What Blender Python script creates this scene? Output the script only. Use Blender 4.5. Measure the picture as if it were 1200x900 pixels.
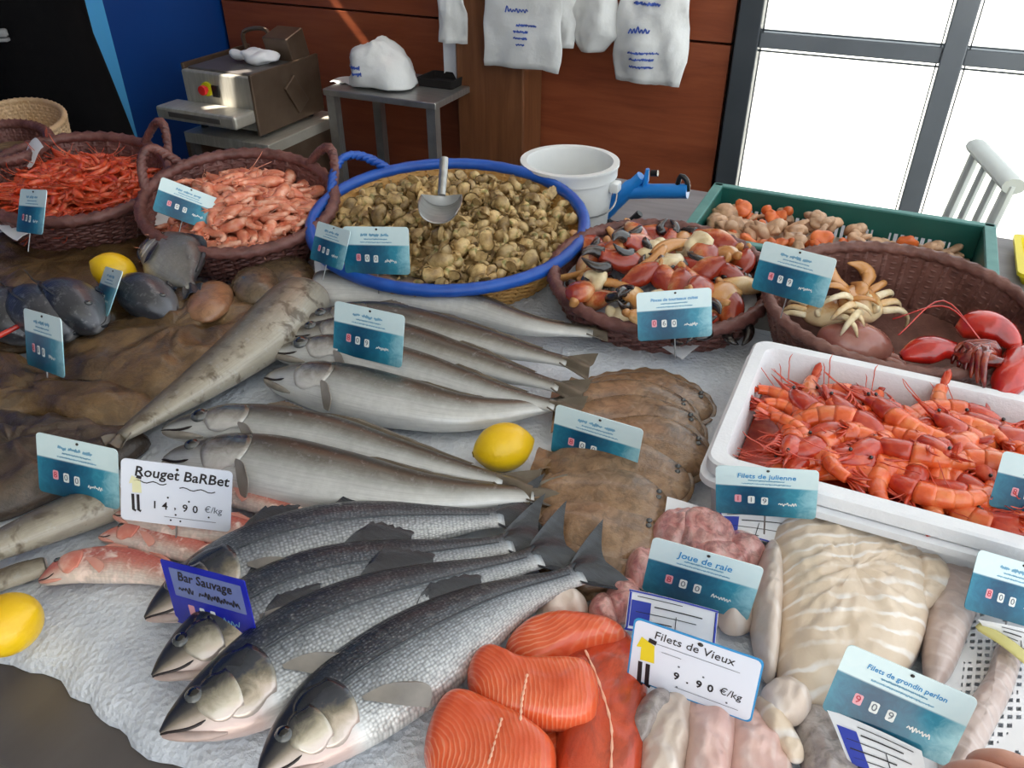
import bpy, bmesh, math, random
import numpy as np
from mathutils import Vector, Matrix, Euler, noise

random.seed(7)
PI = math.pi
S = bpy.context.scene
COL = S.collection
for _o in list(bpy.data.objects):
    bpy.data.objects.remove(_o)

# ---------------------------------------------------------------- camera
CAM_H, FPX, PITCH, YAW = 1.56, 950.0, math.radians(34), math.radians(25)
cam_d = bpy.data.cameras.new('camera')
cam_d.lens = FPX / 1200 * 36.0
cam_d.sensor_width = 36.0
cam_d.clip_start = 0.02
cam = bpy.data.objects.new('camera', cam_d)
COL.objects.link(cam)
cam.location = (0, 0, CAM_H)
cam.rotation_euler = (PI / 2 - PITCH, 0, YAW)
S.camera = cam

# ---------------------------------------------------------------- world, sun, exposure
W = bpy.data.worlds.new('world')
S.world = W
W.use_nodes = True
wn = W.node_tree.nodes
wl = W.node_tree.links
bg = wn['Background']
bg.inputs['Color'].default_value = (0.90, 0.955, 1.0, 1)
bg.inputs['Strength'].default_value = 2.1

SUN_DIR = Vector((-0.10, -0.35, 0.93)).normalized()      # towards the sun
sun_d = bpy.data.lights.new('sun', 'SUN')
sun_d.energy = 22.0
sun_d.angle = math.radians(0.5)
sun_d.color = (1.0, 0.93, 0.82)
sun = bpy.data.objects.new('sun', sun_d)
COL.objects.link(sun)
sun.location = (-1, -2, 6)
sun.rotation_euler = SUN_DIR.to_track_quat('Z', 'Y').to_euler()

S.view_settings.view_transform = 'Standard'
S.view_settings.look = 'None'
S.view_settings.gamma = 1.0
S.view_settings.use_curve_mapping = False
S.view_settings.exposure = -0.15

# ---------------------------------------------------------------- measuring helpers (photo ray -> place in the room)
_Rx = Matrix.Rotation(PI / 2 - PITCH, 3, 'X')
_Rz = Matrix.Rotation(YAW, 3, 'Z')
_R = _Rz @ _Rx


def ray(px, py):
    return _R @ Vector(((px - 600) / FPX, -(py - 450) / FPX, -1.0))


def P(px, py, z):
    d = ray(px, py)
    return Vector((0, 0, CAM_H)) + d * ((z - CAM_H) / d.z)


def PY(px, py, y):
    d = ray(px, py)
    return Vector((0, 0, CAM_H)) + d * (y / d.y)


def PX(px, py, x):
    d = ray(px, py)
    return Vector((0, 0, CAM_H)) + d * (x / d.x)


ICE = 0.80        # top of the ice bed
TOP = 0.772       # counter top

# ---------------------------------------------------------------- object helpers


def prop(o, label=None, cat=None, group=None, kind=None):
    if label: o['label'] = label
    if cat: o['category'] = cat
    if group: o['group'] = group
    if kind: o['kind'] = kind
    return o


def thing(name, label, cat, loc=(0, 0, 0), rot=(0, 0, 0), group=None):
    o = bpy.data.objects.new(name, None)
    o.empty_display_size = 0.05
    COL.objects.link(o)
    o.location = loc
    o.rotation_euler = rot
    return prop(o, label, cat, group)


def link(name, me, parent=None, loc=None, rot=None):
    o = bpy.data.objects.new(name, me)
    COL.objects.link(o)
    if parent is not None: o.parent = parent
    if loc is not None: o.location = loc
    if rot is not None: o.rotation_euler = rot
    return o


def copy_tree(o, parent=None):
    c = o.copy()
    COL.objects.link(c)
    if parent is not None: c.parent = parent
    for ch in list(o.children):
        copy_tree(ch, c)
    return c


class MB:
    """collects verts / faces / uvs into one mesh"""

    def __init__(self):
        self.v, self.f, self.uv = [], [], []

    def add(self, verts, faces, uvs=None):
        b = len(self.v)
        self.v += [tuple(p) for p in verts]
        self.f += [tuple(i + b for i in q) for q in faces]
        self.uv += list(uvs) if uvs is not None else [(0, 0)] * len(verts)
        return self

    def box(self, c, s, rot=None, bev=0.0):
        hx, hy, hz = s[0] / 2, s[1] / 2, s[2] / 2
        if bev <= 0:
            vs = [Vector((x, y, z)) for x in (-hx, hx) for y in (-hy, hy) for z in (-hz, hz)]
            fs = [(0, 1, 3, 2), (4, 6, 7, 5), (0, 4, 5, 1), (2, 3, 7, 6), (0, 2, 6, 4), (1, 5, 7, 3)]
        else:
            bm = bmesh.new()
            bmesh.ops.create_cube(bm, size=1)
            for v in bm.verts: v.co = Vector((v.co.x * s[0], v.co.y * s[1], v.co.z * s[2]))
            bmesh.ops.bevel(bm, geom=bm.edges[:], offset=bev, segments=2, profile=0.5, affect='EDGES')
            bm.verts.index_update()
            vs = [v.co.copy() for v in bm.verts]
            fs = [tuple(v.index for v in f.verts) for f in bm.faces]
            bm.free()
        if rot is not None:
            m = Euler(rot).to_matrix()
            vs = [m @ v for v in vs]
        c = Vector(c)
        return self.add([v + c for v in vs], fs)

    def rings(self, rings, close=True, cap=True, uvs=None):
        """rings: list of equal-length point lists"""
        n = len(rings[0])
        vs = [p for r in rings for p in r]
        fs = []
        m = n if close else n - 1
        for i in range(len(rings) - 1):
            for j in range(m):
                k = (j + 1) % n
                fs.append((i * n + j, i * n + k, (i + 1) * n + k, (i + 1) * n + j))
        if cap and close:
            fs.append(tuple(range(n - 1, -1, -1)))
            fs.append(tuple(range((len(rings) - 1) * n, len(rings) * n)))
        return self.add(vs, fs, uvs)

    def tube(self, path, rad, n=8, cap=True, flat=1.0, closed=False):
        path = [Vector(p) for p in path]
        N = len(path)
        rr = rad if hasattr(rad, '__len__') else [rad] * N
        rings = []
        prev = None
        for i, p in enumerate(path):
            if closed:
                t = path[(i + 1) % N] - path[i - 1]
            else:
                t = path[min(i + 1, N - 1)] - path[max(i - 1, 0)]
            if t.length < 1e-9: t = Vector((0, 0, 1))
            t.normalize()
            if prev is None:
                a = Vector((0, 0, 1)) if abs(t.z) < 0.9 else Vector((1, 0, 0))
                u = t.cross(a).normalized()
            else:
                u = (prev - t * prev.dot(t))
                u = u.normalized() if u.length > 1e-6 else t.orthogonal().normalized()
            prev = u
            w = t.cross(u)
            rings.append([p + u * (math.cos(2 * PI * k / n) * rr[i]) + w * (math.sin(2 * PI * k / n) * rr[i] * flat) for k in range(n)])
        if closed:
            rings.append(rings[0])
            return self.rings(rings, cap=False)
        return self.rings(rings, cap=cap)

    def lathe(self, prof, n=32, c=(0, 0, 0), cap=True, sx=1.0, sy=1.0):
        c = Vector(c)
        rings = [[c + Vector((r * sx * math.cos(2 * PI * k / n), r * sy * math.sin(2 * PI * k / n), z)) for k in range(n)] for r, z in prof]
        return self.rings(rings, cap=cap)

    def ball(self, c, r, n=12, m=8, rot=None):
        r = Vector(r) if hasattr(r, '__len__') else Vector((r, r, r))
        mt = Euler(rot).to_matrix() if rot is not None else None
        rings = []
        for i in range(m + 1):
            a = PI * i / m
            ring = []
            for k in range(n):
                b = 2 * PI * k / n
                q = Vector((math.sin(a) * math.cos(b) * r.x, math.sin(a) * math.sin(b) * r.y, -math.cos(a) * r.z))
                if mt: q = mt @ q
                ring.append(q + Vector(c))
            rings.append(ring)
        return self.rings(rings, cap=False)

    def sheet(self, grid, th, uvs=False):
        """closed thin slab over a grid of points (nu x nv)"""
        nu, nv = len(grid), len(grid[0])
        G = [[Vector(p) for p in r] for r in grid]
        nrm = []
        for i in range(nu):
            row = []
            for j in range(nv):
                a = G[min(i + 1, nu - 1)][j] - G[max(i - 1, 0)][j]
                b = G[i][min(j + 1, nv - 1)] - G[i][max(j - 1, 0)]
                c = a.cross(b)
                row.append(c.normalized() if c.length > 1e-12 else Vector((0, 0, 1)))
            nrm.append(row)
        vs = [G[i][j] + nrm[i][j] * th / 2 for i in range(nu) for j in range(nv)]
        vs += [G[i][j] - nrm[i][j] * th / 2 for i in range(nu) for j in range(nv)]
        o = nu * nv
        fs = []
        for i in range(nu - 1):
            for j in range(nv - 1):
                a, b, c, d = i * nv + j, (i + 1) * nv + j, (i + 1) * nv + j + 1, i * nv + j + 1
                fs.append((a, b, c, d))
                fs.append((o + d, o + c, o + b, o + a))
        for i in range(nu - 1):
            a, b = i * nv, (i + 1) * nv
            fs.append((b, a, o + a, o + b))
            a, b = i * nv + nv - 1, (i + 1) * nv + nv - 1
            fs.append((a, b, o + b, o + a))
        for j in range(nv - 1):
            fs.append((j, j + 1, o + j + 1, o + j))
            a = (nu - 1) * nv + j
            fs.append((a + 1, a, o + a, o + a + 1))
        uv = [(i / (nu - 1), j / (nv - 1)) for i in range(nu) for j in range(nv)]
        return self.add(vs, fs, uv + uv)

    def mesh(self, name, mat, smooth=True, merge=False, uv=False):
        me = bpy.data.meshes.new(name)
        me.from_pydata(self.v, [], self.f)
        if uv:
            lay = me.uv_layers.new(name='UVMap')
            idx = np.empty(len(me.loops), dtype=np.int32)
            me.loops.foreach_get('vertex_index', idx)
            lay.data.foreach_set('uv', np.array(self.uv, dtype=np.float32)[idx].ravel())
        if mat is not None:
            for m in (mat if isinstance(mat, (list, tuple)) else [mat]): me.materials.append(m)
        if smooth:
            me.polygons.foreach_set('use_smooth', [True] * len(me.polygons))
        me.update()
        bm = bmesh.new()
        bm.from_mesh(me)
        if merge: bmesh.ops.remove_doubles(bm, verts=bm.verts, dist=1e-5)
        bmesh.ops.recalc_face_normals(bm, faces=bm.faces)
        bm.to_mesh(me)
        bm.free()
        if smooth and smooth != 'all':
            try: me.set_sharp_from_angle(angle=math.radians(smooth if smooth is not True else 40))
            except Exception: pass
        return me

    def obj(self, name, mat, parent=None, smooth=True, merge=False, uv=False, loc=None, rot=None):
        return link(name, self.mesh(name, mat, smooth, merge, uv), parent, loc, rot)


def spline(pts, n, closed=False):
    """Catmull-Rom resampled evenly by arc length"""
    pts = [np.array(p, float) for p in pts]
    out = []
    N = len(pts)
    segs = N if closed else N - 1
    for i in range(segs):
        if closed:
            p0, p1, p2, p3 = pts[i - 1], pts[i], pts[(i + 1) % N], pts[(i + 2) % N]
        else:
            p1, p2 = pts[i], pts[i + 1]
            p0 = pts[i - 1] if i > 0 else 2 * p1 - p2
            p3 = pts[i + 2] if i + 2 < N else 2 * p2 - p1
        for k in range(12):
            t = k / 12
            out.append(0.5 * (2 * p1 + (p2 - p0) * t + (2 * p0 - 5 * p1 + 4 * p2 - p3) * t * t + (3 * p1 - p0 - 3 * p2 + p3) * t ** 3))
    out.append(out[0] if closed else pts[-1])
    A = np.array(out)
    d = np.concatenate([[0], np.cumsum(np.linalg.norm(np.diff(A, axis=0), axis=1))])
    s = np.linspace(0, d[-1], n + 1 if closed else n)
    if closed: s = s[:-1]
    return np.stack([np.interp(s, d, A[:, k]) for k in range(A.shape[1])], 1)


def nz(x, y, z=0.0):
    return noise.noise(Vector((x, y, z)))


# ---------------------------------------------------------------- materials


def rgb(c):
    """sRGB 0-255 -> linear"""
    o = []
    for v in c[:3]:
        v = v / 255.0
        o.append(v / 12.92 if v <= 0.04045 else ((v + 0.055) / 1.055) ** 2.4)
    return (o[0], o[1], o[2], 1)


class NT:
    def __init__(self, name):
        self.m = bpy.data.materials.new(name)
        self.m.use_nodes = True
        self.t = self.m.node_tree
        self.b = self.t.nodes['Principled BSDF']
        self.out = self.t.nodes['Material Output']

    def n(self, typ, **kw):
        nd = self.t.nodes.new(typ)
        for k, v in kw.items():
            if k in nd.inputs: nd.inputs[k].default_value = v
            else: setattr(nd, k, v)
        return nd

    def l(self, a, b):
        self.t.links.new(a, b)

    def coord(self, which='Object', scale=(1, 1, 1), rot=(0, 0, 0)):
        tc = self.n('ShaderNodeTexCoord')
        mp = self.n('ShaderNodeMapping')
        mp.inputs['Scale'].default_value = scale
        mp.inputs['Rotation'].default_value = rot
        self.l(tc.outputs[which], mp.inputs['Vector'])
        return mp.outputs['Vector']

    def noise(self, vec, scale, detail=4, rough=0.55, dist=0.0):
        nd = self.n('ShaderNodeTexNoise')
        nd.inputs['Scale'].default_value = scale
        nd.inputs['Detail'].default_value = detail
        nd.inputs['Roughness'].default_value = rough
        nd.inputs['Distortion'].default_value = dist
        if vec is not None: self.l(vec, nd.inputs['Vector'])
        return nd.outputs['Fac']

    def ramp(self, fac, stops, interp='LINEAR'):
        nd = self.n('ShaderNodeValToRGB')
        cr = nd.color_ramp
        cr.interpolation = interp
        while len(cr.elements) < len(stops): cr.elements.new(0.5)
        for e, (p, c) in zip(cr.elements, sorted(stops, key=lambda s: s[0])):
            e.position = p
            e.color = rgb(c) if len(c) == 3 else c
        self.l(fac, nd.inputs['Fac'])
        return nd.outputs['Color']

    def mix(self, fac, a, b, blend='MIX'):
        nd = self.n('ShaderNodeMix')
        nd.data_type = 'RGBA'
        nd.blend_type = blend
        for sock, v in ((nd.inputs[0], fac), (nd.inputs[6], a), (nd.inputs[7], b)):
            if hasattr(v, 'is_output'): self.l(v, sock)
            else: sock.default_value = v
        return nd.outputs[2]

    def math(self, op, a, b=0.0, clamp=False):
        nd = self.n('ShaderNodeMath')
        nd.operation = op
        nd.use_clamp = clamp
        for sock, v in ((nd.inputs[0], a), (nd.inputs[1], b)):
            if hasattr(v, 'is_output'): self.l(v, sock)
            else: sock.default_value = v
        return nd.outputs[0]

    def bump(self, h, strength, dist=0.01):
        nd = self.n('ShaderNodeBump')
        nd.inputs['Strength'].default_value = strength
        nd.inputs['Distance'].default_value = dist
        self.l(h, nd.inputs['Height'])
        self.l(nd.outputs['Normal'], self.b.inputs['Normal'])
        return nd

    def set(self, **kw):
        names = {'rough': 'Roughness', 'metal': 'Metallic', 'spec': 'Specular IOR Level', 'coat': 'Coat Weight',
                 'coatr': 'Coat Roughness', 'sss': 'Subsurface Weight', 'trans': 'Transmission Weight', 'alpha': 'Alpha'}
        for k, v in kw.items():
            s = self.b.inputs[names[k]]
            if hasattr(v, 'is_output'): self.l(v, s)
            else: s.default_value = v

    def base(self, c):
        if hasattr(c, 'is_output'): self.l(c, self.b.inputs['Base Color'])
        else: self.b.inputs['Base Color'].default_value = rgb(c) if len(c) == 3 else c


def mat(name, *cols, scale=8, rough=0.5, metal=0.0, bump=0.0, bscale=60, bdist=0.004, spec=0.5, coat=0.0, coatr=0.1,
        detail=4, stretch=(1, 1, 1), rnd=0.0, lo=0.3, hi=0.7, which='Object'):
    t = NT(name)
    vec = t.coord(which, stretch)
    if len(cols) > 1:
        f = t.noise(vec, scale, detail)
        k = len(cols) - 1
        c = t.ramp(f, [(lo + (hi - lo) * i / k, cc) for i, cc in enumerate(cols)])
    else:
        c = None
    if rnd:
        oi = t.n('ShaderNodeObjectInfo')
        hsv = t.n('ShaderNodeHueSaturation')
        v = t.math('MULTIPLY_ADD', oi.outputs['Random'], 2 * rnd)
        v.node.inputs[2].default_value = 1 - rnd
        t.l(v, hsv.inputs['Value'])
        if c is None: hsv.inputs['Color'].default_value = rgb(cols[0])
        else: t.l(c, hsv.inputs['Color'])
        c = hsv.outputs['Color']
    t.base(c if c is not None else cols[0])
    t.set(rough=rough, metal=metal, spec=spec, coat=coat, coatr=coatr)
    if bump: t.bump(t.noise(vec, bscale, 3), bump, bdist)
    return t.m


def text_mesh(s, size, mat_, shear=0.0, align='CENTER', bold=0.0):
    cu = bpy.data.curves.new('lettering', 'FONT')
    cu.body = s
    cu.size = size
    cu.align_x = align
    cu.align_y = 'CENTER'
    cu.shear = shear
    cu.offset = bold
    cu.resolution_u = 2
    cu.extrude = 0.00012
    o = bpy.data.objects.new('lettering', cu)
    me = bpy.data.meshes.new_from_object(o)
    me.materials.clear()
    me.materials.append(mat_)
    bpy.data.objects.remove(o)
    bpy.data.curves.remove(cu)
    return me


def ribbon(mb, pts, w, z=0.0):
    """flat stroke along 2D points"""
    pts = [Vector((p[0], p[1], z)) for p in pts]
    a, b = [], []
    for i, p in enumerate(pts):
        t = (pts[min(i + 1, len(pts) - 1)] - pts[max(i - 1, 0)])
        t = t.normalized() if t.length > 1e-9 else Vector((1, 0, 0))
        n = Vector((-t.y, t.x, 0)) * w / 2
        a.append(p + n)
        b.append(p - n)
    vs = a + b
    k = len(pts)
    mb.add(vs, [(i, i + k, i + k + 1, i + 1) for i in range(k - 1)])


def scribble(mb, x, y, length, h, w, rnd, z=0.0):
    """a line of unreadable handwriting"""
    n = max(5, int(length / h * 4.2))
    pts = []
    for i in range(n):
        pts.append((x + length * i / (n - 1), y + (h / 2 if i % 2 else -h / 2) * (0.15 + 1.05 * rnd.random())))
    P3 = spline(pts, n * 3)
    ribbon(mb, P3, w, z)
# ================================================================ setting
M = {}
M['floor'] = mat('floor_concrete', (120, 120, 118), (150, 149, 145), scale=3, rough=0.7)
M['ground'] = mat('outside_paving', (205, 205, 200), (225, 224, 220), scale=2, rough=0.8)


def wood_panel(name, c1, c2, c3, stretch):
    t = NT(name)
    v = t.coord('Object', stretch)
    f = t.noise(v, 3.0, 6, 0.65, 0.6)
    c = t.ramp(f, [(0.3, c1), (0.5, c2), (0.72, c3)])
    g = t.noise(v, 22.0, 3)
    c = t.mix(t.math('MULTIPLY', g, 0.22), c, rgb(c1))
    t.base(c)
    t.set(rough=0.42, spec=0.4)
    return t.m


M['panel'] = wood_panel('brown_laminate', (124, 62, 38), (146, 76, 47), (160, 88, 55), (0.8, 1, 7))
M['pillar'] = wood_panel('stained_timber', (96, 58, 36), (118, 74, 46), (138, 92, 60), (7, 7, 0.6))
M['blue'] = mat('blue_paint', (12, 66, 142), (16, 74, 152), scale=2, rough=0.45)
M['blue_sunlit'] = mat('sunlit_blue_paint', (84, 180, 244), (92, 186, 246), scale=2, rough=0.4)  # sunlight on the board put into a lighter blue
M['gap'] = mat('dark_gap', (18, 12, 10), rough=0.9)
M['alu'] = mat('grey_aluminium', (112, 118, 124), (122, 128, 134), scale=5, rough=0.4, metal=0.15)
M['alu_dark'] = mat('dark_aluminium', (62, 68, 74), (72, 78, 84), scale=5, rough=0.4, metal=0.15)
M['steel'] = mat('stainless_steel', (150, 150, 148), (178, 178, 175), scale=14, rough=0.34, metal=0.75, stretch=(1, 9, 1), bump=0.05, bscale=80)
M['steel_dull'] = mat('dull_steel', (100, 95, 92), (112, 107, 104), scale=5, rough=0.42, metal=0.4, stretch=(3, 1, 1))
M['ledge'] = mat('grey_worktop', (118, 114, 116), (136, 132, 134), scale=6, rough=0.5, stretch=(1, 6, 1))
M['black_panel'] = mat('black_plinth', (14, 13, 13), rough=0.6)
M['ceiling'] = mat('roof_boards', (196, 194, 188), (206, 204, 198), scale=3, rough=0.8)
t = NT('window_glass')
gl = t.n('ShaderNodeBsdfGlossy')
gl.inputs['Roughness'].default_value = 0.02
tr = t.n('ShaderNodeBsdfTransparent')
tr.inputs['Color'].default_value = (0.97, 0.985, 0.98, 1)
mx = t.n('ShaderNodeMixShader')
mx.inputs[0].default_value = 0.05
t.l(tr.outputs[0], mx.inputs[1])
t.l(gl.outputs[0], mx.inputs[2])
t.l(mx.outputs[0], t.out.inputs['Surface'])
M['glass'] = t.m

WY = 2.90      # back wall plane
LX = -2.73     # left wall plane


def struct(name, mb, m, smooth=False):
    o = mb.obj(name, m, smooth=smooth)
    o['kind'] = 'structure'
    return o


def nlabel(o, label):
    o['label'] = label
    return o


nlabel(struct('floor', MB().box((-0.4, 0.2, -0.05), (7.0, 5.6, 0.1)), M['floor']), 'grey concrete market floor')
nlabel(struct('trim_1', MB().box((0, 14, -0.09), (60, 22, 0.08)), M['ground']), 'pale sunlit paving outside the window')
nlabel(struct('trim_2', MB().box((0, -9, -0.09), (60, 13, 0.08)), M['ground']), 'pale paving in front of the stall')

# back wall: backing plus separate laminate panels
wb = nlabel(struct('wall_back', MB().box((-1.62, WY + 0.07, 1.55), (2.26, 0.08, 3.1)), M['gap']), 'brown laminate panelled wall behind the stall')
JZ = 0.985
PAN = [(-2.72, -1.45, 0.0, JZ), (-1.444, -0.55, 0.0, JZ),
       (-2.72, -1.45, JZ + 0.008, 2.0), (-1.444, -0.55, JZ + 0.008, 2.0), (-2.72, -1.45, 2.008, 3.05), (-1.444, -0.55, 2.008, 3.05)]
for x0, x1, z0, z1 in PAN:
    MB().box(((x0 + x1) / 2, WY + 0.015, (z0 + z1) / 2), (x1 - x0, 0.03, z1 - z0), bev=0.002).obj('panel', M['panel'], wb, smooth=False)
# timber pillar
xa, xb = PY(536, 100, 2.72).x, PY(614, 100, 2.72).x
pl = nlabel(struct('trim_3', MB().box(((xa + xb) / 2, 2.80, 1.53), (xb - xa, 0.17, 3.05), bev=0.006), M['pillar']), 'square brown timber pillar in front of the wall')
# left wall: unseen light blocker, blue partition, board with sunlight painted in
struct('wall_left', MB().box((-3.20, 0.8, 1.55), (0.06, 4.2, 3.1)), M['blue'])  # unseen wall, placed to keep light from the left out
nlabel(struct('trim_5', MB().box((LX - 0.04, 2.5, 1.55), (0.06, 0.86, 3.1)), M['blue']), 'blue painted partition beside the fish machine')
bpy.data.objects['wall_left']['label'] = 'unseen blue side wall placed to block light from the left'
yb = PX(147, 118, LX).y
nlabel(struct('trim_4', MB().box((LX + 0.0, yb - 0.13, 1.5), (0.03, 0.26, 3.0)), M['blue_sunlit']), 'blue board on the side wall with sunlight painted in as lighter blue')

# window
win = bpy.data.objects.new('window_1', None)
COL.objects.link(win)
win.location = (0.9, WY, 0)
prop(win, 'tall window with grey aluminium frame and white daylight', None, None, 'structure')
X0, X1, XM, ZS, ZT, ZH = -0.535, 2.9, 0.115, 0.36, 1.012, 2.75


def wbar(name, x0, x1, z0, z1, m, d=0.07):
    MB().box(((x0 + x1) / 2 - 0.9, 0.02, (z0 + z1) / 2), (x1 - x0, d, z1 - z0), bev=0.004).obj(name, m, win, smooth=False)


wbar('frame_post', X0, X0 + 0.075, 0.0, 3.05, M['alu_dark'], 0.09)
wbar('mullion', XM - 0.032, XM + 0.032, ZS, ZH, M['alu'])
wbar('mullion', XM + 1.0, XM + 1.064, ZS, ZH, M['alu'])
wbar('mullion', XM + 2.0, XM + 2.064, ZS, ZH, M['alu'])
wbar('sill', X0 + 0.075, X1, ZS - 0.06, ZS, M['alu'], 0.12)
wbar('head_rail', X0 + 0.075, X1, ZH, ZH + 0.07, M['alu'])
xs = [X0 + 0.075, XM - 0.032, XM + 0.032, XM + 1.0, XM + 1.064, XM + 2.0, XM + 2.064, X1]
for i in range(0, 8, 2):
    wbar('transom', xs[i], xs[i + 1], ZT - 0.024, ZT + 0.024, M['alu'], 0.055)
    for z0, z1 in ((ZS, ZT - 0.024), (ZT + 0.024, ZH)):
        MB().box(((xs[i] + xs[i + 1]) / 2 - 0.9, 0.02, (z0 + z1) / 2), (xs[i + 1] - xs[i], 0.006, z1 - z0)).obj('pane', M['glass'], win, smooth=False)
        bd = MB()
        for zz in (z0 + 0.008, z1 - 0.008): bd.box(((xs[i] + xs[i + 1]) / 2 - 0.9, -0.004, zz), (xs[i + 1] - xs[i], 0.012, 0.004))
        for xx in (xs[i] + 0.008, xs[i + 1] - 0.008): bd.box((xx - 0.9, -0.004, (z0 + z1) / 2), (0.004, 0.012, z1 - z0))
        bd.obj('glazing_bead', M['alu_dark'], win, smooth=False)
struct('wall_right', MB().box((1.2, WY + 0.05, ZS / 2 - 0.03), (3.4, 0.08, ZS - 0.06)).box((1.2, WY + 0.05, 2.94), (3.4, 0.08, 0.24)), M['alu'])
bpy.data.objects['wall_right']['label'] = 'grey panels below and above the window'

# unseen roof added for shade; its gaps put sun on the wall and machine
RZ = 3.1


def sun_back(p):
    return p + SUN_DIR * ((RZ - p.z) / SUN_DIR.z)


cut = MB()
def gap(p, q, width):
    a_, b_ = sun_back(p), sun_back(q)
    c_ = (a_ + b_) / 2
    cut.box((c_.x, c_.y, RZ + 0.02), ((b_ - a_).length, width, 0.4), (0, 0, math.atan2(b_.y - a_.y, b_.x - a_.x)))
gap(PY(362, -30, WY), PY(434, 66, WY), 0.030)
gap(PY(384, -36, WY), PY(440, 40, WY), 0.016)
gap(PY(456, 106, WY), PY(526, 190, WY), 0.010)
gap(PY(430, 128, WY), PY(490, 196, WY), 0.010)
gap(PY(232, 128, 2.14), PY(300, 96, 2.30), 0.05)
gap(PY(356, 104, 2.48), PY(400, 106, 2.55), 0.05)
# opening added along the back for top light and reflections on the fish
cut.box((-0.85, 2.64, RZ + 0.02), (3.3, 0.42, 0.4))
ceil_o = nlabel(struct('ceiling', MB().box((-1.1, 0.83, RZ + 0.03), (4.3, 4.3, 0.06)), M['ceiling']), 'unseen pale roof added over the stall for shade')
cut_o = cut.obj('gap_cutter', None, smooth=False)
bo_ = ceil_o.modifiers.new('gaps', 'BOOLEAN')
bo_.operation = 'DIFFERENCE'
bo_.solver = 'EXACT'
bo_.use_self = True
bo_.object = cut_o
bpy.context.view_layer.update()
me_ = bpy.data.meshes.new_from_object(ceil_o.evaluated_get(bpy.context.evaluated_depsgraph_get()))
ceil_o.modifiers.clear()
ceil_o.data = me_
bpy.data.objects.remove(cut_o)
nlabel(struct('wall_front_added', MB().box((-1.75, -1.34, 1.55), (2.9, 0.08, 3.1)), M['ceiling']), 'unseen wall added behind the shopper to block front light')  # unseen, added to cut the light from the front left

# ---------------------------------------------------------------- fish counter
CX0, CX1, CY0, CY1 = -2.5, 0.95, 0.205, 1.60
ctr = thing('fish_counter', 'long steel fish counter holding the bed of crushed ice', 'counter', ((CX0 + CX1) / 2, (CY0 + CY1) / 2, 0))
w, d = CX1 - CX0, CY1 - CY0
MB().box((0, 0, TOP - 0.02), (w, d, 0.04), bev=0.006).obj('counter_top', M['steel_dull'], ctr, smooth=False)
MB().box((0, -d / 2 + 0.03, (TOP - 0.04) / 2 + 0.03), (w - 0.06, 0.02, TOP - 0.12)).obj('front_panel', M['black_panel'], ctr, smooth=False)
for sx in (-1, 1):
    for sy in (-1, 1):
        MB().box((sx * (w / 2 - 0.08), sy * (d / 2 - 0.08), (TOP - 0.04) / 2), (0.05, 0.05, TOP - 0.04)).obj('leg', M['steel_dull'], ctr, smooth=False)
MB().box((0, d / 2 - 0.012, TOP + 0.012), (w, 0.02, 0.024)).obj('back_lip', M['steel_dull'], ctr, smooth=False)

# grey work ledge behind the counter
lg = thing('work_ledge', 'grey worktop ledge between the counter and the brown wall', 'worktop', (0.0, 1.86, 0))
LEDGE = 0.775
MB().box((0, 0, LEDGE - 0.018), (1.9, 0.50, 0.036), bev=0.005).obj('worktop', M['ledge'], lg, smooth=False)
MB().box((-0.35, 0, LEDGE + 0.0006), (0.004, 0.49, 0.002)).obj('seam', M['gap'], lg, smooth=False)
for x in (-0.88, 0.88):
    for y in (-0.2, 0.2):
        MB().box((x, y, (LEDGE - 0.036) / 2), (0.05, 0.05, LEDGE - 0.036)).obj('leg', M['steel_dull'], lg, smooth=False)

# ---------------------------------------------------------------- ice
t = NT('crushed_ice')
v = t.coord('Object')
f = t.noise(v, 9, 5)
vo = t.n('ShaderNodeTexVoronoi')
vo.inputs['Scale'].default_value = 130
t.l(v, vo.inputs['Vector'])
c = t.ramp(f, [(0.3, (196, 203, 213)), (0.55, (218, 223, 230)), (0.75, (232, 235, 239))])
t.base(c)
t.set(rough=0.32, spec=0.5)
h = t.math('ADD', t.math('MULTIPLY', t.noise(v, 60, 5, 0.7), 1.0), t.math('MULTIPLY', vo.outputs['Distance'], 0.5))
t.bump(h, 0.8, 0.005)
M['ice'] = t.m
ix0, ix1, nx, ny = -2.3, 0.9, 240, 110
rows = []
low = []
for i in range(nx + 1):
    x = ix0 + (ix1 - ix0) * i / nx
    yf = 0.285 + 0.022 * nz(x * 5, 3) + 0.014 * nz(x * 19, 5) + 0.006 * nz(x * 50, 1)
    yb_ = 1.42 + 0.02 * nz(x * 6, 9)
    r = []
    for j in range(ny + 1):
        s = j / ny
        y = yf + (yb_ - yf) * s
        e = min(1.0, (y - yf) / 0.05) * min(1.0, (yb_ - y) / 0.04) * min(1.0, (x - ix0) / 0.05) * min(1.0, (ix1 - x) / 0.05)
        e = max(0.0, e) ** 0.45
        z = TOP + 0.0015 + (ICE - TOP - 0.003) * e + e * (0.006 * nz(x * 9, y * 9, 2) + 0.0028 * nz(x * 34, y * 34, 4) + 0.0012 * nz(x * 90, y * 90, 6))
        r.append((x, y, z))
    rows.append(r)
mb = MB()
nvv = ny + 1
mb.add([p for r in rows for p in r], [(i * nvv + j, (i + 1) * nvv + j, (i + 1) * nvv + j + 1, i * nvv + j + 1) for i in range(nx) for j in range(ny)])
ice = mb.obj('ice_bed', M['ice'], smooth='all')
prop(ice, 'bed of white crushed ice spread over the counter', 'ice', None, 'stuff')
# ================================================================ fish


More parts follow.
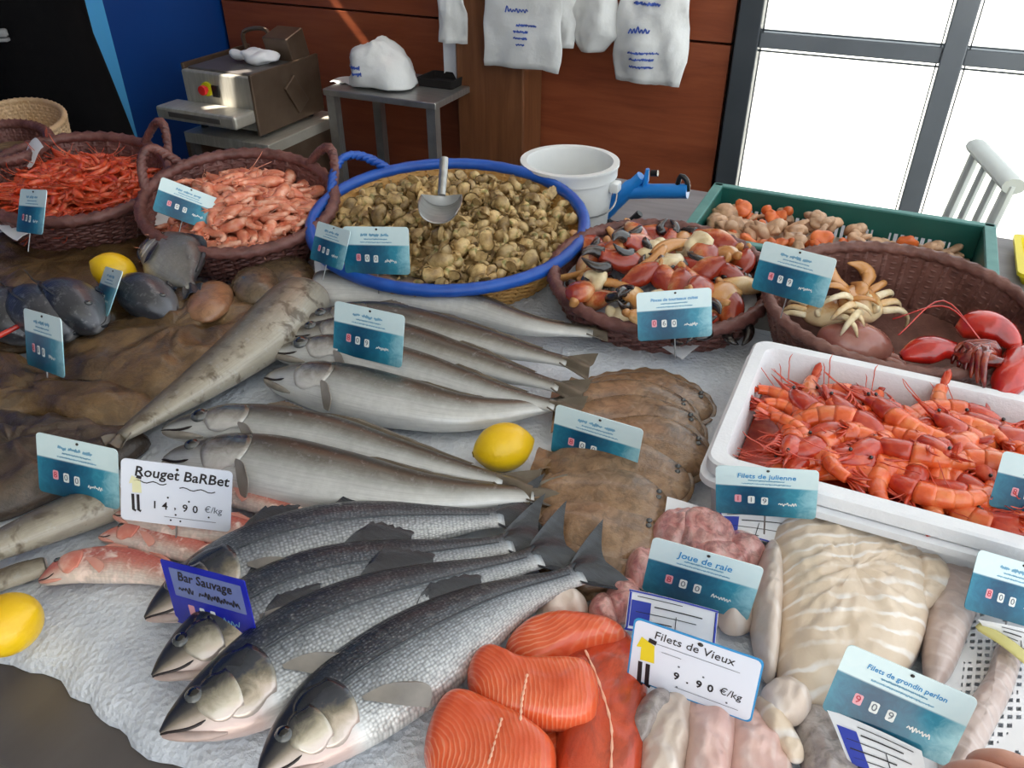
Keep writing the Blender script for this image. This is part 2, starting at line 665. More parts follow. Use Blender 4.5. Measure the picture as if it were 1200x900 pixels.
def fish_mat(name, stops, scales=None, head=None, spots=None, metal=0.3, rough=0.3, head_u=0.23, mott=0.10, bumps=0.25, stripe=None):
    t = NT(name)
    uvn = t.n('ShaderNodeUVMap')
    sep = t.n('ShaderNodeSeparateXYZ')
    t.l(uvn.outputs['UV'], sep.inputs[0])
    u, v = sep.outputs['X'], sep.outputs['Y']
    ob = t.coord('Object')
    n1 = t.noise(ob, 22, 5, 0.6)
    n2 = t.noise(ob, 90, 4, 0.65)
    vv = t.math('ADD', v, t.math('MULTIPLY', t.math('SUBTRACT', n1, 0.5), mott * 2))
    vv = t.math('ADD', vv, t.math('MULTIPLY', t.math('SUBTRACT', n2, 0.5), mott * 1.2))
    c = t.ramp(vv, stops)
    mp3 = t.n('ShaderNodeMapping')
    mp3.inputs['Scale'].default_value = (5, 46, 1)
    t.l(uvn.outputs['UV'], mp3.inputs['Vector'])
    n3 = t.noise(mp3.outputs['Vector'], 1.0, 4, 0.6, 0.8)
    c = t.mix(t.math('MULTIPLY', t.ramp(n3, [(0.42, (0, 0, 0)), (0.7, (255, 255, 255))]), 0.28), c, t.mix(0.7, c, (0.03, 0.028, 0.024, 1)))
    c = t.mix(t.math('MULTIPLY', t.ramp(n2, [(0.56, (0, 0, 0)), (0.68, (255, 255, 255))]), 0.22), c, (0.62, 0.63, 0.63, 1))
    # fine grain
    c = t.mix(t.math('MULTIPLY', n2, 0.35), c, t.mix(0.5, c, (0.02, 0.02, 0.022, 1)))
    hgt = t.math('MULTIPLY', n2, 0.3)
    if scales:
        mp = t.n('ShaderNodeMapping')
        mp.inputs['Scale'].default_value = (scales[0], scales[1], 1)
        t.l(uvn.outputs['UV'], mp.inputs['Vector'])
        vo = t.n('ShaderNodeTexVoronoi')
        vo.inputs['Scale'].default_value = 1.0
        vo.inputs['Randomness'].default_value = 0.45
        t.l(mp.outputs['Vector'], vo.inputs['Vector'])
        d = vo.outputs['Distance']
        mask = t.ramp(u, [(head_u - 0.01, (0, 0, 0)), (head_u + 0.03, (255, 255, 255)), (0.95, (255, 255, 255)), (1.0, (60, 60, 60))])
        dark = t.ramp(d, [(0.25, (0, 0, 0)), (0.75, (255, 255, 255))])
        k = t.math('MULTIPLY', t.math('MULTIPLY', dark, mask), scales[2])
        c = t.mix(k, c, t.mix(0.82, c, (0.010, 0.014, 0.02, 1)))
        hi = t.ramp(d, [(0.0, (255, 255, 255)), (0.32, (0, 0, 0))])
        c = t.mix(t.math('MULTIPLY', t.math('MULTIPLY', hi, mask), scales[2] * 0.35), c, (0.75, 0.78, 0.82, 1))
        hgt = t.math('SUBTRACT', hgt, t.math('MULTIPLY', t.math('MULTIPLY', d, mask), 0.9))
    if head:
        hm = t.ramp(t.math('ADD', u, t.math('MULTIPLY', t.math('SUBTRACT', n1, 0.5), 0.06)), [(head_u - 0.05, (255, 255, 255)), (head_u, (0, 0, 0))])
        hc = t.ramp(vv, head)
        c = t.mix(hm, c, hc)
    if spots:
        sp = t.noise(ob, spots[0], 3, 0.6, 0.4)
        c = t.mix(t.ramp(sp, [(spots[1], (0, 0, 0)), (spots[1] + 0.12, (255, 255, 255))]), c, rgb(spots[2]))
    t.base(c)
    t.set(rough=rough, metal=metal, spec=0.6, coat=0.35, coatr=0.18)
    t.bump(t.math('ADD', hgt, t.math('MULTIPLY', n1, 1.2)), bumps, 0.003)
    return t.m


M['bass'] = fish_mat('sea_bass_skin', [(0.08, (232, 232, 230)), (0.28, (192, 196, 199)), (0.48, (140, 147, 154)), (0.62, (88, 96, 105)), (0.75, (50, 58, 68)), (0.92, (28, 34, 42))],
                     scales=(95, 30, 0.7), head=[(0.05, (206, 182, 176)), (0.22, (204, 188, 178)), (0.38, (138, 128, 114)), (0.52, (72, 70, 70)), (0.74, (40, 41, 46)), (1.0, (24, 27, 34))],
                     metal=0.25, rough=0.32, mott=0.05, bumps=0.5)
M['hake'] = fish_mat('hake_skin', [(0.08, (222, 222, 219)), (0.30, (192, 193, 190)), (0.46, (148, 147, 140)), (0.57, (102, 97, 86)), (0.72, (70, 63, 53)), (1.0, (46, 41, 34))],
                     metal=0.18, rough=0.36, mott=0.09, bumps=0.25)
M['hake_dark'] = fish_mat('dark_hake_skin', [(0.06, (206, 206, 203)), (0.26, (176, 174, 168)), (0.42, (124, 118, 106)), (0.54, (76, 68, 56)), (0.75, (54, 47, 38)), (1.0, (40, 35, 30))],
                          metal=0.15, rough=0.36, mott=0.10)
M['ling'] = fish_mat('ling_skin', [(0.10, (176, 168, 152)), (0.45, (140, 130, 112)), (0.75, (112, 101, 84)), (1.0, (82, 72, 60))], spots=(34, 0.53, (98, 86, 70)),
                     metal=0.05, rough=0.36, mott=0.2, bumps=0.4)
M['bream'] = fish_mat('bream_skin', [(0.05, (170, 170, 172)), (0.35, (126, 128, 134)), (0.65, (86, 88, 96)), (1.0, (54, 56, 64))], metal=0.25, rough=0.3, mott=0.12, scales=(46, 30, 0.25))
M['dory'] = fish_mat('dory_skin', [(0.05, (186, 182, 172)), (0.35, (150, 146, 138)), (0.7, (112, 108, 104)), (1.0, (62, 60, 62))], metal=0.15, rough=0.32, mott=0.3, bumps=0.4)
M['mullet'] = fish_mat('red_mullet_skin', [(0.06, (226, 208, 196)), (0.25, (218, 172, 156)), (0.48, (214, 122, 104)), (0.75, (206, 98, 82)), (1.0, (190, 84, 70))],
                       scales=(40, 18, 0.18), spots=(44, 0.54, (240, 216, 204)), metal=0.05, rough=0.32, mott=0.28)
M['fin'] = mat('grey_fin', (66, 66, 68), (104, 102, 98), scale=30, rough=0.4, stretch=(1, 6, 1), coat=0.3)
M['fin_dark'] = mat('dark_fin', (30, 34, 40), (52, 57, 64), scale=30, rough=0.36, stretch=(1, 6, 1), coat=0.3, bump=0.4, bscale=120)
M['fin_pale'] = mat('pale_fin', (134, 128, 120), (104, 99, 94), scale=30, rough=0.4, coat=0.3)
M['fin_hake'] = mat('hake_fin', (150, 144, 134), (122, 114, 104), scale=30, rough=0.4, coat=0.3)
M['fin_brown'] = mat('brown_fin', (86, 76, 62), (110, 98, 82), scale=30, rough=0.4, coat=0.3)
M['fin_pink'] = mat('pink_fin', (216, 160, 142), (206, 128, 112), scale=30, rough=0.4, coat=0.3)
M['gill_silver0'] = mat('silver_gill_cover', (196, 186, 164), (150, 144, 132), (94, 92, 92), scale=38, rough=0.28, metal=0.3, coat=0.4, lo=0.35, hi=0.72)
M['gill_dark0'] = mat('dark_gill_cover', (52, 58, 68), (86, 90, 96), (132, 126, 112), scale=32, rough=0.28, metal=0.3, coat=0.4, lo=0.4, hi=0.75)
M['gill_grey0'] = mat('grey_gill_cover', (176, 170, 162), (138, 130, 122), scale=30, rough=0.32, metal=0.1, coat=0.4)
M['gill_brown'] = mat('brown_gill_cover', (126, 112, 94), (100, 88, 72), scale=26, rough=0.36, coat=0.4)
M['gill_red'] = mat('red_gill_cover', (226, 186, 168), (214, 134, 114), (206, 108, 92), scale=40, rough=0.34, coat=0.4)


def gill_mat(name, stops, metal=0.2):
    t = NT(name)
    uvn = t.n('ShaderNodeUVMap')
    sep = t.n('ShaderNodeSeparateXYZ')
    t.l(uvn.outputs['UV'], sep.inputs[0])
    ob = t.coord('Object')
    n = t.noise(ob, 45, 5, 0.65, 0.5)
    v = t.math('ADD', sep.outputs['Y'], t.math('MULTIPLY', t.math('SUBTRACT', n, 0.5), 0.7))
    t.base(t.ramp(v, stops))
    t.set(rough=0.22, metal=metal, spec=0.6, coat=0.5, coatr=0.08)
    t.bump(t.noise(ob, 120, 4), 0.15, 0.002)
    return t.m


M['gill_dark'] = gill_mat('bass_gill_cover', [(0.0, (204, 190, 182)), (0.18, (180, 168, 152)), (0.38, (120, 113, 98)), (0.56, (62, 66, 75)), (1.0, (30, 34, 42))], 0.35)
M['gill_silver'] = gill_mat('bass_cheek', [(0.0, (208, 192, 184)), (0.28, (204, 197, 182)), (0.52, (160, 153, 134)), (0.74, (80, 79, 78)), (1.0, (36, 38, 43))], 0.4)
M['gill_grey'] = gill_mat('hake_gill_cover', [(0.0, (216, 213, 209)), (0.25, (186, 183, 177)), (0.48, (140, 135, 127)), (0.68, (96, 89, 80)), (1.0, (62, 56, 49))], 0.15)
M['eye_iris'] = mat('fish_eye_iris', (58, 62, 66), (92, 94, 92), scale=60, rough=0.12, coat=0.8, coatr=0.03)
M['eye_pupil'] = mat('fish_eye_pupil', (10, 11, 13), rough=0.08, coat=1.0, coatr=0.02)
M['mouth'] = mat('mouth_dark', (34, 24, 24), rough=0.5)
M['jaw'] = mat('jaw_pale', (184, 160, 152), (150, 134, 128), scale=40, rough=0.35, coat=0.3)

PROF = {  # u, top, bottom, thickness as parts of the length
    'bass': [(0, .006, .008, .006), (.03, .034, .034, .026), (.10, .076, .078, .052), (.2, .110, .112, .070), (.33, .130, .130, .078), (.5, .126, .128, .074), (.68, .094, .092, .054), (.84, .054, .050, .032), (.94, .036, .034, .018), (1, .04, .038, .010)],
    'hake': [(0, .008, .010, .010), (.03, .024, .026, .024), (.10, .042, .046, .040), (.2, .058, .064, .050), (.32, .064, .074, .052), (.5, .060, .066, .046), (.7, .044, .046, .032), (.86, .026, .028, .018), (.95, .020, .020, .010), (1, .020, .020, .006)],
    'cut': [(0, .066, .072, .056), (.02, .072, .078, .062), (.15, .078, .084, .064), (.35, .072, .078, .058), (.55, .058, .062, .046), (.75, .040, .042, .032), (.9, .028, .028, .016), (1, .026, .026, .008)],
    'ling': [(0, .075, .075, .06), (.02, .085, .085, .07), (.12, .095, .095, .078), (.3, .092, .092, .072), (.5, .076, .078, .058), (.75, .050, .05, .036), (.92, .03, .03, .02), (1, .018, .018, .012)],
    'mullet': [(0, .01, .014, .012), (.04, .045, .040, .034), (.10, .085, .058, .052), (.2, .112, .082, .066), (.35, .118, .098, .07), (.55, .1, .09, .06), (.78, .062, .056, .036), (.93, .04, .036, .02), (1, .042, .038, .012)],
    'bream': [(0, .02, .02, .02), (.04, .08, .06, .04), (.12, .15, .11, .07), (.28, .21, .17, .10), (.45, .22, .19, .105), (.65, .165, .15, .08), (.85, .075, .07, .045), (.95, .045, .042, .02), (1, .05, .045, .012)],
    'dory': [(0, .03, .03, .03), (.04, .09, .08, .06), (.15, .19, .17, .10), (.35, .26, .24, .12), (.55, .25, .24, .11), (.75, .16, .15, .07), (.92, .06, .05, .03), (1, .045, .04, .012)],
}


def fish(name, label, cat, path_px, z, prof, body_mat, L_scale=1.0, roll=0.0, group=None, fins='fin', gill='gill_silver', eye=(0.085, 0.35, 0.016),
         head=True, tail=('fork', 0.16, 0.11), dorsal=((0.30, 0.46, 0.06), (0.52, 0.75, 0.05)), pect=(0.27, -0.15, 0.15), thick=1.0, depth=1.0,
         droop=0.0, jaw=True, gill_u=(0.12, 0.255), flip=1, pect_mat=None, world=False, second_gill=None):
    pts = [(Vector(p) if world else P(p[0], p[1], z)) for p in path_px]
    N, Mr = 56, 26
    C = spline([(p.x, p.y) for p in pts], N)
    L = float(np.sum(np.linalg.norm(np.diff(C, axis=0), axis=1)))
    o = Vector((C[N // 2][0], C[N // 2][1], z))
    pr = np.array(PROF[prof])
    us = np.linspace(0, 1, N)
    us_e = us ** 1.25                       # denser rings at the head
    C = np.stack([np.interp(us_e, us, C[:, k]) for k in range(2)], 1)
    us = us_e

    def pick(u, k):
        # smooth interpolation through the profile keys
        i = int(np.clip(np.searchsorted(pr[:, 0], u) - 1, 0, len(pr) - 2))
        t = (u - pr[i, 0]) / (pr[i + 1, 0] - pr[i, 0])
        y1, y2 = pr[i, k], pr[i + 1, k]
        h = pr[i + 1, 0] - pr[i, 0]
        m1 = (y2 - (pr[i - 1, k] if i > 0 else y1)) / (pr[i + 1, 0] - (pr[i - 1, 0] if i > 0 else pr[i, 0]))
        j = i + 2 if i + 2 < len(pr) else i + 1
        m2 = (pr[j, k] - y1) / (pr[j, 0] - pr[i, 0])
        if i == 0: m1 = (y2 - y1) / h
        t2, t3 = t * t, t * t * t
        return (2 * t3 - 3 * t2 + 1) * y1 + (t3 - 2 * t2 + t) * h * m1 + (-2 * t3 + 3 * t2) * y2 + (t3 - t2) * h * m2

    cr, sr = math.cos(roll), math.sin(roll)

    def frame(u):
        x = np.interp(u, us, C[:, 0])
        y = np.interp(u, us, C[:, 1])
        e = 0.03
        a = np.array([np.interp(max(0, u - e), us, C[:, 0]), np.interp(max(0, u - e), us, C[:, 1])])
        b = np.array([np.interp(min(1, u + e), us, C[:, 0]), np.interp(min(1, u + e), us, C[:, 1])])
        t = Vector((b[0] - a[0], b[1] - a[1], 0)).normalized()
        n = Vector((-t.y, t.x, 0)) * flip
        d = n * cr + Vector((0, 0, sr))
        k = -n * sr + Vector((0, 0, cr))
        zz = -droop * L * max(0.0, u - 0.6) ** 2
        return Vector((x, y, z + zz)) - o, t, d, k

    def dims(u):
        tp, bt, th = (max(0.001, pick(u, k)) * L * L_scale for k in (1, 2, 3))
        return tp * depth, bt * depth, th * thick

    lift = 0.0
    rings, uvs = [], []
    for u in us:
        c, t, d, k = frame(u)
        tp, bt, th = dims(u)
        yc, hy = (tp - bt) / 2, (tp + bt) / 2
        ring = []
        for j in range(Mr):
            a = 2 * PI * j / Mr
            ca, sa = math.cos(a), math.sin(a)
            sz = (abs(sa) ** 0.85) * (1 if sa > 0 else -0.75)
            ring.append(c + d * (yc + hy * ca) + k * (th * sz))
            uvs.append((u, (ca + 1) / 2))
        rings.append(ring)
    lift = -min(p.z for r in rings for p in r)
    up = Vector((0, 0, lift))
    root = thing(name, label, cat, o, (0, 0, 0), group)
    mb = MB()
    mb.rings([[p + up for p in r] for r in rings], uvs=uvs)
    mb.obj('body', body_mat if not isinstance(body_mat, str) else M[body_mat], root, uv=True, smooth='all')

    def SF(u, v, off=0.0):
        c, t, d, k = frame(u)
        tp, bt, th = dims(u)
        yc, hy = (tp - bt) / 2, (tp + bt) / 2
        s = math.sqrt(max(0.0, 1 - v * v)) ** 0.85
        return c + d * (yc + hy * v) + k * (th * s + off * (0.3 + 0.7 * s)) + up + d * (off * v)

    # fins along the back
    for (u0, u1, hh) in dorsal:
        g = []
        for i in range(15):
            s = i / 14
            u = u0 + (u1 - u0) * s
            c, t, d, k = frame(u)
            h = hh * L * (min(1, s / 0.18) ** 0.7) * (1 - 0.72 * s) * (1 + 0.10 * math.sin(i * 2.6))
            b0 = SF(u, 0.985)
            g.append([b0 - d * 0.004, b0 + d * h * 0.5 + t * h * 0.35 + k * 0.002, b0 + d * h + t * h * 0.85 - k * h * 0.12])
        MB().sheet(g, 0.0012).obj('dorsal_fin', M[fins], root)
    if tail:
        kind, lt, ht = tail
        c, t, d, k = frame(1.0)
        tp, bt, th = dims(0.98)
        g = []
        for i in range(9):
            r = i / 8
            row = []
            for j in range(13):
                s = -1 + 2 * j / 12
                if kind == 'fork': ln = lt * (0.55 + 0.45 * abs(s) ** 1.4)
                elif kind == 'flat': ln = lt * (0.9 + 0.1 * abs(s))
                else: ln = lt * (1 - 0.25 * s * s)
                half = tp * 0.9 + (ht * L - tp * 0.9) * r ** 0.8
                row.append(c + up + t * (r * ln * L - 0.02 * L * (1 - r)) + d * (s * half) + k * (0.002 + 0.004 * math.sin(5 * s + 3 * r)) - Vector((0, 0, droop * L * r * 0.15)))
            g.append(row)
        MB().sheet(g, 0.0014).obj('tail_fin', M[fins], root)
    if not head:
        # pale cut face with a backbone
        c, t, d, k = frame(0.0)
        tp, bt, th = dims(0.01)
        m2 = MB()
        m2.rings([[c + up - t * 0.0015 + (d * (math.cos(a) * tp * q) + k * (math.sin(a) * th * q * (1 if math.sin(a) > 0 else 0.75))) for a in [2 * PI * j / 20 for j in range(20)]] for q in (0.94, 0.5, 0.02)], cap=False)
        m2.obj('cut_face', M['cutface'], root)
        return root
    # gill cover
    def cover(u0, u1, v0, v1, mname, nm, off=0.006 if prof == 'bass' else 0.0042):
        g = []
        for i in range(9):
            a = i / 8
            row = []
            for j in range(13):
                b = -1 + 2 * j / 12
                uu = u0 + (u1 - u0) * a * (1 - 0.30 * b * b) + 0.02 * b * b
                row.append(SF(uu, (v0 + v1) / 2 + (v1 - v0) / 2 * b * (0.75 + 0.25 * math.sin(PI * min(1, a + 0.2))), off * L * (0.15 + 0.85 * a ** 0.6) * (1 - 0.5 * b * b)))
            g.append(row)
        return MB().sheet(g, 0.0014 * max(1, L / 0.4)).obj(nm, M[mname], root, smooth='all', uv=True)
    if gill:
        cover(gill_u[0], gill_u[1], -0.80, 0.72, gill, 'gill_cover')
    if second_gill:
        cover(gill_u[0] - 0.035, gill_u[0] + 0.055, -0.72, 0.50, second_gill, 'cheek_plate', 0.008)
    if eye:
        ue, ve, re = eye
        c = SF(ue, ve)
        _, t, d, k = frame(ue)
        nrm = (k * math.sqrt(1 - ve * ve) + d * ve).normalized()
        q = nrm.to_track_quat('Z', 'Y').to_euler()
        e = MB().ball((0, 0, 0), (re * L, re * L, re * L * 0.55), 20, 10).obj('eye', M['eye_iris'], root, loc=c - nrm * re * L * 0.12, rot=q)
        MB().ball((0, 0, re * L * 0.30), (re * L * 0.70, re * L * 0.70, re * L * 0.32), 16, 8).obj('pupil', M['eye_pupil'], e)
    if jaw:
        g = [SF(0.0 + 0.09 * i / 8, -0.55 - 0.12 * math.sin(i / 8 * PI), 0.001 * L) for i in range(9)]
        MB().tube(g, [0.0022 * L] + [0.0036 * L] * 7 + [0.0012 * L], 6).obj('mouth', M['mouth'], root)
        c0, t, d, k = frame(0.0)
        tp, bt, th = dims(0.05)
        pth = [SF(0.0, -0.7) - d * bt * 0.10 + t * 0.004 * L, SF(0.03, -0.9), SF(0.07, -0.93), SF(0.12, -0.95)]
        MB().tube(spline(pth, 10), [0.005 * L, 0.009 * L, 0.011 * L, 0.012 * L, 0.012 * L, 0.012 * L, 0.011 * L, 0.01 * L, 0.007 * L, 0.003 * L], 10).obj('lower_jaw', M['jaw' if prof == 'bass' else fins if prof != 'hake' else 'fin_hake'], root)
    if pect:
        u0, v0, lf = pect
        g = []
        for i in range(9):
            a = i / 8
            row = []
            for j in range(7):
                b = -1 + 2 * j / 6
                u = u0 + lf * a * (1 - 0.18 * b * b)
                sp = (0.04 + 0.16 * math.sin(min(1, a * 1.15) * PI * 0.62))
                vv = v0 - 0.42 * a + sp * b
                row.append(SF(min(0.98, u), max(-0.97, min(0.97, vv)), L * (0.006 + 0.02 * a)))
            g.append(row)
        MB().sheet(g, 0.0013).obj('pectoral_fin', M[pect_mat or fins], root)
    if prof == 'bass':
        MB().tube([SF(0.26 + 0.70 * i / 20, 0.22 - 0.16 * i / 20, 0.0004) for i in range(21)], 0.0011, 5).obj('lateral_line', M['fin_dark'], root)
    return root


M['cutface'] = mat('cut_fish_flesh', (206, 186, 172), (182, 150, 136), scale=40, rough=0.35, coat=0.4)

G_BASS = 'sea bass laid side by side'
bass_kw = dict(prof='bass', body_mat='bass', fins='fin_dark', gill='gill_dark', second_gill='gill_silver', group=G_BASS, eye=(0.092, 0.36, 0.024),
               tail=('fork', 0.15, 0.13), dorsal=((0.30, 0.44, 0.055), (0.54, 0.72, 0.075)), pect=(0.27, -0.30, 0.15), pect_mat='fin_pale')
fish('sea_bass', 'sea bass with its head hidden under the blue price card, farthest of the four', 'fish',
     [(177, 744), (262, 700), (350, 667), (450, 642), (590, 624)], ICE, roll=0.20, **bass_kw)
fish('sea_bass', 'sea bass directly below the blue price card, small dark head on the ice', 'fish',
     [(186, 812), (270, 764), (370, 716), (470, 688), (600, 655)], ICE + 0.004, roll=0.24, **bass_kw)
fish('sea_bass', 'large sea bass with the whole head and round eye in view, second nearest', 'fish',
     [(196, 880), (285, 832), (385, 772), (490, 725), (632, 672)], ICE + 0.010, roll=0.24, **bass_kw)
fish('sea_bass', 'nearest sea bass beside the salmon, snout cut off by the photo edge', 'fish',
     [(308, 930), (400, 852), (500, 782), (590, 728), (680, 690)], ICE + 0.014, roll=0.24, **bass_kw)

G_HAKE = 'grey hake and whiting in the middle of the ice'
hk = dict(prof='hake', gill='gill_grey', fins='fin_brown', group=G_HAKE, eye=(0.085, 0.30, 0.023), tail=('flat', 0.09, 0.055),
          dorsal=((0.26, 0.36, 0.035), (0.42, 0.90, 0.022)), pect=(0.235, -0.45, 0.075), pect_mat='fin_hake', L_scale=1.25)
fish('hake', 'thick headless hake under the blue-rimmed whelk basket', 'fish', [(374, 357), (450, 361), (540, 376), (620, 399), (694, 406)], ICE + 0.002,
     'cut', 'hake', head=False, group=G_HAKE, fins='fin_brown', tail=('flat', 0.05, 0.04), dorsal=((0.15, 0.3, 0.02), (0.4, 0.9, 0.018)), roll=0.18, L_scale=1.1)
fish('hake', 'slim grey hake lying just below the thick headless one', 'fish', [(352, 396), (440, 392), (540, 412), (664, 440)], ICE + 0.018, body_mat='hake_dark', roll=0.25, **hk)
fish('hake', 'slim dark-backed hake half hidden by the price tag in the middle', 'fish', [(340, 410), (440, 412), (540, 438), (655, 470)], ICE + 0.014, body_mat='hake_dark', roll=0.25, **hk)
fish('hake', 'silver hake with a wide round eye below the middle price tag', 'fish', [(324, 430), (400, 432), (490, 452), (570, 475), (650, 492)], ICE + 0.010, body_mat='hake', roll=0.22, **{**hk, 'eye': (0.10, 0.2, 0.031)})
fish('whiting', 'broad pale-bellied whiting just left of the middle lemon', 'fish', [(316, 462), (390, 472), (470, 490), (550, 503), (655, 492)], ICE, 'hake', 'hake', roll=0.16,
     **{k: v for k, v in hk.items() if k not in ('prof', 'L_scale', 'eye')}, L_scale=1.5, eye=None)
fish('whiting', 'long slender whiting with a pointed snout above the white card', 'fish', [(196, 521), (280, 515), (370, 526), (460, 549), (590, 580)], ICE + 0.012, 'hake', 'hake', roll=0.18,
     **{**{k: v for k, v in hk.items() if k not in ('prof', 'L_scale')}, 'eye': (0.11, 0.15, 0.027)}, L_scale=1.15)
fish('whiting', 'big silver whiting between the slender one and the red mullets', 'fish', [(200, 560), (300, 566), (400, 586), (500, 602), (625, 600)], ICE, 'hake', 'hake', roll=0.14,
     **{**{k: v for k, v in hk.items() if k not in ('prof', 'L_scale')}}, L_scale=1.5)

G_LING = 'thick brown-grey ling on the left side'
fish('ling', 'thick pale ling lying diagonally between the brown skate and the hake', 'fish', [(362, 366), (318, 412), (255, 462), (150, 535)], ICE + 0.01, 'ling', 'ling', head=False, group=G_LING,
     fins='fin_brown', tail=('round', 0.05, 0.04), dorsal=((0.1, 0.95, 0.02),), flip=-1, L_scale=1.3)
fish('ling', 'blotchy ling behind the white mullet card at the left edge', 'fish', [(150, 596), (80, 622), (0, 655), (-110, 705)], ICE + 0.006, 'ling', 'ling', head=False, group=G_LING,
     fins='fin_brown', tail=('round', 0.05, 0.04), dorsal=((0.1, 0.95, 0.02),), flip=-1, L_scale=1.3)
fish('ling', 'short dark ling at the left edge above the near lemon', 'fish', [(56, 668), (10, 684), (-60, 712), (-130, 745)], ICE, 'ling', 'ling', head=False, group=G_LING,
     fins='fin_brown', tail=('round', 0.05, 0.04), dorsal=((0.1, 0.95, 0.02),), flip=-1, thick=0.8)

G_MUL = 'red mullets under the white card'
ml = dict(prof='mullet', body_mat='mullet', gill='gill_red', fins='fin_pink', group=G_MUL, eye=(0.12, 0.55, 0.024), pect_mat='fin_pink',
          tail=('fork', 0.14, 0.09), dorsal=((0.32, 0.44, 0.05), (0.58, 0.72, 0.035)), pect=(0.28, -0.2, 0.14))
fish('red_mullet', 'red mullet at the back, its rear half right of the white card', 'fish', [(235, 580), (290, 590), (340, 606), (385, 626)], ICE + 0.012, **ml)
fish('red_mullet', 'red mullet directly under the white handwritten card', 'fish', [(138, 612), (200, 622), (270, 630), (350, 640)], ICE + 0.012, **ml)
fish('red_mullet', 'orange-red mullet squeezed in the middle above the blue card', 'fish', [(120, 636), (175, 640), (230, 654), (285, 680)], ICE + 0.006, **ml)
fish('red_mullet', 'nearest red mullet with white streaked flank lying on open ice', 'fish', [(50, 690), (105, 674), (170, 676), (235, 698)], ICE + 0.002, **{**ml, 'L_scale': 1.2})

G_BR = 'dark grey breams on the left'
br = dict(prof='bream', body_mat='bream', gill=None, fins='fin_dark', group=G_BR, eye=(0.12, 0.45, 0.03), pect=(0.30, -0.1, 0.16),
          tail=('fork', 0.16, 0.14), dorsal=((0.28, 0.8, 0.03),), roll=0.85, thick=1.7, L_scale=1.25)
fish('bream', 'grey bream behind the narrow tilted price tag, nearest the lemon', 'fish', [(206, 398), (182, 380), (148, 352)], ICE + 0.015, **br)
fish('bream', 'plump grey bream in the middle of the row beside the tall price tag', 'fish', [(122, 414), (100, 394), (62, 362)], ICE + 0.02, **br)
fish('bream', 'grey bream half hidden behind the tall price tag on the left', 'fish', [(90, 424), (66, 402), (30, 370)], ICE + 0.012, **br)
fish('bream', 'grey bream at the left end of the row near the photo edge', 'fish', [(44, 424), (22, 404), (-14, 372)], ICE, **br)
fish('john_dory', 'upright grey dory head down in front of the pale prawn basket', 'fish', [(172, 312), (205, 322), (228, 356)], ICE + 0.04, prof='dory', body_mat='dory', gill='gill_grey',
     second_gill='gill_dark', fins='fin_dark', eye=(0.14, 0.4, 0.03), pect=(0.34, -0.1, 0.16), tail=('round', 0.14, 0.10), dorsal=((0.25, 0.85, 0.06),), roll=0.35, flip=1, thick=1.4, L_scale=1.05)
# ================================================================ flat and rounded pieces


def dome(name, m, outline, z, h, parent=None, p=2.6, q=2.2, nr=14, na=72, amp=0.0, fr=20.0, tilt=(0, 0), ridge=None, world=False, root=None, wob=0.0, uvscale=1.0, base=True, seed=0.0, edge=0.0):
    """a solid piece over a closed outline: flat underside, swelling top.  Returns (object, centre)"""
    pts = [(Vector((q_[0], q_[1], z)) if world else P(q_[0], q_[1], z)) for q_ in outline]
    A = spline([(a.x, a.y) for a in pts], na, closed=True)
    c = A.mean(0)
    if root is not None: o = Vector(root.location)
    else: o = Vector((c[0], c[1], z))
    rings, uvs = [], []
    H = np.max(np.linalg.norm(A - c, axis=1))
    for i in range(nr, -1, -1):
        r = math.sin(PI / 2 * i / nr)
        ring = []
        for k in range(na):
            d = A[k] - c
            xy = c + d * max(r, 0.002)
            zz = h * max(0.0, 1 - r ** p) ** (1 / q)
            x, y = xy - c
            if amp: zz += amp * nz(x * fr + seed, y * fr, seed) * (1 - r ** 6) + amp * 0.5 * nz(x * fr * 2.7, y * fr * 2.7, seed + 3) * (1 - r ** 6)
            if wob: zz += wob * nz(x * 9 + seed, y * 9, seed + 7)
            if ridge: zz += ridge(x, y, r) * (1 - r ** 4)
            zz += tilt[0] * x + tilt[1] * y
            ring.append(Vector((xy[0] - o.x, xy[1] - o.y, z + zz - o.z + edge)))
            uvs.append((x * uvscale, y * uvscale))
        rings.append(ring)
    bot = []
    if base:
        for k in range(na):
            d = A[k] - c
            xy = c + d * 0.96
            x, y = xy - c
            zz = tilt[0] * x + tilt[1] * y + (wob * nz(x * 9 + seed, y * 9, seed + 7) if wob else 0)
            bot.append(Vector((xy[0] - o.x, xy[1] - o.y, z + zz - o.z - (0.002 if edge else 0.0))))
        rings.insert(0, bot)
        uvs = [(0, 0)] * na + uvs
    mb = MB()
    mb.rings(rings, uvs=uvs)
    ob = mb.obj(name, m, parent, uv=True, smooth='all')
    if parent is None: ob.location = o
    return ob, o


